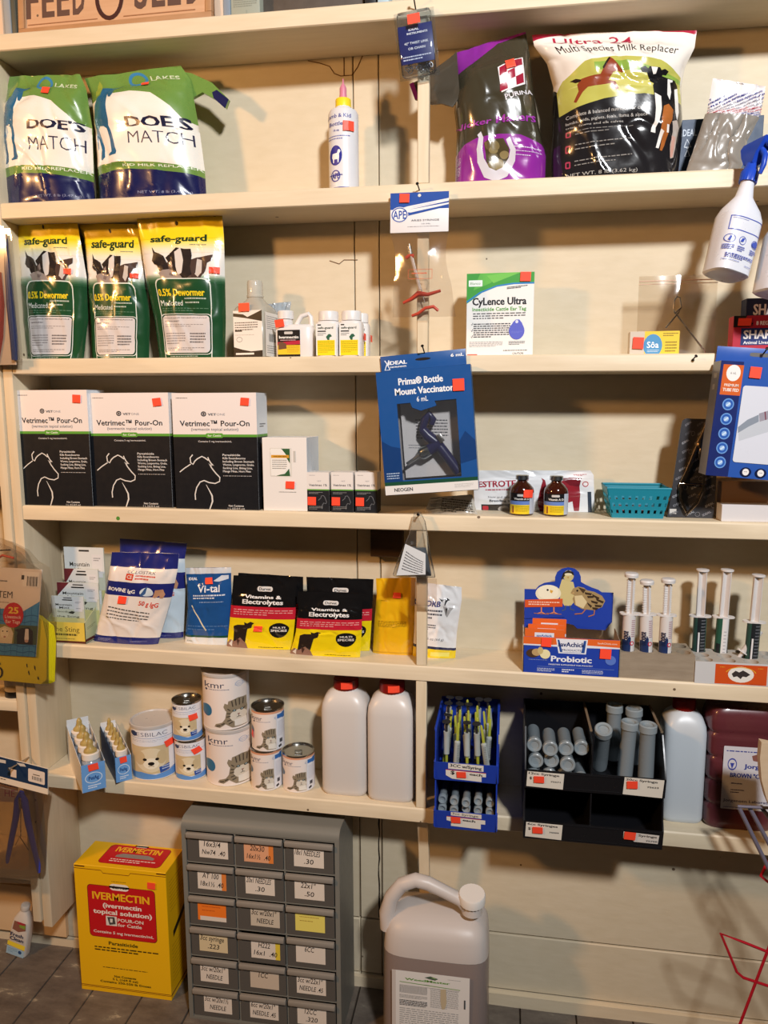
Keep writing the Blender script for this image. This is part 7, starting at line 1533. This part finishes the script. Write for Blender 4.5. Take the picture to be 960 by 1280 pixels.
    for q in (-.006, .026): g.prism([(L_(x,y).x, L_(x,y).z) for x,y in pts], q, q+.0004, CL)
    g.obj('clear_bag', t, 30)
    g = Geo(); g.box(0,0.0001,0,.0001,0,.0001,CL) if 0 else None
    pz = P(3, 689); nail((pz.x,.0,pz.z-.003), (pz.x,Y-.012,pz.z+.004), 'dark nail through the top of the yellow ear tag pack')
    g = Geo(); g.tube([L_(-6,700,.004),L_(3,694,.0),L_(16,698,.004)], .003, mat('c8503a',.4), 8); g.obj('red_tie', t)
tagpack()
def plierpack():
    Y = -.05; P = lambda x, y, q=0: Vector((W(x, y, Y).x, Y+q, W(x, y, Y).z)); o = P(22, 960); t = empty('tag_plier_pack', o, 'blue handled pliers in a clear bag under a navy header, at left', 'pack'); L_ = lambda x, y, q=0: P(x, y, q)-o
    a, b, c, d = [L_(*q) for q in ((-60,930),(60,961),(60,993),(-60,962))]; fm = lambda u, v, q: tuple(a.lerp(b,u).lerp(d.lerp(c,u),v)+Vector((0,-q-.001,0)))
    g = Geo(); g.add([fm(0,0,0),fm(1,0,0),fm(1,1,0),fm(0,1,0),fm(0,0,-.003),fm(1,0,-.003),fm(1,1,-.003),fm(0,1,-.003)], [(0,1,2,3),(7,6,5,4),(0,4,5,1),(1,5,6,2),(2,6,7,3),(3,7,4,0)], mat('e3d6c4',.4)); A = Art(.19,.055); A.r(0,0,1,.77,'1e3350'); A.r(0,.77,1,1,'e6d6c0'); A.rr(.80,.16,.97,.66,.012,'e3d3c3')
    for i in range(12): A.r(.84+i*.009,.42,.84+i*.009+(.003 if i%3 else .006),.56,'4a4038')
    A.r(.85,.33,.92,.36,'4a4038'); A.r(.62,.35,.68,.66,'e0c9b4'); A.p([(.68,.06),(.76,.03),(.78,.12),(.72,.16)], 'cfc6ba'); A.p([(.48,.1),(.57,.08),(.57,.2),(.5,.22)], 'cfc6ba'); A.d(.5,.82,.58,.88,1,'4a3a30'); A.into(g, fm, .4); g.obj('header_card', t, 0)
    HB = mat('3a48b8', .35); g = Geo(); g.tube([L_(22,994,.012),L_(27,1004,.012),L_(31,1030,.012),L_(38,1060,.012),L_(44,1085,.012),L_(45,1094,.012)], [.006,.0085,.008,.007,.006,.004], HB, 12); g.obj('handle', t)
    g = Geo(); g.tube([L_(22,994,.016),L_(17,1004,.016),L_(15,1025,.016),L_(9,1055,.016),L_(5,1075,.016),L_(4,1083,.016)], [.006,.0085,.008,.007,.006,.004], HB, 12); g.obj('handle', t)
    SV = mat('b3aca4', .25, 'metal'); g = Geo(); g.tube([L_(23,998,.006),L_(24,1012,.006)], .004, SV, 10); g.tube([L_(24,1008,.006),L_(24,1047,.006)], .0012, SV, 6); g.tube([L_(15,1060,.014),L_(22,1048,.008),L_(32,1066,.012)], .0011, SV, 6); g.obj('metal_jaw', t)
    g = Geo(); g.add([L_(-50,968,.026),L_(14,978,.026),L_(14,1010,.026),L_(-50,1006,.026),L_(-50,968,.027),L_(14,978,.027),L_(14,1010,.027),L_(-50,1006,.027)], [(0,1,2,3),(7,6,5,4),(0,4,5,1),(1,5,6,2),(2,6,7,3),(3,7,4,0)], mat('c9a48c',.5)); A = Art(); A.t('MOO', .86, .28, .26, 'a84a62', w=.22, b=0); A.t('HE', .84, .66, .26, 'a84a62', w=.2, b=0); q1, q2, q3, q4 = L_(-50,968,.026), L_(14,978,.026), L_(14,1010,.026), L_(-50,1006,.026); A.into(g, lambda u, v, q: tuple(q1.lerp(q2,u).lerp(q4.lerp(q3,u),v)+Vector((0,-q,0))), .5); g.obj('insert_card', t, 0)
    g = Geo(); CL = mat('efe6da', .1, 'clear'); pts = [(-60,962),(58,992),(52,1030),(49,1098),(46,1104),(-60,1100)]
    for q in (-.004, .028): g.prism([(L_(x,y).x, L_(x,y).z) for x,y in pts], q, q+.0004, CL)
    g.obj('clear_bag', t, 30)
    pz = P(22, 957); g = Geo(); g.tube([(pz.x,-.006,pz.z),(pz.x,Y-.03,pz.z+.006)], .0022, mat('b9b2aa',.3,'metal'), 8); g.lathe([(.0045,0),(.0045,.002),(.003,.004)], mat('d9d2ca',.3,'metal'), 12, M=Matrix.Translation((pz.x,Y-.029,pz.z+.006))@Matrix.Rotation(PI/2,4,'X')); tag(g.obj('display_hook'), 'steel display hook carrying the navy header pack', 'hook')
plierpack()
def toolpack():
    Y = -.03; P = lambda x, y, q=0: Vector((W(x, y, Y).x, Y+q, W(x, y, Y).z)); o = P(-12, 284); t = empty('tool_pack', o, 'red and blue tool in clear blister packing at left edge', 'pack'); L_ = lambda x, y, q=0: P(x, y, q)-o
    g = Geo(); CL = mat('e9e4de', .08, 'clear'); pts = [(-50,283),(8,284),(11,300),(15,340),(20,400),(24,445),(23,456),(-50,460)]
    for q in (-.012, .012): g.prism([(L_(x,y).x, L_(x,y).z) for x,y in pts], q, q+.0006, CL)
    g.tube([L_(7,290,0),L_(12,330,0),L_(18,395,0),L_(23,450,0)], .003, CL, 8); g.obj('blister', t, 30)
    g = Geo(); RD_ = mat('a8342a', .35); g.tube([L_(-4,340,.004),L_(-2,380,.004),L_(-4,420,.004),L_(-8,452,.004)], [.008,.012,.013,.010], RD_, 14); g.obj('red_grip', t)
    g = Geo(); g.tube([L_(6,298,.002),L_(8,330,.002),L_(12,380,.002),L_(16,420,.002),L_(18,450,.002)], [.004,.006,.008,.008,.007], mat('2c3a68', .3), 14); g.obj('blue_grip', t)
    g = Geo(); g.box(L_(-50,0).x, L_(7,300).x, .006, .007, L_(0,456).z, L_(0,292).z, mat('cdb9a2',.5)); g.obj('backing_card', t)
toolpack()
# small things in the bookcase
p = W(4, 868, .03); z = W(8, 883, 0).z+.0142; g = Geo(); r = .028; g.lathe([(r,0),(r,.016)], mat('1f1d1c',.4), 32); g.lathe([(r*.99,.016),(r*.99,.09)], mat('cdb48c',.45), 32)
o = g.obj('jar'); o.location = (BX-.058, .045, z); tag(o, 'tan jar with black base on the bookcase shelf behind the ear tags', 'jar')
z = W(8, 1093, 0).z+.0142; a = W(20.5, 930, .02); b = W(26, 930, .02); g = Geo(); g.box(0, b.x-a.x+.004, 0, .05, 0, W(23,929,.02).z-z, mat('e07a1c',.45), .002); o = g.obj('box'); o.location = (BX-.0235-(b.x-a.x+.004)-.001, .02, z); tag(o, 'orange upright box in the bookcase behind the navy header pack', 'box')
# ------------------------------------------------------------------ right edge: red wire rack and a wooden stool-like piece before the shelves
Y = -.10; P = lambda x, y, q=0: Vector((W(x, y, Y+q).x, Y+q, W(x, y, Y+q).z)); RW = mat('b81a2a', .3); f0 = P(918, 1296); t = empty('wire_rack', (f0.x, Y, 0), 'red wire rack reaching in from the right edge', 'rack'); o = t.location.copy()
def wire(pts, r=.0030, name='wire', m=RW, closed=False):
    g = Geo(); g.tube([v-o for v in pts], r, m, 8, closed); return g.obj(name, t)
ring_ = [P(901,1167), P(921,1215), P(929,1222), P(962,1233), P(1000,1243), P(1010,1215), P(960,1190), P(930,1178)]
wire(ring_, .003, closed=True)
leg0 = P(957,1195); foot = P(925,1280); dz = foot-leg0; k = (leg0.z-.003)/(leg0.z-foot.z); wire([leg0-dz*.9, leg0, leg0+dz*k])
wire([P(975,1062), P(958,1080), P(951,1095), P(962,1104), P(990,1120)])
wire([P(975,1062), P(1000,1110), P(1010,1215)])
g = Geo(); base_z = .006; bl = mat('22242c', .4); pts = [Vector((f0.x-.05,Y-.03,.004)),Vector((f0.x-.045,Y-.045,.004)),Vector((f0.x+.2,Y-.05,.004)),Vector((f0.x+.2,Y+.0,.004))]
p0 = WZ(892, 1279, .012); p1_ = WZ(962, 1290, .012); t2 = empty('wire_stand', (p0.x, p0.y, 0), 'black wire stand foot low at the bottom right corner', 'stand')
g = Geo(); o2 = t2.location; g.tube([Vector((0,-.03,.004)),Vector((-.004,0,.006)),Vector((.004,.01,.012)),Vector((.05,.012,.012)),Vector((.16,.01,.012)),Vector((.16,-.04,.004))], .004, bl, 8)
for k in range(9): 
    x = .02+k*.016; g.tube([Vector((x,.012+.0045*math.cos(a),.012+.0045*math.sin(a))) for a in [q*PI/4 for q in range(8)]], .0014, bl, 6, True)
g.obj('frame', t2)
Y3 = -.14; P3 = lambda x, y, q=0: Vector((W(x, y, Y3+q).x, Y3+q, W(x, y, Y3+q).z)); st_o = P3(980, 1010); t3 = empty('display_stand', (st_o.x, Y3, 0), 'beige board on grey violet rods reaching in at the right edge', 'stand'); o3 = t3.location
g = Geo(); pts = [(952,928),(950,948),(952,975),(958,998),(964,1012),(1010,1030),(1010,940)]; g.prism([((P3(x,y)-o3).x, (P3(x,y)-o3).z) for x,y in pts], 0, .018, wood('beige_ply_board', 'd9c3a6', 'c7ad8c', (2,2,10), .5, .1, 8, False)); g.obj('board', t3)
RV = mat('6f6a7a', .4); z_f = .008
for (x0, y0, x1, y1, q) in ((924,1010,962,1088,.02),(936,1008,975,1080,.03),(951,1008,1000,1075,.035)):
    a = P3(x0,y0,q)-o3; b = P3(x1,y1,q)-o3; d = b-a; k = (a.z-z_f)/(a.z-b.z); g = Geo(); g.tube([a, b, a+d*k], .0042, RV, 10); g.obj('rod', t3)
g = Geo(); a = P3(922,1008,.02)-o3; b = P3(1005,1012,.03)-o3; g.tube([a, b], .003, RV, 10); g.obj('crossbar', t3)
